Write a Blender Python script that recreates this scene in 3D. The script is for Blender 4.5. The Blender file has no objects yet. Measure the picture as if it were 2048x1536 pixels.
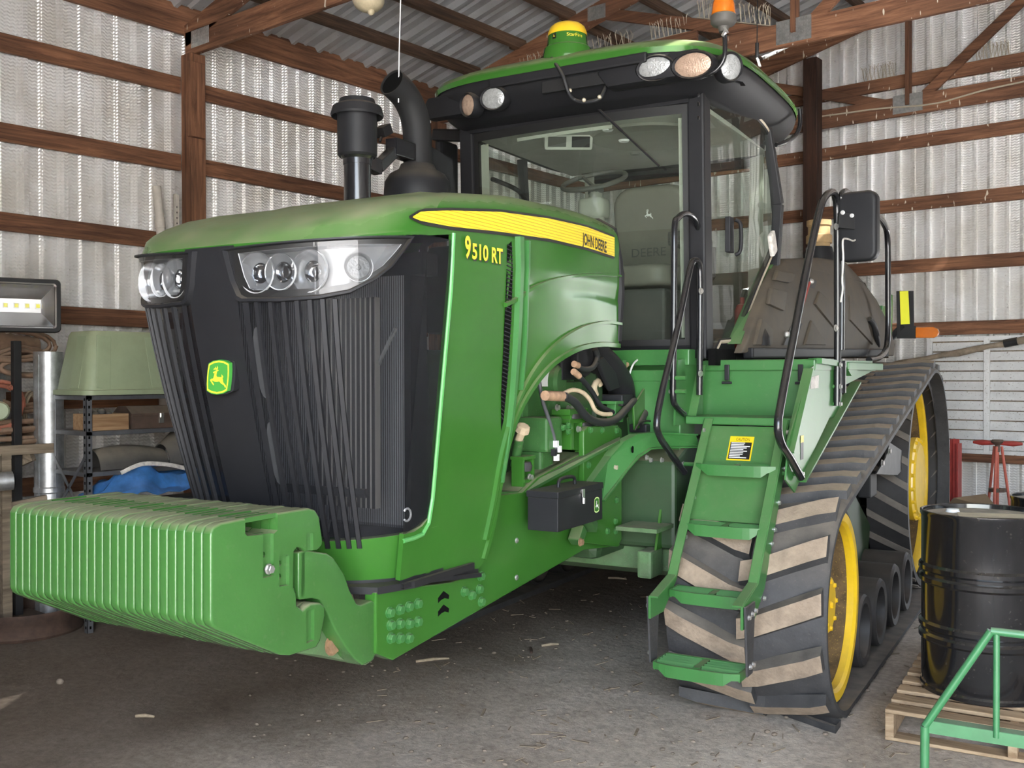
import bpy, bmesh, math, random
from mathutils import Vector, Matrix
random.seed(7)
PI = math.pi
C = bpy.context.scene.collection
scene = bpy.context.scene

# ------------------------------------------------------------------ camera
# world = barn frame: X to the right along the end wall, Y along the left wall, Z up; the camera stands at (0,0,1.7)
FPX, PITCH, ROLL, YAW_BARN, YAW_TRACTOR, EYE = 2000.0, 0.00985, -0.00226, math.radians(39.17), math.radians(29.98), 1.70
def _rot():
    cp, sp, cr, sr = math.cos(PITCH), math.sin(PITCH), math.cos(ROLL), math.sin(ROLL)
    return Matrix(((cr,-sr,0),(sr,cr,0),(0,0,1))) @ Matrix(((1,0,0),(0,cp,-sp),(0,sp,cp))) @ Matrix(((1,0,0),(0,0,-1),(0,1,0)))
RCAM = _rot()
def _yaw(a):
    return Matrix(((math.cos(a),-math.sin(a),0),(math.sin(a),math.cos(a),0),(0,0,1)))
class Frame:
    def __init__(s, yaw, cx, cy):
        s.M = _yaw(yaw); s.c = Vector((cx, cy, EYE))
    def ray(s, u, v):
        return s.M @ (RCAM.transposed() @ Vector(((u-1024)/FPX, (v-768)/FPX, 1.0)))
    def at(s, u, v, x=None, y=None, z=None, t=None):
        d = s.ray(u, v)
        if x is not None: t = (x-s.c.x)/d.x
        elif y is not None: t = (y-s.c.y)/d.y
        elif z is not None: t = (z-s.c.z)/d.z
        return s.c + d*t
    def proj(s, p):
        q = RCAM @ (s.M.transposed() @ (Vector(p)-s.c))
        return (FPX*q.x/q.z+1024, FPX*q.y/q.z+768)
TF = Frame(YAW_TRACTOR, 2.574, 0.0)      # tractor frame: X to the tractor's left side, Y rearward, X=0 its centre plane
BF = Frame(YAW_BARN, 0.0, 0.0)
P, B = TF.at, BF.at
DROT = YAW_BARN - YAW_TRACTOR
def T2B(p):
    q = Vector(p) - Vector((2.574, 0, 0))
    return Matrix.Rotation(DROT, 3, 'Z') @ q
cam = bpy.data.objects.new('camera', bpy.data.cameras.new('camera')); C.objects.link(cam)
_m = BF.M @ RCAM.transposed()
_mm = Matrix((( _m[0][0], -_m[0][1], -_m[0][2]), (_m[1][0], -_m[1][1], -_m[1][2]), (_m[2][0], -_m[2][1], -_m[2][2]))).to_4x4()
_mm.translation = (0, 0, EYE)
cam.matrix_world = _mm
cam.data.sensor_width = 36; cam.data.lens = FPX/2048*36; cam.data.clip_start = 0.05; cam.data.clip_end = 300
scene.camera = cam

# ------------------------------------------------------------------ light
W = bpy.data.worlds.new('world'); scene.world = W; W.use_nodes = True
nt = W.node_tree; nt.nodes.clear()
sky = nt.nodes.new('ShaderNodeTexSky'); sky.sky_type = 'NISHITA'; sky.sun_disc = False
sky.sun_elevation = math.radians(52); sky.sun_rotation = math.radians(105); sky.dust_density = 2.5; sky.air_density = 1.0; sky.ozone_density = 1.0
bg = nt.nodes.new('ShaderNodeBackground'); bg.inputs['Strength'].default_value = 0.34
mixc = nt.nodes.new('ShaderNodeMixRGB'); mixc.inputs[0].default_value = 0.55; mixc.inputs[2].default_value = (1.9, 1.95, 2.0, 1)   # thin white cloud over the whole sky
out = nt.nodes.new('ShaderNodeOutputWorld')
nt.links.new(sky.outputs[0], mixc.inputs[1]); nt.links.new(mixc.outputs[0], bg.inputs[0]); nt.links.new(bg.outputs[0], out.inputs[0])
sun = bpy.data.objects.new('sun', bpy.data.lights.new('sun', 'SUN')); C.objects.link(sun)
sun.data.energy = 6.0; sun.data.angle = math.radians(1.0); sun.data.color = (1.0, 0.97, 0.93)
sun.rotation_euler = Vector((1.0, -0.12, 1.25)).to_track_quat('Z', 'Y').to_euler()
scene.view_settings.view_transform = 'Standard'; scene.view_settings.look = 'None'
scene.view_settings.gamma = 1.0; scene.view_settings.use_curve_mapping = False
scene.view_settings.exposure = 3.65
def portal(name, loc, sx, sy, direction):
    l = bpy.data.lights.new(name, 'AREA'); l.shape = 'RECTANGLE'; l.size = sx; l.size_y = sy; l.cycles.is_portal = True
    o = bpy.data.objects.new(name, l); C.objects.link(o); o.location = loc
    o.rotation_euler = (-Vector(direction)).to_track_quat('Z', 'Y').to_euler()

# ------------------------------------------------------------------ materials
MATS = {}
def _node(t, kind, **kw):
    n = t.nodes.new(kind)
    for k, v in kw.items(): setattr(n, k, v)
    return n
def mat(name, col, rough=0.5, metal=0.0, var=0.12, vscale=6.0, dust=0.0, dustcol=(0.42,0.35,0.25), spots=0.0, bump=0.0, bscale=60.0,
        coat=0.0, stretch=(1,1,1), emit=None, trans=0.0, spec=None, dustbase=0.0):
    """procedural paint / metal / plastic: colour varied by noise, dust lying on surfaces that face up, fine relief"""
    if name in MATS: return MATS[name]
    m = bpy.data.materials.new(name); m.use_nodes = True; t = m.node_tree; t.nodes.clear()
    o = _node(t, 'ShaderNodeOutputMaterial'); b = _node(t, 'ShaderNodeBsdfPrincipled'); t.links.new(b.outputs[0], o.inputs[0])
    b.inputs['Roughness'].default_value = rough; b.inputs['Metallic'].default_value = metal
    if spec is not None: b.inputs['Specular IOR Level'].default_value = spec
    if coat: b.inputs['Coat Weight'].default_value = coat; b.inputs['Coat Roughness'].default_value = 0.06
    if trans: b.inputs['Transmission Weight'].default_value = trans
    if emit: b.inputs['Emission Color'].default_value = (*emit[0], 1); b.inputs['Emission Strength'].default_value = emit[1]
    g = _node(t, 'ShaderNodeNewGeometry'); mp = _node(t, 'ShaderNodeMapping'); mp.inputs['Scale'].default_value = stretch
    tc = _node(t, 'ShaderNodeTexCoord')
    t.links.new(tc.outputs['Object'], mp.inputs[0])
    n = _node(t, 'ShaderNodeTexNoise'); n.inputs['Scale'].default_value = vscale; n.inputs['Detail'].default_value = 5; n.inputs['Roughness'].default_value = 0.65
    t.links.new(mp.outputs[0], n.inputs['Vector'])
    r = _node(t, 'ShaderNodeMapRange'); r.inputs[1].default_value = 0.3; r.inputs[2].default_value = 0.7; r.inputs[3].default_value = 1-var; r.inputs[4].default_value = 1+var
    t.links.new(n.outputs[0], r.inputs[0])
    c = _node(t, 'ShaderNodeVectorMath', operation='SCALE'); c.inputs[0].default_value = col; t.links.new(r.outputs[0], c.inputs['Scale'])
    cur = c.outputs[0]
    if spots:
        n3 = _node(t, 'ShaderNodeTexNoise'); n3.inputs['Scale'].default_value = vscale*9; n3.inputs['Detail'].default_value = 3
        t.links.new(mp.outputs[0], n3.inputs['Vector'])
        r3 = _node(t, 'ShaderNodeMapRange'); r3.inputs[1].default_value = 0.62; r3.inputs[2].default_value = 0.72; r3.inputs[4].default_value = spots
        t.links.new(n3.outputs[0], r3.inputs[0])
        x3 = _node(t, 'ShaderNodeMixRGB'); x3.inputs[2].default_value = (*dustcol, 1)
        t.links.new(r3.outputs[0], x3.inputs[0]); t.links.new(cur, x3.inputs[1]); cur = x3.outputs[0]
    if dust or dustbase:
        sp = _node(t, 'ShaderNodeSeparateXYZ'); t.links.new(g.outputs['Normal'], sp.inputs[0])
        r1 = _node(t, 'ShaderNodeMapRange'); r1.inputs[1].default_value = 0.25; r1.inputs[2].default_value = 0.95; r1.inputs[3].default_value = dustbase; r1.inputs[4].default_value = max(dust, dustbase)
        t.links.new(sp.outputs[2], r1.inputs[0])
        n2 = _node(t, 'ShaderNodeTexNoise'); n2.inputs['Scale'].default_value = 9; n2.inputs['Detail'].default_value = 4
        t.links.new(tc.outputs['Object'], n2.inputs['Vector'])
        r2 = _node(t, 'ShaderNodeMapRange'); r2.inputs[1].default_value = 0.3; r2.inputs[2].default_value = 0.75; r2.inputs[3].default_value = 0.45; r2.inputs[4].default_value = 1.0
        t.links.new(n2.outputs[0], r2.inputs[0])
        mu = _node(t, 'ShaderNodeMath', operation='MULTIPLY'); t.links.new(r1.outputs[0], mu.inputs[0]); t.links.new(r2.outputs[0], mu.inputs[1])
        x = _node(t, 'ShaderNodeMixRGB'); x.inputs[2].default_value = (*dustcol, 1)
        t.links.new(mu.outputs[0], x.inputs[0]); t.links.new(cur, x.inputs[1]); cur = x.outputs[0]
        rr = _node(t, 'ShaderNodeMapRange'); rr.inputs[3].default_value = rough; rr.inputs[4].default_value = 0.9
        t.links.new(mu.outputs[0], rr.inputs[0]); t.links.new(rr.outputs[0], b.inputs['Roughness'])
    t.links.new(cur, b.inputs['Base Color'])
    if bump:
        nb = _node(t, 'ShaderNodeTexNoise'); nb.inputs['Scale'].default_value = bscale; nb.inputs['Detail'].default_value = 4
        t.links.new(mp.outputs[0], nb.inputs['Vector'])
        bp = _node(t, 'ShaderNodeBump'); bp.inputs['Strength'].default_value = bump; bp.inputs['Distance'].default_value = 0.01
        t.links.new(nb.outputs[0], bp.inputs['Height']); t.links.new(bp.outputs[0], b.inputs['Normal'])
    MATS[name] = m
    return m
def wood(name, c1, c2, axis, drops=0.0, rough=0.8):
    m = bpy.data.materials.new(name); m.use_nodes = True; t = m.node_tree; b = t.nodes['Principled BSDF']; b.inputs['Roughness'].default_value = rough
    g = _node(t, 'ShaderNodeNewGeometry'); mp = _node(t, 'ShaderNodeMapping'); s = [26, 26, 26]; s['xyz'.index(axis)] = 1.6; mp.inputs['Scale'].default_value = s
    t.links.new(g.outputs['Position'], mp.inputs[0])
    n = _node(t, 'ShaderNodeTexNoise'); n.inputs['Scale'].default_value = 1; n.inputs['Detail'].default_value = 6; n.inputs['Roughness'].default_value = 0.7; n.inputs['Distortion'].default_value = 0.6
    t.links.new(mp.outputs[0], n.inputs['Vector'])
    r = _node(t, 'ShaderNodeValToRGB'); r.color_ramp.elements[0].position = 0.34; r.color_ramp.elements[0].color = (*c1, 1); r.color_ramp.elements[1].position = 0.68; r.color_ramp.elements[1].color = (*c2, 1)
    t.links.new(n.outputs[0], r.inputs[0]); cur = r.outputs[0]
    n2 = _node(t, 'ShaderNodeTexNoise'); n2.inputs['Scale'].default_value = 1.1; n2.inputs['Detail'].default_value = 3
    t.links.new(g.outputs['Position'], n2.inputs['Vector'])
    r2 = _node(t, 'ShaderNodeMapRange'); r2.inputs[1].default_value = 0.3; r2.inputs[2].default_value = 0.7; r2.inputs[3].default_value = 0.62; r2.inputs[4].default_value = 1.35
    t.links.new(n2.outputs[0], r2.inputs[0])
    sc = _node(t, 'ShaderNodeVectorMath', operation='SCALE'); t.links.new(cur, sc.inputs[0]); t.links.new(r2.outputs[0], sc.inputs['Scale']); cur = sc.outputs[0]
    if drops:   # bird droppings
        mp3 = _node(t, 'ShaderNodeMapping'); mp3.inputs['Scale'].default_value = (30, 30, 9); t.links.new(g.outputs['Position'], mp3.inputs[0])
        n3 = _node(t, 'ShaderNodeTexNoise'); n3.inputs['Scale'].default_value = 1; n3.inputs['Detail'].default_value = 1; t.links.new(mp3.outputs[0], n3.inputs['Vector'])
        r3 = _node(t, 'ShaderNodeMapRange'); r3.inputs[1].default_value = 0.70; r3.inputs[2].default_value = 0.74; r3.inputs[4].default_value = drops; t.links.new(n3.outputs[0], r3.inputs[0])
        x3 = _node(t, 'ShaderNodeMixRGB'); x3.inputs[2].default_value = (0.75, 0.68, 0.55, 1)
        t.links.new(r3.outputs[0], x3.inputs[0]); t.links.new(cur, x3.inputs[1]); cur = x3.outputs[0]
    t.links.new(cur, b.inputs['Base Color'])
    bp = _node(t, 'ShaderNodeBump'); bp.inputs['Strength'].default_value = 0.35; bp.inputs['Distance'].default_value = 0.006
    t.links.new(n.outputs[0], bp.inputs['Height']); t.links.new(bp.outputs[0], b.inputs['Normal'])
    MATS[name] = m; return m
def steel_sheet(name, along, col=(0.70,0.70,0.69), rough=0.42, metal=0.35, zig=1.0, stain=0.0):
    """ribbed barn sheet: pale galvanised coat with a fine embossed zigzag; along = axis the sheet runs along"""
    m = bpy.data.materials.new(name); m.use_nodes = True; t = m.node_tree; b = t.nodes['Principled BSDF']
    b.inputs['Roughness'].default_value = rough; b.inputs['Metallic'].default_value = metal
    g = _node(t, 'ShaderNodeNewGeometry'); s = _node(t, 'ShaderNodeSeparateXYZ'); t.links.new(g.outputs['Position'], s.inputs[0])
    ia = 'xyz'.index(along)
    ad = _node(t, 'ShaderNodeMath', operation='ADD')
    oth = [i for i in (0,1) if i != ia]
    t.links.new(s.outputs[oth[0]], ad.inputs[0]); t.links.new(s.outputs[oth[-1]], ad.inputs[1])
    pp = _node(t, 'ShaderNodeMath', operation='PINGPONG'); pp.inputs[1].default_value = 0.02; t.links.new(ad.outputs[0], pp.inputs[0])
    a2 = _node(t, 'ShaderNodeMath', operation='MULTIPLY_ADD'); a2.inputs[1].default_value = 0.45; t.links.new(pp.outputs[0], a2.inputs[0]); t.links.new(s.outputs[ia], a2.inputs[2])
    mu = _node(t, 'ShaderNodeMath', operation='MULTIPLY'); mu.inputs[1].default_value = 2*PI/0.026; t.links.new(a2.outputs[0], mu.inputs[0])
    sn = _node(t, 'ShaderNodeMath', operation='SINE'); t.links.new(mu.outputs[0], sn.inputs[0])
    bp = _node(t, 'ShaderNodeBump'); bp.inputs['Strength'].default_value = 0.16*zig; bp.inputs['Distance'].default_value = 0.004
    t.links.new(sn.outputs[0], bp.inputs['Height']); t.links.new(bp.outputs[0], b.inputs['Normal'])
    n = _node(t, 'ShaderNodeTexNoise'); n.inputs['Scale'].default_value = 2.3; n.inputs['Detail'].default_value = 6; t.links.new(g.outputs['Position'], n.inputs['Vector'])
    r = _node(t, 'ShaderNodeValToRGB'); e = r.color_ramp.elements
    e[0].position = 0.30; e[0].color = (col[0]*0.80, col[1]*0.77, col[2]*0.72, 1); e[1].position = 0.62; e[1].color = (*col, 1)
    t.links.new(n.outputs[0], r.inputs[0]); cur = r.outputs[0]
    n2 = _node(t, 'ShaderNodeTexNoise'); n2.inputs['Scale'].default_value = 38; n2.inputs['Detail'].default_value = 3; t.links.new(g.outputs['Position'], n2.inputs['Vector'])
    r2 = _node(t, 'ShaderNodeMapRange'); r2.inputs[1].default_value = 0.66; r2.inputs[2].default_value = 0.76; r2.inputs[4].default_value = 0.45+stain; t.links.new(n2.outputs[0], r2.inputs[0])
    x = _node(t, 'ShaderNodeMixRGB'); x.inputs[2].default_value = (0.22, 0.18, 0.14, 1); t.links.new(r2.outputs[0], x.inputs[0]); t.links.new(cur, x.inputs[1])
    t.links.new(x.outputs[0], b.inputs['Base Color'])
    MATS[name] = m; return m
def glass(name, tint=(0.86,0.93,0.88), refl=1.0, rough=0.0, haze=0.0, hazecol=(0.5,0.5,0.45)):
    m = bpy.data.materials.new(name); m.use_nodes = True; t = m.node_tree; t.nodes.clear()
    o = _node(t, 'ShaderNodeOutputMaterial'); tr = _node(t, 'ShaderNodeBsdfTransparent'); tr.inputs[0].default_value = (*tint, 1)
    gl = _node(t, 'ShaderNodeBsdfGlossy'); gl.inputs['Roughness'].default_value = rough; gl.inputs['Color'].default_value = (1, 1, 1, 1)
    lw = _node(t, 'ShaderNodeLayerWeight'); lw.inputs[0].default_value = 0.5
    pw = _node(t, 'ShaderNodeMath', operation='POWER'); pw.inputs[1].default_value = 4.0; t.links.new(lw.outputs['Facing'], pw.inputs[0])
    fr = _node(t, 'ShaderNodeMath', operation='MULTIPLY_ADD'); fr.inputs[1].default_value = 0.85*refl; fr.inputs[2].default_value = 0.05*refl; t.links.new(pw.outputs[0], fr.inputs[0])
    mx = _node(t, 'ShaderNodeMixShader'); t.links.new(fr.outputs[0], mx.inputs[0]); t.links.new(tr.outputs[0], mx.inputs[1]); t.links.new(gl.outputs[0], mx.inputs[2])
    cur = mx.outputs[0]
    if haze:
        d = _node(t, 'ShaderNodeBsdfDiffuse'); d.inputs[0].default_value = (*hazecol, 1)
        n = _node(t, 'ShaderNodeTexNoise'); n.inputs['Scale'].default_value = 3.5; n.inputs['Detail'].default_value = 6
        tc = _node(t, 'ShaderNodeTexCoord'); t.links.new(tc.outputs['Object'], n.inputs['Vector'])
        r = _node(t, 'ShaderNodeMapRange'); r.inputs[1].default_value = 0.35; r.inputs[2].default_value = 0.75; r.inputs[3].default_value = haze*0.35; r.inputs[4].default_value = haze
        t.links.new(n.outputs[0], r.inputs[0])
        m2 = _node(t, 'ShaderNodeMixShader'); t.links.new(r.outputs[0], m2.inputs[0]); t.links.new(cur, m2.inputs[1]); t.links.new(d.outputs[0], m2.inputs[2]); cur = m2.outputs[0]
    t.links.new(cur, o.inputs[0]); MATS[name] = m; return m
def mesh_fabric(name, col, open_=0.3):
    """woven grille screen, holes far finer than a pixel: part of the light goes straight through"""
    m = bpy.data.materials.new(name); m.use_nodes = True; t = m.node_tree; b = t.nodes['Principled BSDF']; o = t.nodes['Material Output']
    b.inputs['Base Color'].default_value = (*col, 1); b.inputs['Roughness'].default_value = 0.55; b.inputs['Specular IOR Level'].default_value = 0.25
    tr = _node(t, 'ShaderNodeBsdfTransparent'); mx = _node(t, 'ShaderNodeMixShader'); mx.inputs[0].default_value = open_
    t.links.new(b.outputs[0], mx.inputs[1]); t.links.new(tr.outputs[0], mx.inputs[2]); t.links.new(mx.outputs[0], o.inputs[0])
    MATS[name] = m; return m
def stripes(name, c1, c2, axis, period, duty=0.5, rough=0.5, metal=0.0):
    m = bpy.data.materials.new(name); m.use_nodes = True; t = m.node_tree; b = t.nodes['Principled BSDF']; b.inputs['Roughness'].default_value = rough; b.inputs['Metallic'].default_value = metal
    tc = _node(t, 'ShaderNodeTexCoord'); s = _node(t, 'ShaderNodeSeparateXYZ'); t.links.new(tc.outputs['Object'], s.inputs[0])
    md = _node(t, 'ShaderNodeMath', operation='PINGPONG'); md.inputs[1].default_value = period/2; t.links.new(s.outputs['xyz'.index(axis)], md.inputs[0])
    gt = _node(t, 'ShaderNodeMapRange'); gt.inputs[1].default_value = period/2*(duty-0.12); gt.inputs[2].default_value = period/2*(duty+0.12); t.links.new(md.outputs[0], gt.inputs[0])
    x = _node(t, 'ShaderNodeMixRGB'); x.inputs[1].default_value = (*c1, 1); x.inputs[2].default_value = (*c2, 1); t.links.new(gt.outputs[0], x.inputs[0]); t.links.new(x.outputs[0], b.inputs['Base Color'])
    bp = _node(t, 'ShaderNodeBump'); bp.inputs['Strength'].default_value = 0.4; bp.inputs['Distance'].default_value = 0.004; t.links.new(gt.outputs[0], bp.inputs['Height']); t.links.new(bp.outputs[0], b.inputs['Normal'])
    MATS[name] = m; return m

mat('green', (0.036,0.138,0.020), 0.16, 0, 0.06, 3, dust=0.55, dustbase=0.003, spec=0.28)
mat('green_cast', (0.043,0.142,0.030), 0.27, 0, 0.06, 5, dust=0.62, spots=0.03, bump=0.06, bscale=90, coat=0.25)
mat('green_plate', (0.036,0.165,0.038), 0.34, 0, 0.08, 5, dust=0.30, spots=0.05, dustbase=0.03)
mat('green_dirty', (0.032,0.125,0.028), 0.45, 0, 0.2, 7, dust=0.55, spots=0.15, dustbase=0.03)
mat('green_dusty_cast', (0.05,0.15,0.045), 0.6, 0, 0.3, 14, dust=0.9, spots=0.45, dustbase=0.28, dustcol=(0.27,0.24,0.18))
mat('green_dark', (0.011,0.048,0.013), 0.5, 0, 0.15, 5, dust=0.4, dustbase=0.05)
mat('yellow', (0.78,0.50,0.012), 0.4, 0, 0.10, 8, dust=0.25, spots=0.10, dustbase=0.03)
mat('yellow_decal', (0.86,0.60,0.015), 0.4, 0, 0.02, 3)
mat('decal_green', (0.055,0.30,0.045), 0.4, 0, 0.02)
mat('decal_yellow', (0.80,0.66,0.04), 0.4, 0, 0.02)
mat('edge_sheen_green', (0.09,0.33,0.09), 0.25, 0, 0.03, coat=0.4)  # hood green lightened: the highlight along the edge is put into the colour
mat('decal_pale', (0.62,0.80,0.30), 0.4, 0, 0.02)
mat('decal_white', (0.8,0.8,0.78), 0.5, 0, 0.03)
mat('black_decal', (0.012,0.012,0.012), 0.45, 0, 0.03)
mat('black_paint', (0.013,0.013,0.015), 0.22, 0, 0.08, 6, dust=0.12, coat=0.3)
mat('black_plastic', (0.013,0.0135,0.016), 0.52, 0, 0.12, 8, dust=0.22, dustbase=0.006, spec=0.3)
mat('black_matte', (0.013,0.0135,0.015), 0.62, 0, 0.12, 8, dust=0.25, dustbase=0.01, spec=0.3)
mat('black_void', (0.004,0.004,0.004), 0.9, spec=0.1)
mat('tank_plastic', (0.035,0.033,0.030), 0.62, 0, 0.15, 4, dust=0.75, dustcol=(0.17,0.13,0.085), dustbase=0.42)
mat('rubber', (0.030,0.031,0.034), 0.68, 0, 0.22, 9, dust=0.75, spots=0.10, bump=0.25, bscale=45, dustcol=(0.27,0.23,0.18), dustbase=0.08)
mat('rubber_inner', (0.016,0.016,0.017), 0.7, 0, 0.2, 9, dust=0.6, dustcol=(0.16,0.13,0.10), dustbase=0.10)
mat('lug_top', (0.30,0.23,0.165), 0.9, 0, 0.25, 16, bump=0.45, bscale=70, dust=0.5, dustcol=(0.36,0.29,0.21))
mat('drive_tread', (0.15,0.13,0.11), 0.75, 0, 0.2, 9, dust=0.3, dustbase=0.15, dustcol=(0.2,0.17,0.13))
mat('roller_rubber', (0.018,0.018,0.020), 0.55, 0, 0.2, 9, dust=0.45, dustbase=0.08, dustcol=(0.22,0.18,0.14))
mat('rust_drum', (0.12,0.075,0.03), 0.9, 0, 0.5, 12, spots=0.4, dustcol=(0.62,0.42,0.05))
mat('chrome', (0.86,0.87,0.88), 0.08, 1.0, 0.02)
mat('zinc', (0.72,0.71,0.68), 0.3, 0.9, 0.08)
mat('bolt_rust', (0.30,0.19,0.11), 0.55, 0.3, 0.3, 20)
mat('shield_grey', (0.085,0.083,0.08), 0.6, 0.1, 0.2, 9)
mat('steel_grey', (0.15,0.155,0.165), 0.45, 0.5, 0.2, 9, dust=0.3)
mat('galvanised', (0.55,0.57,0.58), 0.36, 0.85, 0.28, 14, dust=0.3, dustbase=0.04)
mat('tin_plate', (0.45,0.45,0.43), 0.4, 0.7, 0.25, 30, spots=0.3)
mat('amber', (0.85,0.24,0.015), 0.15, 0, 0.08, 20, trans=0.45, coat=0.6)
mat('reflector_yellow', (0.85,0.85,0.02), 0.35, 0, 0.03)
mat('headliner', (0.50,0.50,0.44), 0.85, 0, 0.06, 6)
mat('cab_beige', (0.33,0.33,0.28), 0.7, 0, 0.06, 6, dust=0.1)
mat('cab_grey', (0.075,0.074,0.065), 0.65, 0, 0.1, 6, dust=0.2)
mat('seat_grey', (0.16,0.15,0.12), 0.55, 0, 0.1, 6)
mat('lens_white', (0.40,0.41,0.41), 0.15, 0.3, 0.25, 60, bump=0.35, bscale=120)
mat('lens_amberish', (0.44,0.31,0.23), 0.18, 0.2, 0.22, 35, bump=0.35, bscale=120)
mat('lamp_bowl', (0.88,0.89,0.90), 0.16, 0.55, 0.05, 8)
mat('slot_grey', (0.035,0.036,0.038), 0.6, 0, 0.1, 30)
mat('lamp_housing', (0.86,0.87,0.88), 0.22, 0.35, 0.05, 8)
mat('tape_white', (0.72,0.68,0.62), 0.6, 0, 0.3, 30)
mat('hose_black', (0.020,0.021,0.023), 0.55, 0, 0.1, 20, dust=0.4)
mat('hose_tan', (0.48,0.30,0.19), 0.6, 0, 0.25, 30)
mat('cap_cream', (0.62,0.50,0.33), 0.6, 0, 0.15, 20)
mat('tan_duct', (0.36,0.24,0.11), 0.7, 0, 0.2, 16)
mat('tote_green', (0.30,0.36,0.22), 0.5, 0, 0.10, 4, dust=0.75, dustcol=(0.42,0.33,0.22), dustbase=0.03)
mat('tarp_blue', (0.03,0.19,0.52), 0.38, 0, 0.35, 9, dust=0.2, bump=0.3, bscale=25)
mat('rust_steel', (0.055,0.032,0.022), 0.8, 0.1, 0.45, 9, dust=0.12)
mat('rust_box', (0.085,0.055,0.040), 0.7, 0.1, 0.35, 12, dust=0.5)
mat('red_paint', (0.33,0.035,0.028), 0.5, 0, 0.25, 9, dust=0.2)
mat('red_orange', (0.44,0.10,0.065), 0.55, 0, 0.25, 12)
mat('drum_black', (0.010,0.010,0.011), 0.16, 0, 0.15, 6, spots=0.05, coat=0.6, dust=0.10)
mat('drum_top', (0.40,0.35,0.27), 0.8, 0, 0.35, 10)
mat('card', (0.30,0.22,0.14), 0.9, 0, 0.15, 7)
mat('pale_paper', (0.62,0.54,0.38), 0.9, 0, 0.15, 10)
mat('frame_green', (0.030,0.135,0.050), 0.35, 0, 0.12, 20, dust=0.35, dustcol=(0.35,0.33,0.26))
mat('hose_brown', (0.20,0.125,0.08), 0.7, 0, 0.3, 14, dust=0.4)
mat('hose_red', (0.30,0.10,0.06), 0.7, 0, 0.3, 14, dust=0.35)
mat('straw', (0.24,0.19,0.135), 0.9, 0, 0.3, 30)
mat('rope', (0.36,0.29,0.20), 0.9, 0, 0.3, 30)
mat('pvc', (0.56,0.52,0.46), 0.5, 0, 0.15, 12, spots=0.2)
mat('white_door', (0.74,0.74,0.73), 0.45, 0.2, 0.10, 7, spots=0.75, dustcol=(0.24,0.19,0.14))
mat('led_yellow', (0.9,0.85,0.10), 0.4, 0, 0.03)
mat('wire', (0.55,0.48,0.36), 0.5, 0.3, 0.1)
mat('stone', (0.24,0.195,0.15), 0.9, 0, 0.25, 18)
mat('mud_pole', (0.25,0.20,0.145), 0.9, 0, 0.4, 8, bump=0.5, bscale=24)
mat('bag', (0.42,0.36,0.24), 0.5, 0, 0.3, 14)
mat('plastic_grey', (0.085,0.08,0.072), 0.6, 0, 0.2, 9, dust=0.6)
for ax in 'xyz':
    wood('timber_'+ax, (0.070,0.027,0.013), (0.27,0.125,0.064), ax)
    wood('timber_drop_'+ax, (0.095,0.037,0.018), (0.31,0.148,0.078), ax, drops=0.9)
wood('timber_dark', (0.022,0.009,0.005), (0.075,0.030,0.015), 'z')
wood('purlin_wood', (0.040,0.020,0.011), (0.165,0.098,0.058), 'y')
wood('pallet_wood', (0.25,0.16,0.085), (0.52,0.38,0.235), 'x')
wood('crate_wood', (0.22,0.12,0.055), (0.42,0.275,0.15), 'y')
wood('plank_grey', (0.12,0.09,0.06), (0.30,0.24,0.17), 'y')
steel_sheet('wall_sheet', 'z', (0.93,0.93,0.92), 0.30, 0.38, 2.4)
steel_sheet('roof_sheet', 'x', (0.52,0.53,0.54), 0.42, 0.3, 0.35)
glass('cab_glass', (0.84,0.91,0.86), 1.0, 0.0, 0.05, (0.40,0.42,0.36))
glass('lamp_glass', (0.98,0.98,0.98), 0.45)
mesh_fabric('grille_mesh', (0.012,0.0125,0.015), 0.42)
stripes('radiator', (0.30,0.31,0.32), (0.07,0.07,0.075), 'x', 0.010, 0.5, 0.55)
stripes('cooler', (0.38,0.36,0.33), (0.010,0.010,0.010), 'x', 0.022, 0.32, 0.55)
stripes('stripe_yellow', (0.92,0.66,0.03), (0.62,0.40,0.01), 'z', 0.0125, 0.80, 0.4)
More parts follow.
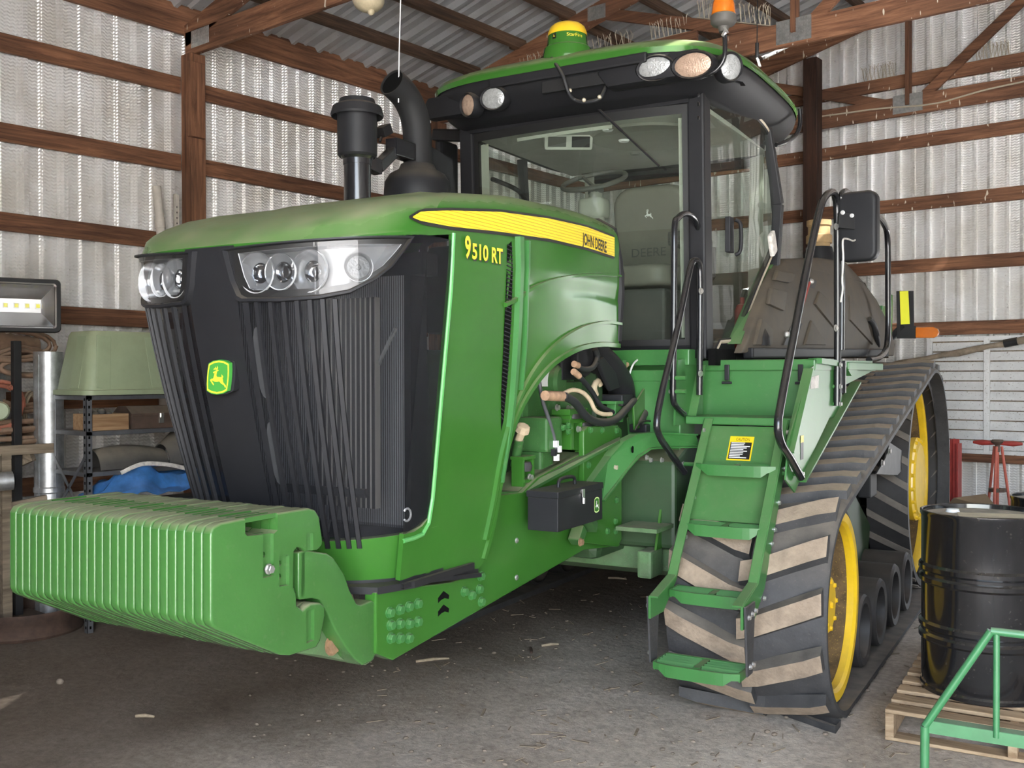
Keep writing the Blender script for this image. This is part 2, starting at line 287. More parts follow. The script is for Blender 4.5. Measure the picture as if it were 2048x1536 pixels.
def dirt(name, dark, light, shaded_soil=False):
    m = bpy.data.materials.new(name); m.use_nodes = True; t = m.node_tree; b = t.nodes['Principled BSDF']; b.inputs['Roughness'].default_value = 0.95; b.inputs['Specular IOR Level'].default_value = 0.15
    g = _node(t, 'ShaderNodeNewGeometry')
    n = _node(t, 'ShaderNodeTexNoise'); n.inputs['Scale'].default_value = 0.9; n.inputs['Detail'].default_value = 9; n.inputs['Roughness'].default_value = 0.62; n.inputs['Distortion'].default_value = 0.5
    t.links.new(g.outputs['Position'], n.inputs['Vector'])
    r = _node(t, 'ShaderNodeValToRGB'); r.color_ramp.elements[0].position = 0.33; r.color_ramp.elements[0].color = (*dark, 1); r.color_ramp.elements[1].position = 0.68; r.color_ramp.elements[1].color = (*light, 1)
    t.links.new(n.outputs[0], r.inputs[0])
    n2 = _node(t, 'ShaderNodeTexNoise'); n2.inputs['Scale'].default_value = 26; n2.inputs['Detail'].default_value = 6; n2.inputs['Roughness'].default_value = 0.7
    t.links.new(g.outputs['Position'], n2.inputs['Vector'])
    r2 = _node(t, 'ShaderNodeMapRange'); r2.inputs[1].default_value = 0.3; r2.inputs[2].default_value = 0.7; r2.inputs[3].default_value = 0.72; r2.inputs[4].default_value = 1.28; t.links.new(n2.outputs[0], r2.inputs[0])
    s = _node(t, 'ShaderNodeVectorMath', operation='SCALE'); t.links.new(r.outputs[0], s.inputs[0]); t.links.new(r2.outputs[0], s.inputs['Scale'])
    cur = s.outputs[0]
    if shaded_soil:   # left side of the barn: darker soil with shade painted into its colour
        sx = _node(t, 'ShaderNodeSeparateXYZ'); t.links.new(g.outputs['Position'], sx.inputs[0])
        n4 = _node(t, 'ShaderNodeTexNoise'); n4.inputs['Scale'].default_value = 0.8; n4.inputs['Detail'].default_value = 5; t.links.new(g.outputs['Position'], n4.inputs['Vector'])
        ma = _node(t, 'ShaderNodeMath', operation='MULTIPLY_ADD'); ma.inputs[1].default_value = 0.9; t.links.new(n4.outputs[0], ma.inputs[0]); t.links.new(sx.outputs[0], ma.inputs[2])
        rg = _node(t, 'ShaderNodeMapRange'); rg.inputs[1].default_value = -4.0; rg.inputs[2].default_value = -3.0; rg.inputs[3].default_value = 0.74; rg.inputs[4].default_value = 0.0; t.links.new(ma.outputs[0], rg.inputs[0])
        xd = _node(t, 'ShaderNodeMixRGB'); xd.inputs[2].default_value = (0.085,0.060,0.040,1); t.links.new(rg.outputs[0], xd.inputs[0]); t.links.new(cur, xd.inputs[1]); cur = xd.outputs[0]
    t.links.new(cur, b.inputs['Base Color'])
    n3 = _node(t, 'ShaderNodeTexNoise'); n3.inputs['Scale'].default_value = 9; n3.inputs['Detail'].default_value = 8; n3.inputs['Roughness'].default_value = 0.72; t.links.new(g.outputs['Position'], n3.inputs['Vector'])
    bp = _node(t, 'ShaderNodeBump'); bp.inputs['Strength'].default_value = 0.55; bp.inputs['Distance'].default_value = 0.03; t.links.new(n3.outputs[0], bp.inputs['Height']); t.links.new(bp.outputs[0], b.inputs['Normal'])
    MATS[name] = m
dirt('dirt', (0.36,0.305,0.245), (0.60,0.535,0.455), shaded_soil=True)
dirt('gravel', (0.52,0.505,0.48), (0.68,0.665,0.64))

# ------------------------------------------------------------------ mesh helpers
def V(*a): return Vector(a[0]) if len(a) == 1 else Vector(a)
def lerp(a, b, t): return a+(b-a)*t
def interp(tab, x):
    if x <= tab[0][0]: return tab[0][1]
    for (x0, y0), (x1, y1) in zip(tab, tab[1:]):
        if x <= x1: return y0+(y1-y0)*(x-x0)/(x1-x0)
    return tab[-1][1]
def spline(pts, k=6, closed=False):
    pts = [V(p) for p in pts]; n = len(pts); o = []
    for i in range(n if closed else n-1):
        if closed: p0, p1, p2, p3 = pts[i-1], pts[i], pts[(i+1) % n], pts[(i+2) % n]
        else: p0, p1, p2, p3 = pts[max(0, i-1)], pts[i], pts[i+1], pts[min(n-1, i+2)]
        for j in range(k):
            t = j/k
            o.append(0.5*((2*p1)+(p2-p0)*t+(2*p0-5*p1+4*p2-p3)*t*t+(3*p1-p0-3*p2+p3)*t**3))
    if not closed: o.append(pts[-1])
    return o
class MB:
    def __init__(s): s.v = []; s.f = []; s.m = []
    def add(s, vs, fs, mi=0):
        b = len(s.v); s.v += [V(p) for p in vs]
        for f in fs:
            g = tuple(dict.fromkeys(i+b for i in f))
            if len(g) > 2: s.f.append(g); s.m.append(mi)
        return s
    def box(s, c, d, R=None, mi=0):
        c = V(c); h = V(d)/2; vs = []
        for x in (-1, 1):
            for y in (-1, 1):
                for z in (-1, 1):
                    p = V(x*h.x, y*h.y, z*h.z); vs.append(c+(R @ p if R else p))
        return s.add(vs, [(0,1,3,2),(4,6,7,5),(0,4,5,1),(2,3,7,6),(0,2,6,4),(1,5,7,3)], mi)
    def box2(s, a, b, mi=0):
        a, b = V(a), V(b); return s.box((a+b)/2, [abs(b[i]-a[i]) for i in range(3)], None, mi)
    def bar(s, p, q, w, h, up=(0,0,1), mi=0, taper=1.0):
        p, q = V(p), V(q); d = (q-p).normalized(); u = V(up)
        if abs(d.dot(u)) > 0.98: u = V(0,1,0)
        x = d.cross(u).normalized(); z = x.cross(d).normalized(); vs = []
        for c, k in ((p, 1.0), (q, taper)):
            for a, b in ((-1,-1),(1,-1),(1,1),(-1,1)): vs.append(c+x*(a*w/2*k)+z*(b*h/2*k))
        return s.add(vs, [(3,2,1,0),(4,5,6,7),(0,1,5,4),(1,2,6,5),(2,3,7,6),(3,0,4,7)], mi)
    def prism(s, poly, axis, a, b, mi=0):
        n = len(poly)
        def pt(p, t): return {'x': (t,p[0],p[1]), 'y': (p[0],t,p[1]), 'z': (p[0],p[1],t)}[axis]
        vs = [pt(p, a) for p in poly]+[pt(p, b) for p in poly]
        fs = [tuple(range(n)), tuple(range(2*n-1, n-1, -1))]+[(i, i+n, (i+1) % n+n, (i+1) % n) for i in range(n)]
        return s.add(vs, fs, mi)
    def slab(s, pts, nrm, th, mi=0):
        pts = [V(p) for p in pts]; d = V(nrm).normalized()*th; n = len(pts)
        return s.add(pts+[p-d for p in pts], [tuple(range(n)), tuple(range(2*n-1, n-1, -1))]+[(i, i+n, (i+1) % n+n, (i+1) % n) for i in range(n)], mi)
    def tube(s, pts, r, n=10, closed=False, mi=0, flat=None):
        pts = [V(p) for p in pts]; m = len(pts); rs = r if isinstance(r, (list, tuple)) else [r]*m; rings = []; ref = None
        for i, p in enumerate(pts):
            if closed: d = pts[(i+1) % m]-pts[i-1]
            else: d = pts[min(m-1, i+1)]-pts[max(0, i-1)]
            d.normalize()
            if ref is None:
                ref = V(0,0,1) if abs(d.z) < 0.9 else V(1,0,0)
            x = ref-d*ref.dot(d)
            if x.length < 1e-6: x = d.orthogonal()
            x.normalize(); ref = x; y = d.cross(x)
            k = flat or 1.0
            rings.append([p+x*(rs[i]*math.cos(2*PI*j/n))+y*(rs[i]*k*math.sin(2*PI*j/n)) for j in range(n)])
        vs = [q for rg in rings for q in rg]; fs = []
        for i in range(m if closed else m-1):
            a, b = i*n, ((i+1) % m)*n
            for j in range(n): fs.append((a+j, a+(j+1) % n, b+(j+1) % n, b+j))
        if not closed: fs += [tuple(range(n-1, -1, -1)), tuple((m-1)*n+j for j in range(n))]
        return s.add(vs, fs, mi)
    def lathe(s, prof, o, axis='z', n=24, mi=0, a0=0.0, a1=2*PI, flip=False):
        o = V(o); full = abs(a1-a0-2*PI) < 1e-6; m = n if full else n+1
        if isinstance(axis, str): ax = {'x': V(1,0,0), 'y': V(0,1,0), 'z': V(0,0,1)}[axis]
        else: ax = V(axis).normalized()
        e1 = ax.orthogonal().normalized() if not isinstance(axis, str) else {'x': V(0,1,0), 'y': V(0,0,1), 'z': V(1,0,0)}[axis]
        e2 = ax.cross(e1); vs = []
        for j in range(m):
            a = a0+(a1-a0)*j/n; d = e1*math.cos(a)+e2*math.sin(a)
            for r, h in prof: vs.append(o+ax*h+d*r)
        k = len(prof); fs = []
        for j in range(n if full else n):
            a, b = j*k, ((j+1) % m)*k
            for i in range(k-1):
                f = (a+i, b+i, b+i+1, a+i+1)
                fs.append(f[::-1] if flip else f)
        return s.add(vs, fs, mi)
    def grid(s, fn, us, vs_, mi=0, flip=False):
        vs = [fn(u, v) for u in us for v in vs_]; k = len(vs_); fs = []
        for i in range(len(us)-1):
            for j in range(k-1):
                f = (i*k+j, (i+1)*k+j, (i+1)*k+j+1, i*k+j+1); fs.append(f[::-1] if flip else f)
        return s.add(vs, fs, mi)
    def sphere(s, c, r, n=14, m=9, mi=0, sc=(1,1,1), R=None):
        c = V(c)
        def fn(u, v):
            q = V(r*sc[0]*math.cos(u)*math.cos(v), r*sc[1]*math.sin(u)*math.cos(v), r*sc[2]*math.sin(v))
            return c+(R @ q if R else q)
        return s.grid(fn, [2*PI*i/n for i in range(n+1)], [-PI/2+PI*j/m for j in range(m+1)], mi)
    def xform(s, M):
        s.v = [M @ p for p in s.v]; return s
ORG = {}
def mesh_of(name, mb, mats, sm=None, bevel=0.0, seg=2, weld=True, off=V(0,0,0), solid=0.0):
    me = bpy.data.meshes.new(name); me.from_pydata([tuple(p-off) for p in mb.v], [], mb.f)
    for m in (mats if isinstance(mats, (list, tuple)) else [mats]): me.materials.append(MATS[m])
    me.polygons.foreach_set('material_index', mb.m)
    bm = bmesh.new(); bm.from_mesh(me)
    if weld: bmesh.ops.remove_doubles(bm, verts=bm.verts, dist=1e-5)
    bmesh.ops.recalc_face_normals(bm, faces=bm.faces)
    if solid: bmesh.ops.solidify(bm, geom=list(bm.faces), thickness=solid); bmesh.ops.recalc_face_normals(bm, faces=bm.faces)
    if bevel:
        es = [e for e in bm.edges if len(e.link_faces) == 2 and e.calc_face_angle(0) > 0.5]
        bmesh.ops.bevel(bm, geom=es, offset=bevel, segments=seg, profile=0.6, affect='EDGES', clamp_overlap=True)
    bm.to_mesh(me); bm.free()
    if sm is not None:
        me.polygons.foreach_set('use_smooth', [True]*len(me.polygons))
        me.set_sharp_from_angle(angle=math.radians(sm))
    me.update(); return me
def obj(name, mb, mats, parent=None, o=None, **kw):
    if parent is not None: off = ORG[parent]
    elif o is not None: off = V(o)
    else:
        lo = [min(p[i] for p in mb.v) for i in range(3)]; hi = [max(p[i] for p in mb.v) for i in range(3)]
        off = V((lo[0]+hi[0])/2, (lo[1]+hi[1])/2, lo[2])
    ob = bpy.data.objects.new(name, mesh_of(name, mb, mats, off=off, **kw)); C.objects.link(ob)
    if parent is not None: ob.parent = parent
    else: ob.location = off
    ORG[ob] = off; return ob
def tag(o, label, cat, group=None):
    o['label'] = label; o['category'] = cat
    if group: o['group'] = group
    return o
def thing(name, label, cat, loc=(0,0,0), group=None, rotz=0.0, org=None):
    e = bpy.data.objects.new(name, None); C.objects.link(e); e.location = loc; e.rotation_euler = (0,0,rotz); e.empty_display_size = 0.1
    ORG[e] = V(org if org is not None else loc); tag(e, label, cat, group); return e
def struct(o): o['kind'] = 'structure'; return o
def put(name, me, loc, parent=None, rot=None, scale=None):
    """one more object of shared mesh data, at loc in the parent's build frame"""
    ob = bpy.data.objects.new(name, me); C.objects.link(ob)
    if parent is not None: ob.parent = parent; ob.location = V(loc)-ORG[parent]
    else: ob.location = loc
    if rot is not None: ob.rotation_euler = rot if not isinstance(rot, Matrix) else rot.to_euler()
    if scale is not None: ob.scale = scale
    ORG[ob] = V(loc); return ob
_bolt = {}
def bolt(parent, p, n=(1,0,0), r=0.014, h=0.012, m='green', name='bolt'):
    k = (round(r,4), round(h,4), m)
    if k not in _bolt:
        b = MB(); b.lathe([(0.0,0),(r*1.25,0),(r*1.25,h*0.25),(0.0,h*0.25)], (0,0,0), 'z', 12); b.lathe([(r*1.02,h*0.2),(r,h*0.9),(r*0.86,h),(0.0,h)], (0,0,0), 'z', 6)
        _bolt[k] = mesh_of('bolt', b, m, sm=25)
    return put(name, _bolt[k], p, parent, V(n).to_track_quat('Z', 'Y').to_euler())
def text_mb(s, fn, size=1.0, bold=0.0):
    """lettering: a text curve turned into a mesh, its points mapped through fn(x, y)"""
    cu = bpy.data.curves.new('t', 'FONT'); cu.body = s; cu.size = size; cu.resolution_u = 3; cu.offset = bold
    ob = bpy.data.objects.new('t', cu); C.objects.link(ob)
    dg = bpy.context.evaluated_depsgraph_get(); me = ob.evaluated_get(dg).to_mesh()
    vs = [(v.co.x, v.co.y) for v in me.vertices]; fs = [tuple(p.vertices) for p in me.polygons]
    ob.evaluated_get(dg).to_mesh_clear(); C.objects.unlink(ob); bpy.data.objects.remove(ob); bpy.data.curves.remove(cu)
    w = max(v[0] for v in vs); mb = MB(); mb.add([fn(x, y, w) for x, y in vs], fs); return mb
def rrect(w, h, r, n=4):
    o = []
    for cx, cy, a in ((w/2-r, h/2-r, 0), (-w/2+r, h/2-r, 90), (-w/2+r, -h/2+r, 180), (w/2-r, -h/2+r, 270)):
        for i in range(n+1):
            t = math.radians(a+90*i/n); o.append((cx+r*math.cos(t), cy+r*math.sin(t)))
    return o
def cut(me_obj, cutters):
    """boolean difference baked into the object's mesh"""
    for c in cutters:
        md = me_obj.modifiers.new('b', 'BOOLEAN'); md.object = c; md.operation = 'DIFFERENCE'; md.solver = 'EXACT'
    dg = bpy.context.evaluated_depsgraph_get(); new = bpy.data.meshes.new_from_object(me_obj.evaluated_get(dg))
    me_obj.modifiers.clear(); me_obj.data = new
    for c in cutters: bpy.data.objects.remove(c)
    return new
DEER = [((px-(py-390)*0.156-567)/1000, (795-py)/1000) for px, py in ((430,650),(445,672),(490,670),(490,740),(480,835),(415,845),(375,880),(390,905),(530,1042),(555,1035),(545,1005),(440,900),(475,900),(560,935),(640,935),(720,925),(780,980),(900,1040),(980,1130),(985,1060),(930,1010),(860,950),(830,870),(805,815),(825,805),(815,770),(745,705),(765,790),(700,790),(600,785),(570,740),(565,615),(600,605),(620,575),(570,580),(570,500),(525,440),(535,510),(510,515),(465,465),(480,530),(415,515),(450,540),(410,565),(530,560),(535,590),(480,610),(435,635))]   # leaping deer emblem, about 0.7 x 1.0 with its shield
SHIELD = [(-0.35,0.40),(-0.2,0.475),(0,0.505),(0.2,0.475),(0.35,0.40),(0.372,0.2),(0.378,0),(0.372,-0.2),(0.35,-0.40),(0.2,-0.475),(0,-0.505),(-0.2,-0.475),(-0.35,-0.40),(-0.372,-0.2),(-0.378,0),(-0.372,0.2)]
def deer_mb(fn): return MB().add([fn(x, y) for x, y in DEER], [tuple(range(len(DEER)))])

# ------------------------------------------------------------------ the barn
XL, YE, XR, YF = -7.5, 10.8, 7.5, -1.7           # left wall, end wall, right wall, open front
DOOR0, DOOR1, DOORH = -1.10, -0.18, 2.70           # doorway in the end wall, out of view on the right
EAVE, SLOPE = 4.74, 0.25
def roofz(x): return EAVE+SLOPE*(7.5-abs(x))
def sheet_profile(w=0.914, n=3):
    """ribbed sheet across its width: flat pans, a small rib mid-pan and a deep rib at each pitch; (across, depth outward)"""
    p = w/n; o = []
    for i in range(n):
        a = i*p
        o += [(a,0.0),(a+0.034,0.0),(a+0.041,0.046),(a+p*0.5-0.024,0.046),(a+p*0.5,0.026),(a+p*0.5+0.024,0.026),(a+p*0.5+0.029,0.046),(a+p-0.036,0.046)]
    return o+[(w,0.0)]
PROF = sheet_profile()
def sheet_mesh(name, L, mat_, L2=None):
    b = MB(); vs = []
    for a, d in PROF: vs += [(a,d,0),(a,d,L if L2 is None else lerp(L, L2, a/0.914))]
    b.add(vs, [(2*i,2*i+2,2*i+3,2*i+1) for i in range(len(PROF)-1)])
    return mesh_of(name, b, mat_, sm=10)
SW = 0.914
# floor and the ground outside
nx, ny = 90, 70
fl = MB()
def fz(x, y): return 0.006*math.sin(2.1*x+0.7*y)+0.005*math.sin(3.7*y-1.3*x)+0.004*math.sin(7.3*x+5.1*y)-0.008
fl.grid(lambda x, y: V(x, y, fz(x, y)), [XL-0.1+(XR-XL+0.2)*i/nx for i in range(nx+1)], [YF+(YE+0.1-YF)*j/ny for j in range(ny+1)])
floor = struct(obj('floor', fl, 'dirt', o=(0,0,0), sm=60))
gd = MB()
for a, b in (((-60,-60),(60,YF)), ((-60,YE+0.1),(60,70)), ((-60,YF),(XL-0.1,YE+0.1)), ((XR+0.1,YF),(60,YE+0.1))):
    gd.add([(a[0],a[1],-0.02),(b[0],a[1],-0.02),(b[0],b[1],-0.02),(a[0],b[1],-0.02)], [(0,1,2,3)])
struct(obj('ground_outside', gd, 'gravel', o=(0,0,0)))
# left wall: sheets, girts, posts
GIRT = [0.28, 0.93, 1.57, 2.22, 2.88, 3.53, 4.18]
bm_ = MB().box2((XL-0.06,YF,0.0),(XL-0.03,YE,0.12)); wl = struct(obj('wall_left', bm_, 'timber_y', o=(XL,0,0)))
me = sheet_mesh('metal_sheet', roofz(XL)-0.02, 'wall_sheet')
y = YF
while y < YE-0.3:
    put('metal_sheet', me, (XL, y, 0.02), wl, (0,0,PI/2)); y += SW
for z in GIRT:
    for y0, y1 in ((YF,1.87),(1.87,4.84),(4.84,7.81),(7.81,YE)):
        dz = random.uniform(-0.012,0.012)
        obj('girt', MB().bar((XL+0.021,y0+0.07,z-0.06+dz),(XL+0.021,y1-0.07,z-0.06-dz),0.04,0.135), 'timber_y', wl, bevel=0.003, seg=1)
for y in (YF+0.15, 1.87, 4.84, 7.81):
    obj('post', MB().box((XL+0.115,y,2.19),(0.15,0.14,4.38)), 'timber_z', wl, bevel=0.006, seg=1)
obj('scab_board', MB().box((XL+0.215,4.80,3.98),(0.045,0.15,0.62)), 'timber_z', wl, bevel=0.004, seg=1)
obj('eave_board', MB().bar((XL+0.03,YF,4.68),(XL+0.03,YE,4.68),0.04,0.24), 'timber_y', wl, bevel=0.003, seg=1)
# end wall
bm_ = MB().box2((XL,YE+0.03,0.0),(DOOR0,YE+0.06,0.12)); we = struct(obj('wall_end', bm_, 'timber_x', o=(0,YE,0)))
x = XL; 
while x < XR-0.2:
    xm = x+SW/2; La, Lb = roofz(x)+0.0, roofz(min(7.6, x+SW))+0.0; zb_ = DOORH if DOOR0 < xm < DOOR1 else 0.02
    put('metal_sheet', sheet_mesh('metal_sheet', La-zb_, 'wall_sheet', Lb-zb_), (x, YE, zb_), we)
    x += SW
for z in GIRT+[4.83]:
    for x0, x1 in ((XL+0.06, -4.33), (-4.33, DOOR0-0.05), (DOOR1, XR-0.05)):
        if z > 4.5: x0 = max(x0, -7.0); x1 = min(x1, 7.0)
        obj('girt', MB().bar((x0,YE-0.021,z-0.06),(x1,YE-0.021,z-0.06),0.04,0.135), 'timber_drop_x' if z > 3 else 'timber_x', we, bevel=0.003, seg=1)
for x in (-4.33, DOOR0-0.08, DOOR1+0.08):
    obj('post', MB().box((x,YE-0.32,2.55 if x < -4 else 2.3),(0.155,0.155,5.1 if x < -4 else 4.6)), 'timber_dark', we, bevel=0.006, seg=1)
obj('door_header', MB().bar((DOOR0-0.1,YE-0.03,DOORH+0.08),(DOOR1+0.1,YE-0.03,DOORH+0.08),0.05,0.2), 'timber_x', we)
# right wall (behind the viewer's right shoulder, closed)
bm_ = MB().box2((XR+0.03,YF,0.0),(XR+0.06,YE,0.12)); wr = struct(obj('wall_right', bm_, 'timber_y', o=(XR,0,0)))
y = YF
while y < YE-0.3:
    put('metal_sheet', me, (XR, y+SW, 0.02), wr, (0,0,-PI/2)); y += SW
# front wall: closed on the left, a wide doorway where the viewer stands
FO0, FO1, FOH = -0.9, 6.2, 4.25
bm_ = MB().box2((XL,YF-0.06,0.0),(FO0,YF-0.03,0.12)); wf = struct(obj('wall_front', bm_, 'timber_x', o=(0,YF,0)))
x = XL
while x < XR-0.2:
    xm = x+SW/2; La, Lb = roofz(min(7.6, x+SW)), roofz(x); zb_ = FOH if FO0 < xm < FO1 else 0.02
    put('metal_sheet', sheet_mesh('metal_sheet', La-zb_, 'wall_sheet', Lb-zb_), (x+SW, YF, zb_), wf, (0,0,PI)); x += SW
for z in GIRT: obj('girt', MB().bar((XL+0.06,YF+0.021,z-0.06),(FO0-0.05,YF+0.021,z-0.06),0.04,0.135), 'timber_x', wf)
obj('post', MB().box((FO0-0.08,YF+0.12,2.2),(0.15,0.15,4.4)), 'timber_z', wf); obj('post', MB().box((FO1+0.08,YF+0.12,2.2),(0.15,0.15,4.4)), 'timber_z', wf)
# roof
ce = struct(obj('ceiling', MB().bar((0,YF-0.3,roofz(0)-0.16),(0,YE+0.2,roofz(0)-0.16),0.04,0.24), 'timber_y', o=(0,0,0)))
Lr = math.hypot(7.9, 7.9*SLOPE); ang = math.atan(SLOPE)
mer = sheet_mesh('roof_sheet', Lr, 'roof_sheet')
y = YF-0.3
while y < YE+0.2:
    for sgn in (-1, 1):
        xd = V(0,1,0); ld = V(-sgn, 0, SLOPE).normalized(); yd = V(SLOPE*sgn, 0, 1).normalized()     # across, along the slope, outward
        R = Matrix((xd, yd, ld)).transposed()
        if sgn > 0:
            R = Matrix((-xd, yd, ld)).transposed()
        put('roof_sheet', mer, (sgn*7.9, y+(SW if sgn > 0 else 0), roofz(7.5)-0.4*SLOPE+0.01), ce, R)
    y += SW
for sgn in (-1, 1):
    for k in range(12):
        d = 0.62+0.61*k; x = 7.5-d
        if x < 0.25: break
        tr_ = Matrix.Rotation(sgn*ang, 3, 'Y')
        for y0, y1 in ((YF-0.2,1.9),(1.82,4.9),(4.78,7.9),(7.7,YE)):
            sh = 0.02 if (int(y1) % 2) else -0.02
            obj('purlin', MB().box((sgn*x+sh, (y0+y1)/2, roofz(x)-0.062), (0.042, y1-y0, 0.115), tr_), 'purlin_wood', ce)
# roof trusses
NB = [(-3.37, 'b'), (3.37, 'b')]
for i, y in enumerate((YF+0.12, 1.87, 4.84, 7.81, YE-0.16)):
    t = struct(bpy.data.objects.new('roof_truss', None)); C.objects.link(t); t.location = (0, y, 4.3); ORG[t] = V(0, y, 4.3)
    zb, top = 4.47, lambda x: roofz(x)-0.215
    yo = y-0.02 if 0 < i < 4 else y
    obj('bottom_chord', MB().bar((XL+0.06,yo,zb),(XR-0.06,yo,zb),0.042,0.20), 'timber_drop_x', t, bevel=0.003, seg=1)
    for sgn in (-1, 1):
        obj('top_chord', MB().bar((sgn*7.45,yo,top(7.45)),(sgn*0.0,yo,top(0)),0.042,0.19), 'timber_drop_x', t, bevel=0.003, seg=1)
        for a, b in (((5.3,top(5.3)),(3.45,zb)), ((3.37,zb),(3.37,top(3.37))), ((3.30,zb),(1.38,top(1.38))), ((1.3,top(1.3)),(0.15,zb))):
            obj('web', MB().bar((sgn*a[0],yo+0.002,a[1]),(sgn*b[0],yo+0.002,b[1]),0.040,0.10), 'timber_x' if a[0] != b[0] else 'timber_z', t, bevel=0.003, seg=1)
        pm = [(3.37, zb+0.02, 0.30, 0.19), (5.3, top(5.3), 0.20, 0.13), (7.22, zb+0.02, 0.25, 0.14)]
        for px, pz, pw, ph in pm:
            pl = MB().box((sgn*px, yo-0.024, pz), (pw, 0.003, ph))
            nxp, nzp = int(pw/0.022), int(ph/0.024)
            for a in range(nxp):
                for c in range(nzp):
                    cx, cz = sgn*px-pw/2+pw*(a+0.5)/nxp, pz-ph/2+ph*(c+0.5)/nzp
                    pl.box((cx, yo-0.0262, cz), (0.009, 0.003, 0.016))
            obj('nail_plate', pl, 'tin_plate', t)
# bird spikes on top of the timbers
def spikes(p, q, n, label, h=0.15):
    p, q = V(p), V(q); b = MB(); b.bar(p, q, 0.02, 0.006)
    for i in range(n):
        c = p.lerp(q, (i+0.5)/n)
        for k in range(3):
            d = V(random.uniform(-0.25,0.25), random.uniform(-0.35,0.35), 1).normalized()
            if k == 1: d = V(0.0,-0.28,1).normalized()
            e = c+d*h*random.uniform(0.8,1.05); b.tube([c, e], 0.0022, 4)
            b.tube([e-d*0.02, e+V(random.uniform(-0.02,0.02),0,0.012)], 0.0018, 4)
    tag(obj('bird_spike_strip', b, 'wire'), label, 'bird spikes', 'bird spike strips')
ysp = 7.79
sb0, sb1 = B(1025,120,y=ysp).x, B(1395,100,y=ysp).x
tr2 = [o for o in C.objects if o.name.startswith('roof_truss')][3]
obj('chord_stiffener', MB().box2((sb0,ysp-0.02,4.572),(sb1,ysp+0.02,4.69)), 'timber_x', tr2, bevel=0.003, seg=1)
def web_z(x): return lerp(roofz(5.3)-0.215, 4.47, (x+5.3)/1.85)+0.062
spikes((B(1395,12,y=ysp).x,ysp,web_z(B(1395,12,y=ysp).x)),(B(1545,30,y=ysp).x,ysp,web_z(B(1545,30,y=ysp).x)),16,'long bird spike strip on the slanting web behind the amber beacon',0.16)
def on_chord(u, y, dz=0.575): return B(u, 60, y=y).x
spikes((on_chord(1150,ysp),ysp,4.694),(on_chord(1265,ysp),ysp,4.694),10,'bird spike strip on the timber just right of the yellow receiver dome')
spikes((on_chord(1300,ysp),ysp,4.694),(on_chord(1375,ysp),ysp,4.694),9,'bird spike strip on the timber left of the amber beacon')
spikes((on_chord(1040,ysp),ysp,4.694),(on_chord(1085,ysp),ysp,4.694),6,'short bird spike strip left of the yellow receiver dome')
g0 = 4.83+0.008
spikes((B(1725,160,y=YE-0.02).x,YE-0.022,g0),(B(1792,150,y=YE-0.02).x,YE-0.022,g0),9,'bird spike strip on the end wall girt left of the truss upright',0.15)
spikes((B(1950,110,y=YE-0.02).x,YE-0.022,g0),(B(2022,100,y=YE-0.02).x,YE-0.022,g0),10,'bird spike strip on the end wall girt at the far right',0.15)
# slatted white panel hung on the end wall
x0, x1, z0, z1 = -3.20, -1.50, 0.90, 2.06
pn = thing('slatted_panel', 'white flaking slatted panel hung on the end wall', 'panel', (x0, YE-0.08, z0))
for xs in (x0+0.02, x0+0.57, x0+1.13, x1-0.02): obj('stile', MB().box2((xs-0.028,YE-0.085,z0),(xs+0.028,YE-0.05,z1)), 'white_door', pn, bevel=0.003, seg=1)
obj('back_board', MB().box2((x0+0.02,YE-0.046,z0+0.02),(x1-0.02,YE-0.042,z1-0.02)), 'plank_grey', pn); obj('top_rail', MB().box2((x0,YE-0.082,z1-0.035),(x1,YE-0.055,z1+0.01)), 'white_door', pn); obj('bottom_rail', MB().box2((x0,YE-0.082,z0-0.01),(x1,YE-0.055,z0+0.03)), 'white_door', pn)
for c in range(3):
    xa = (x0+0.05, x0+0.60, x0+1.16)[c]; xb = (x0+0.54, x0+1.10, x1-0.05)[c]
    for r in range(11):
        za = z0+0.035+r*0.099
        obj('slat', MB().slab([(xa,YE-0.082,za),(xb,YE-0.082,za),(xb,YE-0.052,za+0.086),(xa,YE-0.052,za+0.086)],(0,-1,0.1),0.006), 'white_door', pn)
# wire stapled along the end truss
yw = YE-0.19
pts = [V(B(u,v,y=yw)) for u,v in ((1612,236),(1640,233),(1700,225),(1760,217),(1830,212),(1880,205),(1920,194),(1970,180),(2048,163),(2120,148))]
tag(obj('stapled_cable', MB().tube(spline(pts,4),0.009,6), 'wire'), 'pale cable stapled along the truss chord at the end wall', 'cable')
# hanging string, plastic-wrapped lamp
ep = T2B(P(797,205,y=3.97)); 
tag(obj('hanging_string', MB().tube([V(ep.x,ep.y,ep.z), V(ep.x+0.006,ep.y,ep.z+0.25), V(ep.x+0.022,ep.y,ep.z+0.6), V(ep.x+0.025,ep.y,roofz(ep.x)-0.05)],0.003,5), 'decal_white'), 'white string hanging from the roof into the exhaust pipe', 'string')
bgp = B(737,8,y=3.6)
lb = thing('wrapped_lamp', 'ceiling lamp wrapped in dirty plastic bag under the roof', 'lamp', (bgp.x,bgp.y,bgp.z-0.05))
obj('lamp_bag', MB().sphere((bgp.x,bgp.y,bgp.z+0.02),0.085,14,9,sc=(1,1,0.75)).sphere((bgp.x+0.02,bgp.y,bgp.z-0.045),0.02,8,6), 'bag', lb, sm=60)
obj('lamp_stem', MB().tube([(bgp.x,bgp.y,bgp.z+0.05),(bgp.x,bgp.y,roofz(bgp.x)-0.03)],0.02,8), 'tin_plate', lb)

# ------------------------------------------------------------------ the tractor (built in its own frame, turned as it stands)
T0 = V(0, 5.8, 0)
TR = thing('tracked_tractor', 'large green tracked tractor with ribbed front weights parked in the barn', 'tractor', T2B(T0), None, DROT, org=T0)
def tp(name, mb, mats, parent=None, **kw): return obj(name, mb, mats, parent or TR, **kw)

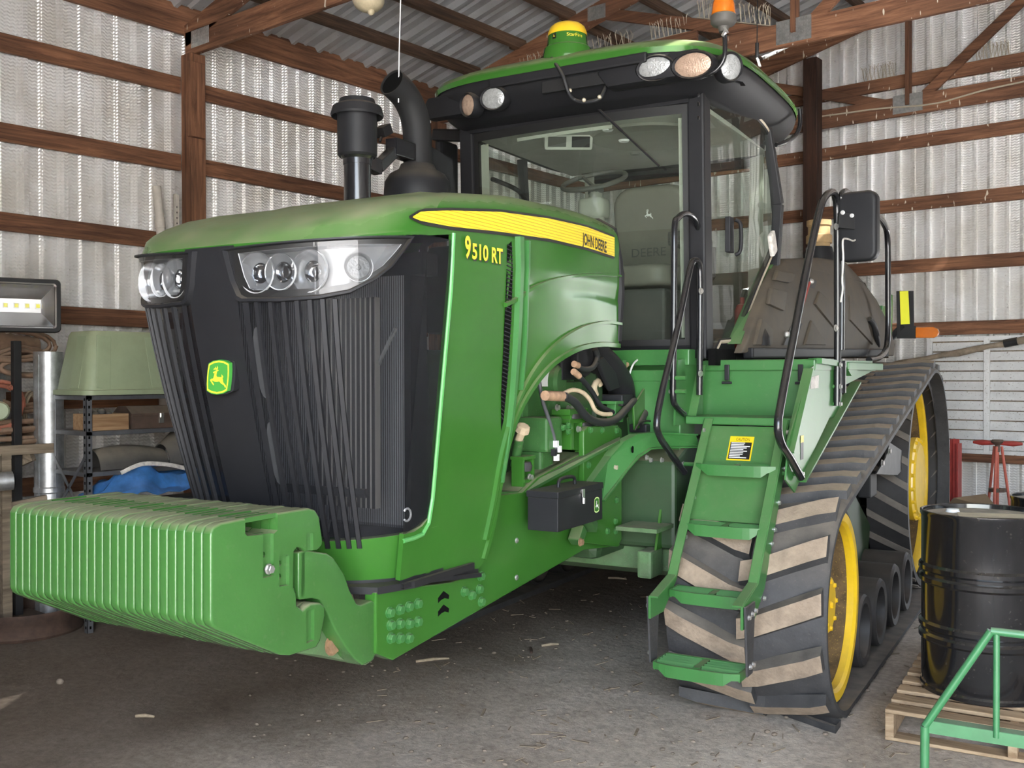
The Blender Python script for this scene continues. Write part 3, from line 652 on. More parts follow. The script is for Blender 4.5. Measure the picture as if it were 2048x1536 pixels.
# ---- suitcase weights: 26 castings side by side
WN, WT = 26, 0.0352
XW = WN*WT/2
wpx = [(422,1245),(422,1069),(428,1055),(443,1047),(490,1038),(556,1027),(619,1017),(632,1021),(640,1034),(647,1083),(646,1092),(637,1101),(614,1104),(604,1097),(596,1096),(590,1104),(589,1175),(594,1186),(595,1213),(603,1217),(607,1222),(612,1216),(622,1208),(642,1206),(651,1214),(652,1231),(642,1283),(634,1296),(580,1313),(560,1311),(436,1261),(427,1255)]
wprof = [(lambda p: (p.y, p.z))(P(u,v,x=XW)) for u, v in wpx]
w = MB().prism(wprof, 'x', -WT*0.5, WT*0.5-0.001)
wo = obj('suitcase_weight', w, 'green_cast', o=(0,0,0), bevel=0.0115, seg=3)
def cutter(pxs, x0, x1, bev=0.0):
    pr = [(lambda p: (p.y, p.z))(P(u,v,x=XW)) for u, v in pxs]
    return obj('c', MB().prism(pr, 'x', x0, x1), 'green_cast', o=(0,0,0), bevel=bev, seg=2)
cs = [cutter([(491,1048),(556,1036),(556,1061),(549,1068),(495,1073),(491,1068)], -0.05, 0.05),
      cutter([(491,1030),(556,1018),(556,1040),(491,1050)], WT*0.5-0.010, 0.05),
      cutter([(527,1068),(548,1065),(548,1152),(527,1157)], WT*0.5-0.014, 0.05),
      cutter([(559,1113),(579,1110),(579,1171),(559,1174)], WT*0.5-0.014, 0.05),
      cutter([(613,1068),(627,1066),(627,1103),(613,1105)], WT*0.5-0.014, 0.05),
      cutter([(613,1222),(629,1219),(629,1281),(614,1288)], WT*0.5-0.014, 0.05)]
for u, v in ((533,1111),(565,1129),(565,1155)):
    p = P(u,v,x=XW); cs.append(obj('c', MB().lathe([(0,-0.05),(0.0095,-0.05),(0.0095,0.05),(0,0.05)], (0,p.y,p.z), 'x', 12), 'green_cast', o=(0,0,0)))
wm = cut(wo, cs); bpy.data.objects.remove(wo)
wm.polygons.foreach_set('use_smooth', [True]*len(wm.polygons)); wm.set_sharp_from_angle(angle=math.radians(40))
for i in range(WN):
    put('suitcase_weight', wm, (-XW+WT*(i+0.5), 0, random.uniform(-0.0015,0.0015)), TR)
bolt(TR, P(536,1138,x=XW-0.008), (1,0,0), 0.013, 0.018, 'zinc')

# ---- weight bracket: cast arms hooked through the weights, bolted to the frame nose
XB = 0.44
apx = [(597,1105),(611,1100),(655,1107),(668,1116),(690,1150),(700,1180),(714,1208),(722,1210),(744,1201),(752,1206),(752,1310),(744,1322),(726,1331),(710,1318),(690,1292),(672,1262),(655,1225),(640,1200),(625,1197),(601,1200),(597,1195)]
aprof = [(lambda p: (p.y, p.z))(P(u,v,x=XB)) for u, v in apx]
for s in (1, -1):
    tp('weight_arm', MB().prism(aprof, 'x', s*(XB-0.075), s*XB), 'green_cast', bevel=0.014, seg=3, sm=40)
lowp = [(lambda p: (p.y, p.z))(P(u,v,x=XB-0.08)) for u, v in ((628,1212),(690,1215),(745,1210),(745,1318),(726,1331),(640,1312),(590,1306),(600,1260))]
tp('bracket_casting', MB().prism(lowp, 'x', -(XB-0.065), XB-0.065), 'green_dusty_cast', bevel=0.015, seg=2, sm=40)
tp('hook_bar', MB().prism([(lambda p: (p.y, p.z))(P(u,v,x=XB)) for u, v in ((600,1104),(612,1101),(612,1196),(600,1196))], 'x', -XB, XB), 'green_cast', bevel=0.006)
bolt(TR, P(664,1289,x=XB-0.063), (1,0,0), 0.030, 0.016, 'bolt_rust')

# ---- front frame rails
XF = 0.45
fpx = [(752,1186),(752,1308),(786,1321),(1168,1100),(1240,1092),(1240,858),(1176,852),(1168,880),(1168,905),(1075,955),(1045,985),(1000,990),(975,1060),(950,1150),(900,1165),(770,1180)]
fprof = [(lambda p: (p.y, p.z))(P(u,v,x=XF)) for u, v in fpx]
for s in (1, -1):
    tp('frame_rail', MB().prism(fprof, 'x', s*(XF-0.05), s*XF), 'green', bevel=0.006, seg=2)
tp('frame_top_plate', MB().prism([(lambda p: (p.y, p.z))(P(u,v,x=XF)) for u, v in ((1000,985),(1045,983),(1075,955),(1168,905),(1168,915),(1080,965),(1050,993),(1000,995))], 'x', -(XF-0.02), XF-0.02), 'green_dirty')
fw = P(1168,905,x=XF); bk = P(1230,865,x=XF)
tp('top_flange', MB().slab([P(1050,984,x=XF), P(1080,956,x=XF), P(1165,908,x=XF), P(1240,873,x=XF+0.05), P(1240,880,x=XF+0.10)], (0.1,-0.3,1), 0.014), 'green_dirty')
tp('cross_member', MB().box2((-XF+0.03, fw.y-0.1, 0.85), (XF-0.03, fw.y+0.1, 1.2)), 'green_dark')
tp('axle_plate', MB().prism([(lambda p: (p.y, p.z))(P(u,v,x=XF+0.03)) for u, v in ((1168,862),(1176,853),(1236,850),(1244,858),(1244,1080),(1236,1094),(1168,1086))], 'x', XF, XF+0.03), 'green', bevel=0.006)
tp('axle_plate', MB().prism([(lambda p: (p.y, p.z))(P(u,v,x=XF+0.03)) for u, v in ((1168,862),(1176,853),(1236,850),(1244,858),(1244,1080),(1236,1094),(1168,1086))], 'x', -XF-0.03, -XF), 'green', bevel=0.006)
for u, v in ((778,1225),(798,1219),(816,1213),(834,1207),(780,1250),(798,1247),(817,1247),(834,1243),(780,1276),(798,1276),(816,1276),(927,1183),(942,1190),(957,1178),(961,1203),(960,1152)):
    bolt(TR, P(u,v,x=XF), (1,0,0), 0.0165, 0.018, 'green_plate')
for u, v in ((1033,1081),(1033,1155)): bolt(TR, P(u,v,x=XF), (1,0,0), 0.010, 0.006, 'zinc')
for u, v in ((1180,860),(1203,860),(1232,861),(1214,897),(1232,892),(1232,1000),(1230,1042),(1230,1062),(1214,1062),(1176,930)):
    bolt(TR, P(u,v,x=XF+0.03), (1,0,0), 0.014, 0.012, 'green_plate')
for k in (0, 27):     # heart-shaped lifting holes
    hp = [(u, v+k) for u, v in ((876,1196),(887,1182),(898,1190),(897,1198),(889,1196),(882,1200),(876,1206))]
    tp('lifting_hole', MB().prism([(lambda p: (p.y, p.z))(P(u,v,x=XF)) for u, v in hp], 'x', XF-0.004, XF+0.001), 'black_void')

# ---- hood: nose plan is a superellipse that narrows and leans back towards the bottom
def hprm(Z):
    k = max(0.0, min(1.3, (2.12-Z)/0.92)); return 0.60-0.10*k, 2.42+0.20*k**1.35, 0.42, 2.6
def S(s, Z, off=0.0):
    hx, yf, ly, n = hprm(Z); th = s*PI/2; c, sn = math.cos(th), math.sin(th)
    p = V(hx*math.copysign(abs(sn)**(2/n), sn), yf+ly-ly*abs(c)**(2/n), Z)
    if off:
        e = 0.004; q = S(min(1, s+e), Z)-S(max(-1, s-e), Z); nn = V(q.y, -q.x, 0)
        if nn.length > 1e-9: p = p+nn.normalized()*off
    return p
def sz(u, v):
    """pixel -> (s, Z) on the right half of the nose"""
    best = None; rs = (-1.0, 1.0, 0.9, 2.4)
    for it in range(7):
        a, b, c, d = rs; bb = None
        for i in range(17):
            for j in range(17):
                s_, z_ = a+(b-a)*i/16, c+(d-c)*j/16
                if it == 0 and s_ < -0.5: continue
                q = TF.proj(S(s_, z_)); e = (q[0]-u)**2+(q[1]-v)**2
                if bb is None or e < bb[0]: bb = (e, s_, z_)
        ws, wz = (b-a)/8, (d-c)/8; rs = (bb[1]-ws, bb[1]+ws, bb[2]-wz, bb[2]+wz)
    return bb[1], bb[2]
def LIP(s, Y=None):
    a = abs(s); return 2.135+0.055*max(0.0, (a-0.35)/0.65)**1.3
def seam(Y): return interp([(2.84,2.19),(3.0,2.213),(3.33,2.238),(3.75,2.252),(4.1,2.243),(4.5,2.21)], Y)
def ZT(Y): return interp([(2.42,2.15),(2.5,2.212),(2.62,2.26),(2.76,2.305),(3.1,2.375),(3.5,2.425),(4.05,2.45),(4.3,2.447),(4.55,2.425)], Y)
YR = 4.47
# top shell: level curves from the lip up to the crown
lev = [(0,0,0.0),(0.0,0.002,0.10),(0.004,0.012,0.55),(0.012,0.03,0.72),(0.03,0.07,0.87),(0.06,0.14,0.96),(0.11,0.26,1.0),(0.20,0.5,1.0),(0.33,0.9,1.0),(0.46,1.3,1.0),(0.5985,1.8,1.0)]
SS = [-1+2*i/48 for i in range(49)]; YS = [YR, 4.3, 4.1, 3.9, 3.7, 3.5, 3.3, 3.15, 3.0, 2.9]
def hood_pt(i, k):
    ix, iy, g = lev[k]; hx, yf, ly, n = 0.60, 2.42, 0.42, 2.6
    hx = max(0.0015, hx-ix); yf2 = yf+iy; ly2 = max(0.02, ly+0.02*k)
    if i < len(YS): sg, Y, X = -1, max(YS[i], min(yf2+ly2, YR)), -hx
    elif i >= len(YS)+49: Y, X = max(YS[len(YS)-1-(i-len(YS)-49)], min(yf2+ly2, YR)), hx
    else:
        s = SS[i-len(YS)]; th = s*PI/2
        X = hx*math.copysign(abs(math.sin(th))**(2/n), math.sin(th)); Y = yf2+ly2-ly2*abs(math.cos(th))**(2/n)
    if len(YS) <= i < len(YS)+49: lip = LIP(SS[i-len(YS)])
    else: lip = seam(Y)
    crown = 0.012*max(0, k-5)/5
    return V(X, Y, lip+g*(max(lip, ZT(Y))-lip)+crown)
ht = MB(); ht.grid(lambda i, k: hood_pt(int(i), int(k)), range(len(YS)*2+49), range(len(lev)))
tp('hood_top', ht, 'green', sm=50, weld=False)
lp = MB(); lp.grid(lambda i, k: hood_pt(int(i), 0)+V(0,0,-0.012*k)*1.0 if True else None, range(len(YS)*2+49), [0,1])
tp('hood_lip', lp, 'green', sm=50, weld=False)
# raised centre of the hood top
tp('hood_ridge', MB().grid(lambda x, Y: V(x*(0.34+0.02*math.sin(Y)), Y, ZT(Y)-0.004+0.034*min(1, (1-abs(x))*5)*min(1, (Y-2.95)/0.3)), [-1,-0.93,-0.8,-0.4,0,0.4,0.8,0.93,1], [2.95+0.16*i for i in range(10)]), 'green', sm=40)

def xs(Y, Z):   # side panel surface
    hx = hprm(Z)[0]
    b = 0.012*math.sin(PI*max(0, min(1, (Y-2.9)/1.6)))
    if Z < 2.05: b += 0.05*max(0, (Y-3.3)/1.2)*max(0, min(1, (2.1-Z)/0.5))
    return hx+b
def sp_at(u, v):
    x = 0.6
    for _ in range(8):
        p = P(u,v,x=x); x = xs(p.y, p.z)
    return P(u,v,x=x)
arch = [(lambda p: (p.y, p.z))(sp_at(u,v)) for u, v in ((955,1140),(965,1128),(978,1095),(990,1040),(1003,960),(1020,880),(1040,822),(1062,782),(1085,750),(1110,725),(1140,706),(1165,695),(1190,690),(1215,690),(1238,693))]
def botz(Y):
    if Y <= arch[0][0]: return lerp(0.985, arch[0][1], max(0, min(1, (Y-2.84)/(arch[0][0]-2.84))))
    return interp(arch, Y)
cols = sorted(set([3.0+0.03*i for i in range(9)]+[a[0] for a in arch]+[3.0+0.08*i for i in range(19)]+[YR]))
cols = [c for c in cols if 3.0 <= c <= YR]
def side_panel(sg, name, mat_):
    b = MB(); b.grid(lambda Y, t: (lambda Z: V(sg*xs(Y, Z), Y, Z))(lerp(seam(Y)-0.008, botz(Y), t)), cols, [i/22 for i in range(23)])
    return tp(name, b, mat_, sm=40, solid=0.02)
SPR = side_panel(1, 'hood_side_panel', 'green'); side_panel(-1, 'hood_side_panel', 'green')
# black mesh that wraps from the nose on to the front of the side, covered by the green panel behind Y=3.0
GY = 3.0
# nose grille (screen) and its solid ribs
def nose_patch(s0, s1, top, bot, ns, nz, off=0.0):
    b = MB(); return b.grid(lambda s, t: (lambda Z: S(s, Z, off))(lerp(top(s), bot(s), t)), [s0+(s1-s0)*i/ns for i in range(ns+1)], [j/nz for j in range(nz+1)])
GB = lambda s: 1.105+0.03*abs(s)
g = nose_patch(-1, 1, lambda s: LIP(s)-0.01, GB, 60, 20)
for sg in (-1, 1):      # continue along the side to the green panel
    g.grid(lambda Y, t, sg=sg: (lambda Z: V(sg*hprm(Z)[0], Y, Z))(lerp(LIP(1)-0.01, GB(1)+0.05*max(0, (Y-2.84))/0.16, t)), [2.84,2.9,2.96,3.02], [j/20 for j in range(21)])
tp('grille_screen', g, 'grille_mesh', sm=50, weld=False)
def rib(s, z0, z1, w=0.020, h=0.012, m='black_plastic', ds=0.0):
    b = MB(); n = 14; L = []
    for i in range(n+1):
        Z = lerp(z0, z1, i/n); c = S(s+ds*i/n, Z); o = S(s+ds*i/n, Z, h)-c; tn = V(-o.y, o.x, 0).normalized()
        L.append((c-tn*w/2, c-tn*w*0.36+o, c+tn*w*0.36+o, c+tn*w/2))
    b.grid(lambda i, j: L[int(i)][int(j)], range(n+1), range(4))
    return tp('grille_rib', b, m, sm=30, weld=False)
for i in range(6): rib(-0.52+0.07*i, 1.955, 1.10)
for i in range(7): rib(0.15+0.058*i, 1.945, 1.095)
# solid centre strip with the badge
cb = nose_patch(-0.075, 0.075, lambda s: 2.13, lambda s: 1.10, 6, 20, 0.006)
tp('grille_centre_strip', cb, 'black_plastic', sm=40)
for u in (-0.105, 0.105):
    tp('screen_edge', nose_patch(u-0.012, u+0.012, lambda s: 1.95, lambda s: 1.10, 2, 16, 0.008), 'black_plastic', sm=40)
# oval slots beside the strip
for z0, z1 in ((1.86,1.62),(1.54,1.32),(1.25,1.18)):
    b = MB(); 
    b.grid(lambda a, t: S(0.132+0.024*math.cos(a)*(1 if True else 0), lerp(z0, z1, 0.5)+(z0-z1)/2*math.sin(a)*t*1.0, 0.003) if t else S(0.128, (z0+z1)/2, 0.003), [2*PI*i/16 for i in range(17)], [0,1])
    tp('grille_slot', b, 'slot_grey')
# things behind the screen: radiator core, cooler, rods
tp('radiator_core', MB().box((0,2.98,1.60),(0.84,0.06,0.92)), 'radiator')
tp('radiator_frame', MB().box2((-0.46,2.95,1.1),(-0.42,3.05,2.14)).box2((0.42,2.95,1.1),(0.45,3.05,2.14)).box2((-0.5,2.95,2.06),(0.5,3.05,2.14)).box2((-0.43,2.95,1.08),(0.43,3.05,1.15)), 'black_matte')
tp('oil_cooler', MB().box((0.285,2.80,1.60),(0.26,0.03,0.74)), 'cooler')
tp('chrome_rod', MB().tube([P(617,640,y=2.86),P(617,925,y=2.88)],0.005,8), 'chrome')
tp('latch_cable', MB().tube(spline([P(792,655,y=2.80),P(735,780,y=2.82),P(680,940,y=2.84),P(652,1075,y=2.86)],6),0.007,8), 'galvanised')
tp('support_bar', MB().box2((0.05,2.72,1.275),(0.42,2.735,1.305)).box2((0.26,2.72,1.19),(0.275,2.735,1.3)), 'black_matte')
tp('grille_ring', MB().tube([S(0.80,1.205,0.012)+V(0.0,0.022*math.cos(a),0.022*math.sin(a)) for a in [PI*(-0.75)+1.5*PI*i/12 for i in range(13)]],0.004,6), 'decal_white')
# green chin under the grille
ch = nose_patch(-1, 1, lambda s: GB(s)+0.006, lambda s: 0.975, 48, 8, 0.004)
for sg in (-1, 1):
    ch.grid(lambda Y, t, sg=sg: (lambda Z: V(sg*(hprm(Z)[0]+0.004), Y, Z))(lerp(1.14+0.05*max(0,(Y-2.93))/0.07, 0.975, t)), [2.84,2.9,2.95,2.98,3.01], [i/8 for i in range(9)])
tp('hood_chin', ch, 'green', sm=50, solid=0.02)
tp('side_trim_edge', MB().tube([V(hprm(z)[0]+0.004,3.0,z) for z in (2.205,2.0,1.8,1.6,1.4,1.25)]+[V(hprm(1.16)[0]+0.006,2.985,1.16),V(hprm(1.125)[0]+0.008,2.95,1.125),V(hprm(1.12)[0]+0.006,2.90,1.118),V(hprm(1.12)[0]+0.004,2.84,1.116)],0.0085,8), 'edge_sheen_green')
# rubber skirt and black sill under the chin
sk = MB(); sk.grid(lambda s, j: S(s, 0.972, [0.006,0.006,0.022,0.022,-0.06][int(j)])+V(0,0,[0.004,-0.016,-0.016,-0.034,-0.034][int(j)]), [-1+2*i/40 for i in range(41)], range(5))
for sg in (-1, 1):
    sk.grid(lambda Y, j, sg=sg: (lambda z: V(sg*(xs(Y, z)+[0.004,0.004,0.020,0.020,-0.04][int(j)]), Y, z+[0.006,-0.010,-0.010,-0.026,-0.026][int(j)]))(botz(max(3.0, Y)) if Y >= 3.0 else 0.973), [2.84,2.92,3.0,3.1,3.2,arch[0][0]], range(5))
tp('skirt_seal', sk, 'black_plastic', sm=30, weld=False)
tp('nose_floor', MB().prism([(-0.50,2.9),(-0.45,2.75),(-0.3,2.68),(0.3,2.68),(0.45,2.75),(0.50,2.9),(0.5,3.3),(-0.5,3.3)],'z',0.94,0.965), 'black_matte')

# ---- headlights
def headlight(sg):
    outp = [sz(u,v) for u, v in ((441,499),(560,484),(690,474),(822,472))]
    bot = [sz(u,v) for u, v in ((441,499),(452,545),(468,596),(482,606),(560,606),(640,600),(700,588),(750,560),(780,535),(805,500),(822,472))]
    top_ = sorted(outp); bot_ = sorted(bot)
    s0, s1 = top_[0][0], top_[-1][0]
    T_ = lambda s: interp(top_, s); B_ = lambda s: interp(bot_, s)
    ss = [s0+(s1-s0)*i/44 for i in range(45)]
    def Q(s, Z, off):
        p = S(s, Z, off); return V(sg*p.x, p.y, p.z)
    root = None
    # dark back panel, chrome housing, clear cover, bezel
    hb = MB(); mid = lambda s, k, t: lerp(T_(s)-k, B_(s)+k, t)
    def inset(s, t, k):
        a, b_ = T_(s)-k*0.8, B_(s)+k
        if a < b_: a = b_ = (T_(s)+B_(s))/2
        return lerp(a, b_, t)
    bz = MB(); n = 60; outer = [(s, T_(s)) for s in ss]+[(s, B_(s)) for s in reversed(ss[1:-1])]
    cs_ = sum(s for s, _ in outer)/len(outer); cz_ = sum(z for _, z in outer)/len(outer)
    def sc(k, e=0.0): return [(cs_+(s-cs_)*k[0], cz_+(z-cz_)*k[1]) for s, z in outer]
    L = [[Q(s, z, 0.002) for s, z in outer], [Q(s, z, 0.022) for s, z in sc((0.985,0.97))], [Q(s, z, 0.022) for s, z in sc((0.955,0.90))], [Q(s, z, 0.006) for s, z in sc((0.94,0.86))]]
    bz.grid(lambda i, j: L[int(j)][int(i) % len(outer)], range(len(outer)+1), range(4))
    hl = tp('headlight', bz, 'black_plastic', sm=40, weld=False)
    innr = sc((0.925,0.82)); m2 = len(innr)
    fr = MB(); L2 = [[Q(s, z, 0.006) for s, z in sc((0.94,0.86))], [Q(s, z, 0.004) for s, z in sc((0.86,0.68))], [Q(s, z, -0.07) for s, z in sc((0.84,0.66))]]
    fr.grid(lambda i, j: L2[int(j)][int(i) % m2], range(m2+1), range(2)); obj('lamp_mask', fr, 'black_decal', hl, sm=40, weld=False)
    fr = MB(); fr.grid(lambda i, j: L2[1+int(j)][int(i) % m2], range(m2+1), range(2))
    back = [Q(s, z, -0.07) for s, z in sc((0.84,0.66))]; k = len(ss)
    fr.add(back, [(i, i+1, (m2-1-i) % m2, (m2-i) % m2) for i in range(0, k-1)])
    obj('reflector_housing', fr, 'lamp_housing', hl, sm=30, weld=False)
    cv = MB(); co = [Q(s, z, 0.007) for s, z in sc((0.935,0.85))]; cv.add(co, [(i, i+1, (m2-1-i) % m2, (m2-i) % m2) for i in range(0, k-1)])
    obj('clear_cover', cv, 'lamp_glass', hl, sm=40, weld=False)
    fwd = V(0,-1,0.0)
    for (u, v), r, kind in (((512,545),0.066,'h'),((563,543),0.058,'p'),((628,541),0.068,'h'),((720,534),0.046,'r')):
        s_, z_ = sz(u, v); c = Q(s_, z_, -0.055); d = V(sg*0.10,-1,0).normalized() if kind != 'r' else V(sg*0.75,-0.75,0).normalized()
        c = c+d*0.0
        b = MB(); b.lathe([(0.016,-0.01),(r*0.6,0.006),(r*0.88,0.028),(r,0.052),(r*1.05,0.054),(r*1.05,0.045)], c, d, 28)
        rf = obj('reflector_bowl', b, 'lamp_bowl', hl, sm=30)
        b = MB()
        if kind == 'h': b.lathe([(0.0,0.018),(r*0.22,0.016),(r*0.30,0.006),(r*0.42,0.006),(r*0.46,0.030),(r*0.52,0.030),(r*0.50,0.0)], c, d, 24)
        elif kind == 'p': b.lathe([(0.0,0.036),(r*0.30,0.030),(r*0.42,0.018),(r*0.46,0.018),(r*0.50,0.034),(r*0.60,0.034),(r*0.62,0.0)], c, d, 24)
        else: b.lathe([(0.0,0.050),(r*0.16,0.049),(r*0.2,0.044),(r*0.80,0.044),(r*0.9,0.050)], c, d, 24)
        obj('lamp_lens', b, 'lens_white' if kind == 'r' else 'chrome', hl, sm=30)
    return hl
headlight(1); headlight(-1)

# ---- badge on the centre strip
bc = S(0.0, 1.695, 0.012); bn = V(0,-1,-0.12).normalized(); bu = V(0,0.1,1).normalized(); br = V(1,0,0)
bsz = 0.112
def badge(c, r, u, nrm, size, parent, backm='decal_green', rim='decal_yellow', deer='decal_yellow', th=0.012):
    f = lambda k, o: [c+r*(x*1.2*k*size)+u*(y*k*size)+nrm*o for x, y in SHIELD]
    b = MB(); n = len(SHIELD); vs = f(1.06, 0)+f(1.06, th); b.add(vs, [(i, (i+1) % n, (i+1) % n+n, i+n) for i in range(n)]+[tuple(range(n, 2*n))])
    o = tp('badge', b, backm, parent)
    b = MB(); a, d = f(1.0, th+0.001), f(0.90, th+0.001); b.add(a+d, [(i, (i+1) % n, (i+1) % n+n, i+n) for i in range(n)]); obj('badge_rim', b, rim, o)
    obj('deer_emblem', deer_mb(lambda x, y: c+r*(x*1.2*size)+u*(y*size)+nrm*(th+0.0016)), deer, o)
    return o
tp('badge_backing', MB().slab([bc+br*(x*1.35*bsz+0.008)+bu*(y*1.12*bsz)+bn*0.012 for x, y in SHIELD], bn, 0.03), 'black_plastic', bevel=0.004)
badge(bc+bn*0.012, br, bu, bn, bsz, TR)

# ---- stripe and lettering on the hood side
def hs(Y, Z, off): return V(0.597+off+0.0*Y, Y, Z)
st_t = [(2.755,2.232),(2.80,2.255),(2.98,2.283),(3.33,2.327),(3.75,2.356),(4.1,2.365),(4.40,2.353)]
st_b = [(2.755,2.228),(2.80,2.222),(2.98,2.226),(3.33,2.250),(3.75,2.270),(4.1,2.272),(4.40,2.262)]
def stripe_x(Y, Z):
    if Y < 2.84:
        q = (0.42-(Y-2.42))/0.42; return 0.60*(1-max(0,q)**2.6)**(1/2.6)+0.003
    return 0.600+0.003
def strip_patch(t, b_, n=40, off=0.0):
    y0, y1 = t[0][0], t[-1][0]
    return MB().grid(lambda Y, k: (lambda Z: V(stripe_x(Y, Z)+off, Y, Z))(lerp(interp(b_, Y), interp(t, Y), k)), [y0+(y1-y0)*i/n for i in range(n+1)], [0, 1])
bt = [(y, z+0.010) for y, z in st_t]; bb = [(y, z-0.012) for y, z in st_b]; bt[0] = (2.74, 2.232); bb[0] = (2.74, 2.224)
so = tp('stripe_decal', strip_patch(bt, bb, 40, 0.0), 'black_decal')
obj('yellow_stripe', strip_patch(st_t, st_b, 40, 0.0018), 'stripe_yellow', so)
def letters(s, Y0, Z0, w_, h_, xoff, m, parent, slope=0.0, name='lettering'):
    cap = 0.70
    return obj(name, text_mb(s, lambda x, y, w: V(stripe_x(Y0+x/w*w_, 0)+xoff, Y0+x/w*w_, Z0+y/cap*h_+slope*x/w*w_), bold=0.028), m, parent)
letters('JOHN DEERE', 4.05, 2.284, 0.255, 0.050, 0.0034, 'black_decal', so, -0.05)
for o_, m_, xo in (((0.006,-0.006),'black_decal',0.0),((0,0),'decal_yellow',0.0015)):
    for s_, y_, w_, h_ in (('9',3.060,0.040,0.078),('510',3.108,0.115,0.056),('RT',3.245,0.085,0.056)):
        letters(s_, y_+o_[0], 2.125+o_[1], w_, h_, xs(3.1,2.15)-0.600+xo+0.004, m_, SPR, 0.02, 'model_number')
# ---- ribs, vents and wheel-arch flare on the side panel
def side_strip(pxs, w0, hgt, m, name, w1=None, k=5):
    pts = spline([sp_at(u,v) for u, v in pxs], k); n = len(pts); b = MB(); L = []
    for i, p in enumerate(pts):
        d = (pts[min(n-1,i+1)]-pts[max(0,i-1)]).normalized(); a = V(1,0,0).cross(d).normalized(); ww = lerp(w0, w1 if w1 else w0, i/(n-1))
        q = lambda t, o: (lambda c: V(xs(c.y, c.z)+o, c.y, c.z))(p+a*t)
        L.append((q(-ww/2,0.0), q(-ww*0.38,hgt), q(ww*0.38,hgt), q(ww/2,0.0)))
    b.grid(lambda i, j: L[int(i)][int(j)], range(n), range(4)); b.add([L[0][j] for j in range(4)], [(0,1,2,3)]); b.add([L[-1][j] for j in range(4)], [(0,1,2,3)])
    return tp(name, b, m, sm=30, weld=False)
vent = [(1013,492),(1022,482),(1024,540),(1021,640),(1014,750),(1006,840),(1001,862),(1001,790),(1006,680),(1011,570)]
vb = MB(); vb.add([(lambda p: p+V(0.003,0,0))(sp_at(u,v)) for u, v in vent], [tuple(range(len(vent)))]); vo = tp('side_vent', vb, 'black_void')
for i in range(44):
    v = 492+i*8.2
    a = interp([(482,1013),(570,1011),(680,1006),(790,1001),(862,1001)], v); c = interp([(482,1022),(540,1024),(640,1021),(750,1014),(862,1002)], v)
    if c-a > 3: obj('vent_louver', MB().bar(sp_at(a,v-2)+V(0.005,0,0), sp_at(c,v+3)+V(0.005,0,0), 0.003, 0.004), 'black_plastic', vo)
side_strip([(1035,474),(1036,540),(1032,640),(1026,740),(1018,830),(1008,900),(998,965)], 0.040, 0.022, 'green_plate', 'side_fin', 0.012)
side_strip([(1051,482),(1049,560),(1046,680),(1038,780)], 0.022, 0.020, 'green_plate', 'side_fin', 0.006)
side_strip([(1008,610),(1035,596),(1060,578),(1100,562),(1150,552),(1200,549),(1238,552)], 0.020, 0.014, 'green', 'side_rib', 0.012)
side_strip([(968,1080),(985,1000),(1003,900),(1030,810),(1070,735),(1115,685),(1165,655),(1210,645),(1239,648)], 0.022, 0.016, 'green', 'arch_crease', 0.016)
side_strip([(966,1118),(984,1050),(998,970),(1016,885),(1037,823),(1060,782),(1084,749),(1110,724),(1140,705),(1168,694),(1205,689),(1237,692)], 0.026, 0.012, 'green', 'arch_lip')
# rear bulkhead and dark seal behind the hood
tp('hood_rear_seal', MB().tube([V(0.585,4.475,1.86),V(0.60,4.48,2.1),V(0.59,4.48,2.25),V(0.56,4.48,2.40),V(0.48,4.485,2.445),V(0,4.49,2.46),V(-0.48,4.485,2.445),V(-0.56,4.48,2.40),V(-0.6,4.48,2.1)],0.022,8), 'black_matte', sm=40)
tp('cowl', MB().prism([(-0.56,1.92),(0.56,1.92),(0.57,2.2),(0.53,2.39),(-0.53,2.39),(-0.57,2.2)],'y',4.46,4.62), 'black_matte', bevel=0.03, sm=40)

# ---- cab
# roof: black underside pod with green cap
RC, RX, RY = 5.86, 0.97, 1.02
def roof_ring(z, inx, iny, n=72, ne=4.2, dy=0.0):
    o = []
    for i in range(n):
        a = 2*PI*i/n; c, s = math.cos(a), math.sin(a)
        X = (RX-inx)*math.copysign(abs(c)**(2/ne), c); Y = RC+dy+(RY-iny)*math.copysign(abs(s)**(2/ne), s)
        o.append(V(X, Y, z+0.035*(1-(X/RX)**2)*(0.0)+0.05*min(0, (RC-Y)/RY)*max(0, (Y-RC)/RY)))
    return o
def roof_part(levels, name, m, cap_top=False, cap_bot=False, **kw):
    b = MB(); R_ = [roof_ring(*l) for l in levels]; n = len(R_[0])
    b.grid(lambda i, j: R_[int(j)][int(i) % n], range(n+1), range(len(levels)))
    if cap_top: b.add(R_[-1], [tuple(range(n))])
    if cap_bot: b.add(R_[0], [tuple(range(n))])
    return tp(name, b, m, sm=45, **kw)
roof_part([(3.365,-0.004,-0.004),(3.395,-0.008,-0.008),(3.425,0.012,0.014),(3.455,0.06,0.07),(3.475,0.16,0.2),(3.488,0.35,0.45),(3.495,0.7,0.8)], 'cab_roof', 'green', cap_top=True)
roof_part([(3.185,0.15,0.16),(3.195,0.13,0.14),(3.26,0.055,0.05),(3.32,0.010,0.010),(3.352,0.0,0.0),(3.372,0.006,0.006)], 'roof_pod', 'black_plastic', cap_bot=True)
tp('roof_brow', MB().box((0.12,RC-RY-0.004,3.335),(0.95,0.03,0.055)), 'black_plastic', bevel=0.012, seg=2)
for (u0, v0), (u1, v1) in (((1085,168),(1290,135)),):
    pa_, pb_ = P(u0,v0,y=RC-RY+0.03), P(u1,v1,y=RC-RY+0.03)
    tp('pod_recess', MB().bar(pa_+V(0,0,-0.02), pb_+V(0,0,-0.02), 0.02, 0.07), 'black_matte', bevel=0.006)
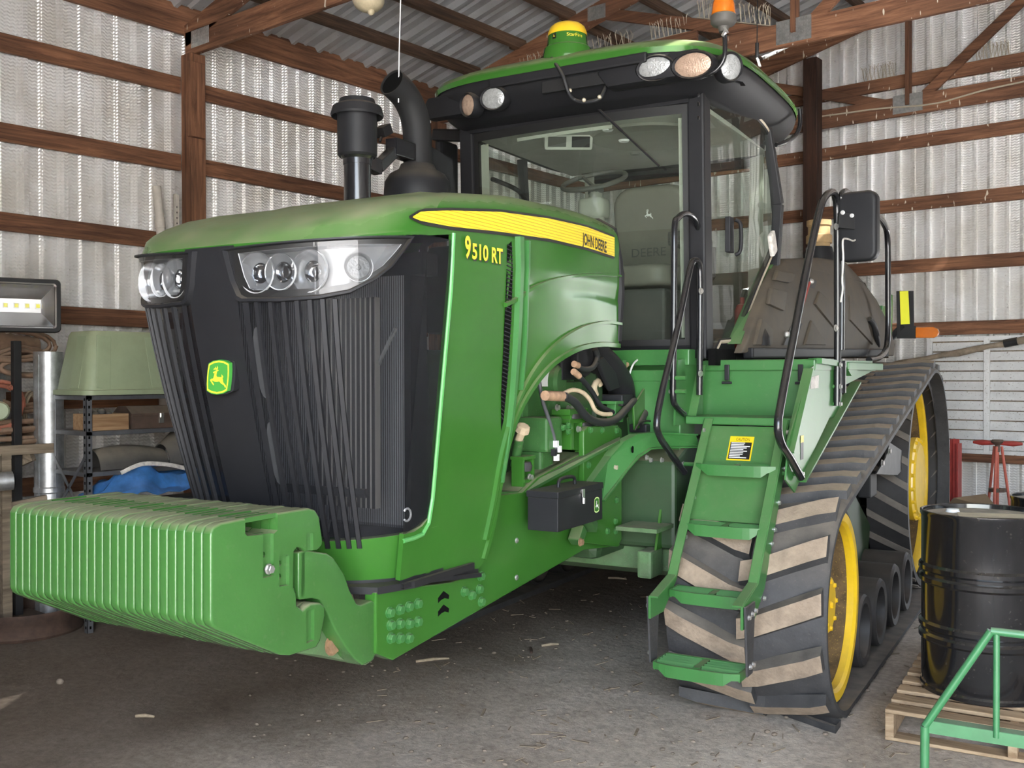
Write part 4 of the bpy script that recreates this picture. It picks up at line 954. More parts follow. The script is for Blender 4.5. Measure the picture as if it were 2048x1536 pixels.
tp('pod_step', MB().prism([(0.30,3.30),(0.36,3.345),(0.86,3.345),(0.90,3.27),(0.84,3.215),(0.36,3.215)],'y',RC-RY+0.005,RC-RY+0.12), 'black_plastic', bevel=0.018, seg=2, sm=40)
tp('pod_step', MB().prism([(-0.44,3.30),(-0.50,3.345),(-0.84,3.345),(-0.88,3.27),(-0.84,3.215),(-0.48,3.215)],'y',RC-RY+0.075,RC-RY+0.16), 'black_plastic', bevel=0.018, seg=2, sm=40)
tp('headliner', MB().box((0,5.92,3.172),(1.46,1.40,0.03)), 'headliner')
tp('headliner_dish', MB().lathe([(0,0),(0.30,-0.001),(0.34,-0.012),(0.36,-0.0)], (0.22,5.75,3.156), 'z', 28), 'cab_beige', sm=30)
# pillars, beams
FP = 0.735
def post(pts, w, h, m='black_plastic', name='pillar', up=(0,0,1)):
    b = MB()
    for a, c in zip(pts, pts[1:]): b.bar(a, c, w, h, up)
    return tp(name, b, m, bevel=0.008, seg=2)
for sg in (1, -1):
    tp('front_pillar', MB().prism([(5.215,1.78),(5.345,1.78),(5.285,3.22),(5.17,3.22)],'x',sg*(FP-0.05),sg*(FP+0.045)), 'black_plastic', bevel=0.012, seg=2)
    post([(sg*0.87,6.22,2.28),(sg*0.90,6.22,2.75),(sg*0.86,6.10,3.20)], 0.05, 0.06, 'black_plastic', 'rear_door_post', (1,0,0))
    post([(sg*0.60,6.72,1.9),(sg*0.62,6.72,3.2)], 0.08, 0.08, 'cab_beige', 'rear_pillar', (1,0,0))
for z in (2.02, 2.4, 3.0): pass
for v in (190, 208, 236):
    bolt(TR, P(1396,v,x=FP+0.046), (1,0,0), 0.010, 0.008, 'black_paint')
tp('windshield_header', MB().box((0,5.20,3.195),(1.40,0.08,0.06)), 'black_plastic')
tp('windshield_sill', MB().box((0,5.25,1.83),(1.40,0.06,0.05)), 'black_plastic')
def wsf(x, z): return V(x*0.69, 5.19+0.075*abs(x)**2.2*0+0.05*(1-abs(x)**2)*(-1.0)+0.055*(3.17-z)/1.3, z)
ws = tp('windshield', MB().grid(wsf, [-1+i/6 for i in range(13)], [1.855,2.2,2.6,3.0,3.165]), 'cab_glass', sm=60)
def edge_band(fn, us, name, m, off, parent, w=0.0):
    pass
bd = MB()
for a0, a1, z0, z1 in ((-1,-0.945,1.86,3.165),(0.945,1,1.86,3.165),(-1,1,3.115,3.165),(-1,1,1.855,1.89)):
    bd.grid(lambda x, z: wsf(x, z)+V(0,-0.003,0), [a0+(a1-a0)*i/10 for i in range(11)], [lerp(z0,z1,i/6) for i in range(7)])
obj('glass_border', bd, 'black_decal', ws, sm=60, weld=False)
obj('pale_inner_trim', MB().grid(lambda x, z: wsf(x, z)+V(0,0.03,0), [-0.945,-0.86], [1.9,2.5,3.10]).grid(lambda x, z: wsf(x, z)+V(0,0.03,0), [0.90,0.935], [1.9,2.5,3.10]).grid(lambda x, z: wsf(x, z)+V(0,0.03,0), [-0.55+i*0.1 for i in range(10)], [3.085,3.105]), 'cab_beige', ws, sm=60, weld=False)
# door with bowed glass
def dx(Y): return 0.765+0.115*math.sin(min(1, (Y-5.30)/1.0)*PI/2)
def dpt(u, v, off=0.0):
    x = 0.8
    for _ in range(10):
        p = P(u,v,x=x); x = dx(max(5.3, p.y))+off
    return P(u,v,x=x)
dtop = [(1413,182),(1440,190),(1470,203),(1500,222),(1525,245),(1541,275)]; drear = [(1546,330),(1552,400),(1556,462)]; dbot = [(1545,505),(1522,560),(1500,615),(1478,672),(1470,680),(1440,684),(1420,686)]
ring = [dpt(u,v) for u, v in dtop+drear+dbot]
dc = [(lambda p: V(dx(max(5.3,p.y)), p.y, p.z))(sum((q for q in ring), V(0,0,0))/len(ring))]
dg_ = MB(); n = len(ring)
rr = [[(lambda q: V(dx(max(5.3,q.y)), q.y, q.z))(dc[0].lerp(p, k)) for p in ring] for k in (0.0, 0.35, 0.7, 1.0)]
dg_.grid(lambda i, j: rr[int(j)][int(i) % n], range(n+1), range(4))
door = tp('cab_door', dg_, 'cab_glass', sm=60, weld=False)
obj('door_seal', MB().tube(spline(ring, 4, True), 0.011, 6, closed=True), 'tape_white' if False else 'wire', door, sm=40)
obj('door_frame', MB().tube(spline([p+V(-0.012,0,0) for p in ring], 4, True), 0.022, 6, closed=True), 'black_plastic', door, sm=40)
hp = dpt(1455,470)
obj('door_handle', MB().box(hp+V(0.012,0,0),(0.03,0.075,0.20)).tube(spline([hp+V(0.03,0.045,0.09),hp+V(0.06,0.05,0.06),hp+V(0.06,0.05,-0.08),hp+V(0.03,0.045,-0.11)],4),0.012,8), 'black_plastic', door, bevel=0.004)
# other glass: far side, rear
tp('side_window', MB().add([(-0.78,5.34,1.86),(-0.78,5.34,3.16),(-0.87,6.15,3.16),(-0.89,6.2,1.9)],[(0,1,2,3)]), 'cab_glass')
tp('rear_window', MB().add([(-0.58,6.72,2.0),(0.58,6.72,2.0),(0.58,6.72,3.12),(-0.58,6.72,3.12)],[(0,1,2,3)]), 'cab_glass')
tp('rear_window_frame', MB().bar((-0.6,6.71,2.0),(0.6,6.71,2.0),0.05,0.05).bar((-0.6,6.71,3.13),(0.6,6.71,3.13),0.05,0.06), 'black_plastic')
for sg in (1, -1):
    tp('quarter_window', MB().add([(sg*0.88,6.24,2.05),(sg*0.88,6.20,3.15),(sg*0.64,6.7,3.15),(sg*0.64,6.7,2.05)],[(0,1,2,3)]), 'cab_glass')
tp('cab_floor', MB().box((0,5.95,1.80),(1.50,1.45,0.06)), 'black_matte')
tp('cab_rear_wall', MB().prism([(-0.85,1.8),(0.85,1.8),(0.85,2.05),(-0.85,2.05)],'y',6.66,6.72), 'cab_grey')
tp('cab_lower_side', MB().add([(-0.8,5.3,1.8),(-0.88,6.3,1.8),(-0.88,6.3,2.0),(-0.8,5.3,1.9)],[(0,1,2,3)]), 'cab_grey')
tp('step_brush', MB().box(((P(1445,700,x=0.8)).x+0.02,P(1445,700,x=0.82).y,1.79),(0.04,0.36,0.09)), 'black_void')
tp('door_sill_beam', MB().prism([(lambda p: (p.y, p.z))(P(u,v,x=0.86)) for u, v in ((1474,688),(1480,688),(1548,540),(1545,524),(1540,532))], 'x', 0.80, 0.875), 'green_plate')
tp('cab_front_beam', MB().box2((-0.72,5.02,1.745),(P(1378,700,y=5.02).x,5.12,1.83)), 'green_plate', bevel=0.006)
tp('cab_front_panel', MB().box2((-0.70,5.14,1.70),(0.72,5.2,1.80)), 'green_plate')
tp('beam_bracket', MB().bar(P(1244,720,x=0.42),P(1244,752,x=0.42),0.03,0.05), 'green_plate')
# interior
seat = tp('operator_seat', MB().prism(rrect(0.50,0.58,0.13,5),'y',0,0.14).xform(Matrix.Translation(P(1300,470,y=6.0)+V(0,0,0.02)) @ Matrix.Rotation(0.14,4,'X')), 'seat_grey', bevel=0.03, seg=3, sm=50)
sc_ = P(1300,470,y=6.0)
obj('seat_cushion', MB().prism(rrect(0.54,0.50,0.12,5),'z',0,0.13).xform(Matrix.Translation(V(sc_.x+0.02,sc_.y-0.17,sc_.z-0.36))), 'seat_grey', seat, bevel=0.035, seg=3, sm=50)
obj('seat_base', MB().box((sc_.x+0.02,sc_.y-0.12,sc_.z-0.58),(0.42,0.42,0.42)), 'cab_grey', seat, bevel=0.02)
f_ = lambda x, y: V(sc_.x+x*0.10, sc_.y-0.004-0.02, sc_.z+0.13+y*0.10)
obj('seat_emblem', deer_mb(lambda x, y: f_(x,y)+V(0,0.0,0)), 'decal_white', seat)
obj('seat_lettering', text_mb('DEERE', lambda x, y, w: V(sc_.x-0.12+x/w*0.24, sc_.y-0.03, sc_.z-0.14+y*0.055/0.7)), 'cab_grey', seat)
obj('armrest', MB().box((sc_.x-0.30,sc_.y-0.1,sc_.z-0.1),(0.10,0.42,0.07)).box((sc_.x+0.31,sc_.y-0.1,sc_.z-0.08),(0.12,0.5,0.09)), 'cab_grey', seat, bevel=0.02)
swc = P(1188,362,y=5.66); swn = V(0,-0.42,0.9).normalized()
e1 = V(1,0,0); e2 = swn.cross(e1)
sw = tp('steering_wheel', MB().tube([swc+e1*(0.20*math.cos(a))+e2*(0.20*math.sin(a)) for a in [2*PI*i/36 for i in range(36)]],0.015,8,closed=True), 'cab_grey', sm=50)
hub = swc-swn*0.045
obj('wheel_spokes', MB().tube([hub, swc+e1*0.20],0.011,6).tube([hub, swc-e1*0.14+e2*0.14],0.013,6).tube([hub, swc-e1*0.14-e2*0.14],0.013,6).lathe([(0,0.02),(0.045,0.015),(0.05,-0.03),(0,-0.04)],hub,swn,16), 'cab_grey', sw, sm=50)
tp('steering_column', MB().tube(spline([hub-swn*0.03, hub+V(0.02,-0.05,-0.16), hub+V(0.10,-0.16,-0.45), hub+V(0.1,-0.2,-0.62)],5),[0.045]*6+[0.06]*5+[0.075]*5,12), 'cab_beige', sm=50)
tp('column_shroud', MB().box(hub+V(0.02,-0.06,-0.14),(0.17,0.14,0.13)), 'cab_beige', bevel=0.035, seg=3, sm=50)
mon = P(1135,268,y=5.55)
Rm = Matrix.Rotation(0.55,3,'Z') @ Matrix.Rotation(0.45,3,'X')
cd = tp('overhead_console', MB().box(mon,(0.30,0.20,0.16),Rm), 'headliner', bevel=0.02, seg=2)
for dx_, dz_ in ((-0.105,0.035),(-0.055,0.035),(0.03,0.035),(0.07,0.035),(0.11,0.035)):
    obj('console_button', MB().box(mon+Rm @ V(dx_,-0.103,dz_),(0.028,0.01,0.026),Rm), 'black_matte', cd)
obj('console_slot', MB().box(mon+Rm @ V(-0.07,-0.103,-0.025),(0.11,0.008,0.06),Rm), 'cab_grey', cd); obj('console_radio', MB().box(mon+Rm @ V(0.075,-0.103,-0.025),(0.11,0.008,0.065),Rm), 'black_matte', cd)
im = P(1053,258,y=5.42)
tp('inside_mirror', MB().box(im,(0.17,0.03,0.11),Matrix.Rotation(0.5,3,'Z')), 'black_plastic', bevel=0.02)
for u, v in ((1140,222),(1345,213),(1248,282),(1270,308)):
    q = P(u,v,z=3.150); tp('headliner_fitting', MB().lathe([(0,-0.014),(0.028,-0.012),(0.036,0.0)], (q.x,max(5.45,min(6.5,q.y)),3.156), 'z', 16), 'decal_white' if v < 290 else 'cab_beige', sm=40)
tp('inner_grab_bar', MB().tube(spline([V(-0.74,5.5,2.95),V(-0.72,5.8,2.92),V(-0.70,5.95,2.82),V(-0.70,6.3,2.78),V(-0.7,6.55,2.78)],5),0.016,8), 'black_matte', sm=40)
tp('side_console', MB().prism([(5.55,1.82),(6.55,1.82),(6.55,2.35),(6.2,2.4),(5.7,2.3),(5.55,2.1)],'x',-0.72,-0.42), 'cab_grey', bevel=0.03)
tp('corner_display', MB().box((0.62,5.75,2.35),(0.05,0.24,0.18),Matrix.Rotation(0.4,3,'Z')), 'black_matte', bevel=0.01)
tp('fire_extinguisher', MB().lathe([(0,0),(0.045,0.005),(0.05,0.03),(0.05,0.26),(0.035,0.3),(0.015,0.31),(0.015,0.35),(0,0.35)],(0.60,6.45,1.85),'z',14), 'red_paint', sm=40)
# wiper
wp0, wp1 = P(1185,207,y=5.12), P(1318,332,y=5.11)
tp('wiper', MB().tube([wp0, wp0.lerp(wp1,0.45)],0.008,6).tube([wp0.lerp(wp1,0.43), wp1],0.006,6), 'black_plastic')
# roof lights
def work_lamp(u, v, m, rx=0.082, rz=0.052, d=(0.05,-1,-0.18), y=None):
    y = y or (RC-RY+0.01); c = P(u,v,y=y); d = V(d).normalized(); x = d.cross(V(0,0,1)).normalized(); z = x.cross(d)
    def ell(k, o): return [c+x*(rx*k*math.cos(a))+z*(rz*k*math.sin(a))+d*o for a in [2*PI*i/24 for i in range(24)]]
    b = MB(); R_ = [ell(1.30,-0.06), ell(1.34,0.0), ell(1.22,0.014), ell(1.08,0.006)]
    b.grid(lambda i, j: R_[int(j)][int(i) % 24], range(25), range(4)); o = tp('roof_lamp', b, 'black_plastic', sm=50, weld=False)
    b = MB(); R_ = [ell(1.08,0.004), ell(0.98,0.008), ell(0.7,0.012), ell(0.35,0.014), ell(0.02,0.014)]
    b.grid(lambda i, j: R_[int(j)][int(i) % 24], range(25), range(5)); obj('lamp_lens', b, m, o, sm=50, weld=False)
work_lamp(1311,137,'lens_white'); work_lamp(1386,130,'lens_amberish', 0.088, 0.054)
work_lamp(987,197,'lens_white', 0.066, 0.052); work_lamp(937,210,'lens_amberish', 0.060, 0.054, (-0.40,-0.9,-0.15), RC-RY+0.05)
work_lamp(1461,134,'lens_white', 0.052, 0.058, (0.72,-0.68,-0.15), RC-RY+0.13)
# receiver dome
rc = P(1135,134,y=5.0); rc.z = 3.43
rv = tp('receiver', MB().lathe([(0.0,0),(0.135,0.0),(0.14,0.02),(0.132,0.075),(0.118,0.085),(0.112,0.11),(0.108,0.15),(0.0,0.15)], rc, 'z', 32), 'green', sm=40)
obj('receiver_dome', MB().lathe([(0.110,0.148),(0.109,0.165),(0.098,0.195),(0.078,0.212),(0.04,0.218),(0.0,0.219)], rc, 'z', 32), 'yellow', rv, sm=50)
obj('receiver_foot', MB().box(rc+V(0.02,0.10,0.0),(0.22,0.30,0.06)), 'green', rv, bevel=0.025)
def on_rcv(ang, z, r=0.112): return V(rc.x+r*math.sin(ang), rc.y-r*math.cos(ang), rc.z+z)
obj('receiver_lettering', text_mb('StarFire', lambda x, y, w: on_rcv(0.42+x/w*0.85, 0.118+y*0.026, 0.1125)), 'decal_yellow', rv)
obj('receiver_emblem', MB().add([on_rcv(-0.35+a,z,0.1125) for a, z in ((0,0.112),(0.22,0.112),(0.22,0.142),(0,0.142))],[(0,1,2,3)]), 'black_decal', rv)
obj('receiver_deer', deer_mb(lambda x, y: on_rcv(-0.24+x*0.22, 0.127+y*0.024, 0.1135)), 'decal_yellow', rv)
tp('receiver_cable', MB().tube(spline([rc+V(-0.03,-0.13,0.0), P(1125,150,y=4.80), P(1137,185,y=4.83), P(1150,200,y=4.87), P(1175,204,y=4.87), P(1200,196,y=4.88), P(1212,172,y=4.92)],6),0.010,8), 'hose_black', sm=50)
for u, v in ((1140,181),(1168,200),(1199,194)): tp('cable_tie', MB().sphere(P(u,v,y=4.855),0.012,8,6), 'wire')
tp('cable_bracket', MB().box(P(1148,178,y=4.93),(0.13,0.02,0.03)), 'zinc')
# beacon on its bent pole
bp_ = [P(1385,150,y=4.90), P(1408,150,y=4.88), P(1430,142,y=4.88), P(1446,122,y=4.88), P(1450,98,y=4.88), P(1449,70,y=4.88)]
tp('beacon_pole', MB().tube(spline(bp_,5),0.0125,10), 'black_paint', sm=50)
bb_ = P(1447,50,y=4.88)
bo = tp('beacon_base', MB().lathe([(0.0,-0.035),(0.022,-0.035),(0.028,-0.01),(0.055,0.0),(0.064,0.012),(0.065,0.042),(0.058,0.05),(0.0,0.05)], bb_, 'z', 28), 'plastic_grey', sm=40)
obj('beacon_lens', MB().lathe([(0.057,0.05),(0.060,0.052),(0.055,0.10),(0.045,0.14),(0.03,0.155),(0.0,0.16)], bb_, 'z', 28), 'amber', bo, sm=50)
obj('wing_bolt', MB().box(P(1449,66,y=4.865),(0.012,0.02,0.035),Matrix.Rotation(0.6,3,'Y')).box(P(1452,60,y=4.86),(0.010,0.02,0.03),Matrix.Rotation(-0.5,3,'Y')), 'zinc', bo)
# aerial, roof grab handle
an = P(1514,118,x=0.93)
tp('aerial', MB().tube([an, an+V(0,0,0.09)],0.011,8).tube([an+V(0,0,0.09), an+V(0.005,0,0.55)],0.003,6), 'black_matte')
tp('aerial_mount', MB().box(an+V(0.01,0,-0.02),(0.010,0.025,0.05),Matrix.Rotation(-0.3,3,'Y')), 'decal_white')
tp('rear_grab_handle', MB().tube(spline([P(1600,218,x=1.0),P(1600,250,x=1.0),P(1590,272,x=0.98),P(1568,285,x=0.95),P(1552,290,x=0.92)],5),0.014,8), 'black_paint', sm=50)
tp('roof_side_vent', MB().add([P(u,v,x=0.93) for u, v in ((1480,166),(1488,162),(1497,166),(1490,172),(1481,172))],[(0,1,2,3,4)]), 'black_void')
# mirror arm on the far side
tp('mirror_arm', MB().bar(P(946,272,x=-0.80), P(870,270,x=-1.15), 0.06, 0.075), 'black_plastic', bevel=0.012)
tp('mirror_arm_hinge', MB().box(P(950,268,x=-0.78),(0.09,0.06,0.14)), 'black_plastic', bevel=0.01)
fm = P(885,335,x=-1.12); tp('far_mirror', MB().box(fm+V(0,0.05,0),(0.05,0.22,0.36)), 'black_plastic', bevel=0.03, seg=2)
tp('far_mirror_arm', MB().tube([fm+V(0,0.05,0.15), P(872,272,x=-1.14)],0.02,8), 'black_plastic')
# tape and latch at the door's rear corner
tp('tape_wrap', MB().box(P(1545,487,x=0.90),(0.03,0.10,0.14),Matrix.Rotation(0.5,3,'X')), 'tape_white', bevel=0.02, seg=2)

# ---- intake and exhaust stacks
ic = P(715,400,x=-0.35); 
st = tp('intake_stack', MB().lathe([(0.062,0.0),(0.062,0.285),(0.066,0.285),(0.066,0.31),(0.085,0.33),(0.0,0.33)], V(ic.x,ic.y,2.38), 'z', 28), 'black_paint', sm=40)
obj('precleaner', MB().lathe([(0.082,0.32),(0.090,0.33),(0.092,0.52),(0.10,0.525),(0.118,0.505),(0.122,0.515),(0.112,0.55),(0.085,0.565),(0.08,0.585),(0.0,0.59)], V(ic.x,ic.y,2.38), 'z', 32), 'black_plastic', st, sm=35)
ex = P(835,390,x=-0.36)
eb = tp('exhaust_shroud', MB().lathe([(0.17,-0.22),(0.17,0.0),(0.165,0.06),(0.14,0.10),(0.095,0.125),(0.085,0.15),(0.0,0.15)], V(ex.x,ex.y,ex.z), 'z', 32), 'black_plastic', sm=40)
pth = [V(ex.x,ex.y,ex.z+0.10), V(ex.x,ex.y,ex.z+0.28), V(ex.x,ex.y-0.025,ex.z+0.39), V(ex.x-0.01,ex.y-0.085,ex.z+0.475), V(ex.x-0.02,ex.y-0.185,ex.z+0.525)]
pp_ = spline(pth,6); b = MB(); b.tube(pp_, 0.072, 24)
b.f = [f for f in b.f if len(f) == 4]; b.m = [0]*len(b.f)
eo = tp('exhaust_pipe', b, 'black_matte', sm=50, solid=0.006)
obj('exhaust_bore', MB().tube([pp_[-1]-(pp_[-1]-pp_[-2])*0.6, pp_[-2]-(pp_[-1]-pp_[-2])*2.0],0.064,20), 'black_void', eo, sm=50)
tp('stack_clamp', MB().bar(V(ic.x,ic.y,2.70),V(ic.x+0.0,ic.y+0.16,2.68),0.05,0.07).bar(V(ex.x,ex.y-0.22,ex.z+0.20),V(ex.x,ex.y-0.05,ex.z+0.20),0.07,0.085).bar(V(ic.x,ic.y+0.15,2.68),V(ex.x,ex.y-0.2,ex.z+0.18),0.05,0.05), 'black_paint', bevel=0.005)
tp('heat_shield', MB().add([P(u,v,x=-0.50) for u, v in ((858,290),(905,320),(910,388),(858,388))],[(0,1,2,3)]), 'black_plastic', solid=0.006)
wl_ = P(767,262,x=-0.45); tp('hood_work_light', MB().box(wl_,(0.06,0.07,0.05),Matrix.Rotation(0.5,3,'X')).tube([wl_, wl_+V(0,-0.03,-0.06)],0.008,6), 'black_matte', bevel=0.006)

# ---- engine bay
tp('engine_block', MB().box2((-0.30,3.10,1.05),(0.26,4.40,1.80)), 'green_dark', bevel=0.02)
tp('engine_rear_housing', MB().box2((-0.36,4.05,1.25),(0.30,4.60,1.75)), 'green_dirty', bevel=0.04, seg=2)
XE = 0.34
fc = P(1100,765,x=0.30)
fo = tp('coolant_filter', MB().lathe([(0,0),(0.075,0),(0.085,0.01),(0.085,0.15),(0.07,0.165),(0,0.165)], fc+V(-0.08,-0.06,0), V(1,0.15,0), 22), 'green_dirty', sm=40)
obj('warning_label', MB().grid(lambda a, h: fc+V(-0.08,-0.06,0)+V(0.06+h,0.0,0)+V(0,0.086*math.cos(a),0.086*math.sin(a)), [PI*0.95+0.12*i for i in range(-6,4)], [0.0,0.085]), 'decal_white', fo)
tp('starter_housing', MB().box(P(1115,815,x=0.28),(0.14,0.30,0.26)).lathe([(0,-0.15),(0.09,-0.15),(0.1,-0.1),(0.1,0.12),(0,0.14)],P(1130,820,x=0.30),'y',18), 'green_dirty', bevel=0.02, sm=40)
rs_ = P(1080,868,x=0.36)
ro = tp('filler_box', MB().box(rs_,(0.16,0.15,0.16)).box(rs_+V(-0.02,0.0,-0.12),(0.12,0.12,0.14)), 'green_dirty', bevel=0.014, seg=2)
fcap = P(1044,862,x=0.42); tp('filler_cap', MB().lathe([(0,0.03),(0.02,0.03),(0.03,0.026),(0.034,0.0),(0.02,-0.006),(0.018,-0.05),(0,-0.05)], fcap, V(0.5,-0.3,0.8), 9), 'cap_cream', bevel=0.002)
tp('filler_neck', MB().tube([fcap+V(-0.02,0.01,-0.04), fcap+V(-0.06,0.04,-0.16)],0.022,10), 'green_dirty', sm=40)
for u, v in ((1048,960),(1046,915)):
    q = P(u,v,x=0.40); tp('mount_bracket', MB().box(q,(0.07,0.11,0.016)).box(q+V(0,-0.045,-0.07),(0.06,0.016,0.14)).box(q+V(0,0.045,-0.07),(0.06,0.016,0.14)), 'green', bevel=0.003)
    tp('rubber_mount', MB().lathe([(0,0),(0.035,0),(0.042,0.02),(0.035,0.04),(0,0.04)],q+V(0,0,-0.06),'z',14), 'rubber', sm=40)
    bolt(TR, q+V(0.03,0.0,-0.085), (1,0,0), 0.012, 0.02, 'zinc')
q = P(1140,860,x=0.40)
tp('motor_mount', MB().box(q+V(0,0,0.09),(0.10,0.20,0.03)).box(q+V(0,-0.06,0.0),(0.09,0.03,0.18)).box(q+V(0,0.05,-0.01),(0.09,0.03,0.18)).box(q+V(0,0.0,0.045),(0.09,0.18,0.02)), 'green', bevel=0.004)
tp('mount_pad', MB().box(q+V(0.01,0.0,0.068),(0.10,0.14,0.025)).box(q+V(0.01,0.09,0.01),(0.09,0.09,0.05)), 'rubber', bevel=0.01)
for u, v in ((1135,851),(1135,863),(1155,858),(1125,855)): bolt(TR, P(u,v,x=0.455), (1,0,0), 0.013, 0.016, 'zinc' if u > 1150 else 'green_plate')
for u, v in ((1113,815),(1135,817),(1142,818),(1180,727)): bolt(TR, P(u,v,x=0.40), (1,0,0), 0.013, 0.016, 'zinc')
# black intake duct
dpth = [P(1175,690,x=0.38),P(1195,715,x=0.40),P(1220,740,x=0.42),P(1240,768,x=0.42),P(1245,800,x=0.42)]
tp('intake_duct', MB().tube(spline(dpth,5),0.085,14,flat=0.75), 'black_plastic', sm=40)
tp('duct_rib', MB().slab([P(u,v,x=0.475) for u, v in ((1196,722),(1208,714),(1232,745),(1240,775),(1222,782),(1208,752))],(1,0,0),0.02), 'black_plastic', bevel=0.005)
tp('duct_foot', MB().box(P(1228,800,x=0.42),(0.16,0.14,0.06)), 'black_plastic', bevel=0.008)
tp('pump_disc', MB().lathe([(0,0.02),(0.05,0.02),(0.085,0.01),(0.09,0),(0.08,-0.05),(0,-0.05)],P(1168,718,x=0.42),'x',22), 'black_plastic', sm=40)
tp('relay_box', MB().box(P(1130,715,x=0.36),(0.06,0.17,0.22)), 'black_plastic', bevel=0.01)
tp('platform_shelf', MB().box(P(1235,804,x=0.45),(0.10,0.26,0.016)).box(P(1230,825,x=0.45),(0.05,0.10,0.10)), 'green_plate', bevel=0.003)
def hose(name, pxs, r, m, x=0.44, k=6):
    pts = [P(a[0],a[1],x=(a[2] if len(a) > 2 else x)) for a in pxs]
    return tp(name, MB().tube(spline(pts,k),r,10), m, sm=60)
hose('hydraulic_hose', [(1128,792),(1150,805),(1175,835),(1205,845),(1232,838),(1255,815),(1268,803),(1285,812),(1305,830),(1315,850)], 0.020, 'hose_black', 0.50)
hose('hose_sleeve', [(1090,791),(1105,792),(1130,793)], 0.023, 'hose_tan', 0.49)
hose('steel_pipe', [(1128,787),(1145,780),(1165,785),(1180,800),(1190,820),(1205,828),(1222,828)], 0.011, 'cap_cream', 0.49)
hose('rubber_hose', [(1148,745),(1165,760),(1185,785),(1200,810),(1220,822),(1245,830)], 0.013, 'hose_black', 0.46)
hose('hose_fitting', [(1147,743),(1158,752)], 0.016, 'hose_tan', 0.47)
hose('coolant_hose', [(1150,730),(1165,738),(1185,735),(1195,715),(1190,698)], 0.014, 'hose_black', 0.46)
hose('hose_clip', [(1148,728),(1156,731)], 0.016, 'hose_tan', 0.47)
hose('wiring_loom', [(1240,745),(1255,728),(1275,715),(1310,706),(1350,706),(1372,708)], 0.013, 'hose_tan', 0.40)
hose('white_wire', [(1255,775),(1260,745),(1272,722),(1300,712),(1318,715),(1330,735)], 0.005, 'decal_white', 0.46)
hose('breather_tube', [(1192,790),(1188,775),(1195,762),(1200,770)], 0.016, 'cap_cream', 0.40)
hose('drain_tube', [(1078,760),(1085,800),(1098,840),(1108,875),(1112,905)], 0.009, 'steel_grey', 0.44)
for u, v in ((1112,888),(1118,898),(1108,905),(1113,915)): tp('connector', MB().box(P(u,v,x=0.45),(0.02,0.02,0.03)), 'decal_white' if u > 1110 else 'black_matte')
hose('lower_hose', [(1310,790),(1300,812),(1288,830),(1278,850)], 0.02, 'hose_black', 0.52)
tp('valve_box', MB().box(P(1290,855,x=0.50),(0.10,0.20,0.045)), 'black_plastic', bevel=0.008)
hose('thin_wire', [(1270,862),(1280,845),(1300,842),(1310,850)], 0.005, 'black_matte', 0.55)
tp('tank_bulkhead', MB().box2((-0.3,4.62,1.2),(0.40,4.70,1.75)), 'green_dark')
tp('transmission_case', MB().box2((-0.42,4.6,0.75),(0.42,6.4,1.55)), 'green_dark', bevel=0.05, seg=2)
tp('side_shield', MB().slab([P(u,v,x=0.52) for u, v in ((1268,812),(1295,768),(1305,765),(1312,775),(1290,850),(1270,860))],(1,0,0),0.012), 'green', bevel=0.003)
tp('diagonal_beam', MB().bar(P(1248,852,x=0.40),P(1352,790,x=0.44),0.06,0.09), 'green_dirty', bevel=0.006)
tp('battery_box', MB().box2((0.42,4.98,1.28),(0.72,5.20,1.69)), 'green_plate', bevel=0.006)
tp('battery_box_lid', MB().box2((0.41,4.97,1.66),(0.73,5.21,1.72)), 'green_plate', bevel=0.006)
# ---- axle housing under the cab, with its dusty lower plate
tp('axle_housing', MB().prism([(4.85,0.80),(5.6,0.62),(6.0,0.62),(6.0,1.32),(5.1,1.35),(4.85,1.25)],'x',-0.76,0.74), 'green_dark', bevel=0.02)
tp('axle_lower_plate', MB().prism([(4.95,0.66),(5.6,0.50),(6.6,0.50),(6.6,0.62),(5.4,0.66),(4.95,0.82)],'x',-0.74,0.73), 'green_dusty_cast', bevel=0.01)
for k in range(4):
    q = P(1325+k*9,1005,x=0.66); tp('stiffener_fin', MB().prism([(q.y-0.10,0.80),(q.y+0.04,0.80),(q.y+0.02,1.0),(q.y-0.02,1.02)],'x',q.x-0.006,q.x+0.006), 'green')
tp('debris_ledge', MB().box(P(1295,1052,x=0.62),(0.22,0.30,0.02)), 'green_dusty_cast')
tp('hitch_lug', MB().box(P(1300,1125,x=0.62),(0.08,0.16,0.14)), 'green_dusty_cast', bevel=0.015)
for u, v in ((1292,915),(1300,920),(1322,920)): bolt(TR, P(u,v,x=0.70), (1,0,0), 0.011, 0.014, 'zinc')
# ---- curved step support arm
outer = [(1148,1010),(1165,985),(1190,950),(1218,912),(1245,882),(1272,868),(1310,864),(1392,868)]
inner = [(1400,893),(1330,893),(1298,896),(1275,912),(1252,938),(1230,968),(1205,1000)]
XA = 0.505
def ax_(u): return lerp(XA, 0.80, max(0.0, min(1.0, (u-1215)/180)))
tp('step_support_arm', MB().slab([P(u,v,x=ax_(u)) for u, v in outer+inner],(1,-0.2,0),0.03), 'green_plate', bevel=0.004)
for seg_ in (outer, inner):
    pts = [P(u,v,x=ax_(u)) for u, v in seg_]; b = MB()
    b.grid(lambda i, j: pts[int(i)]+V([-0.035,0.012][int(j)],0,0), range(len(pts)), [0,1]); tp('arm_flange', b, 'green_plate', solid=0.008)
for u, v in ((1230,935),(1175,968)): bolt(TR, P(u,v,x=ax_(u)), (1,0,0), 0.012, 0.014, 'wire')
tp('arm_hole', MB().lathe([(0,0.001),(0.018,0.001)],P(1265,899,x=ax_(1265)+0.002),'x',16), 'black_void')
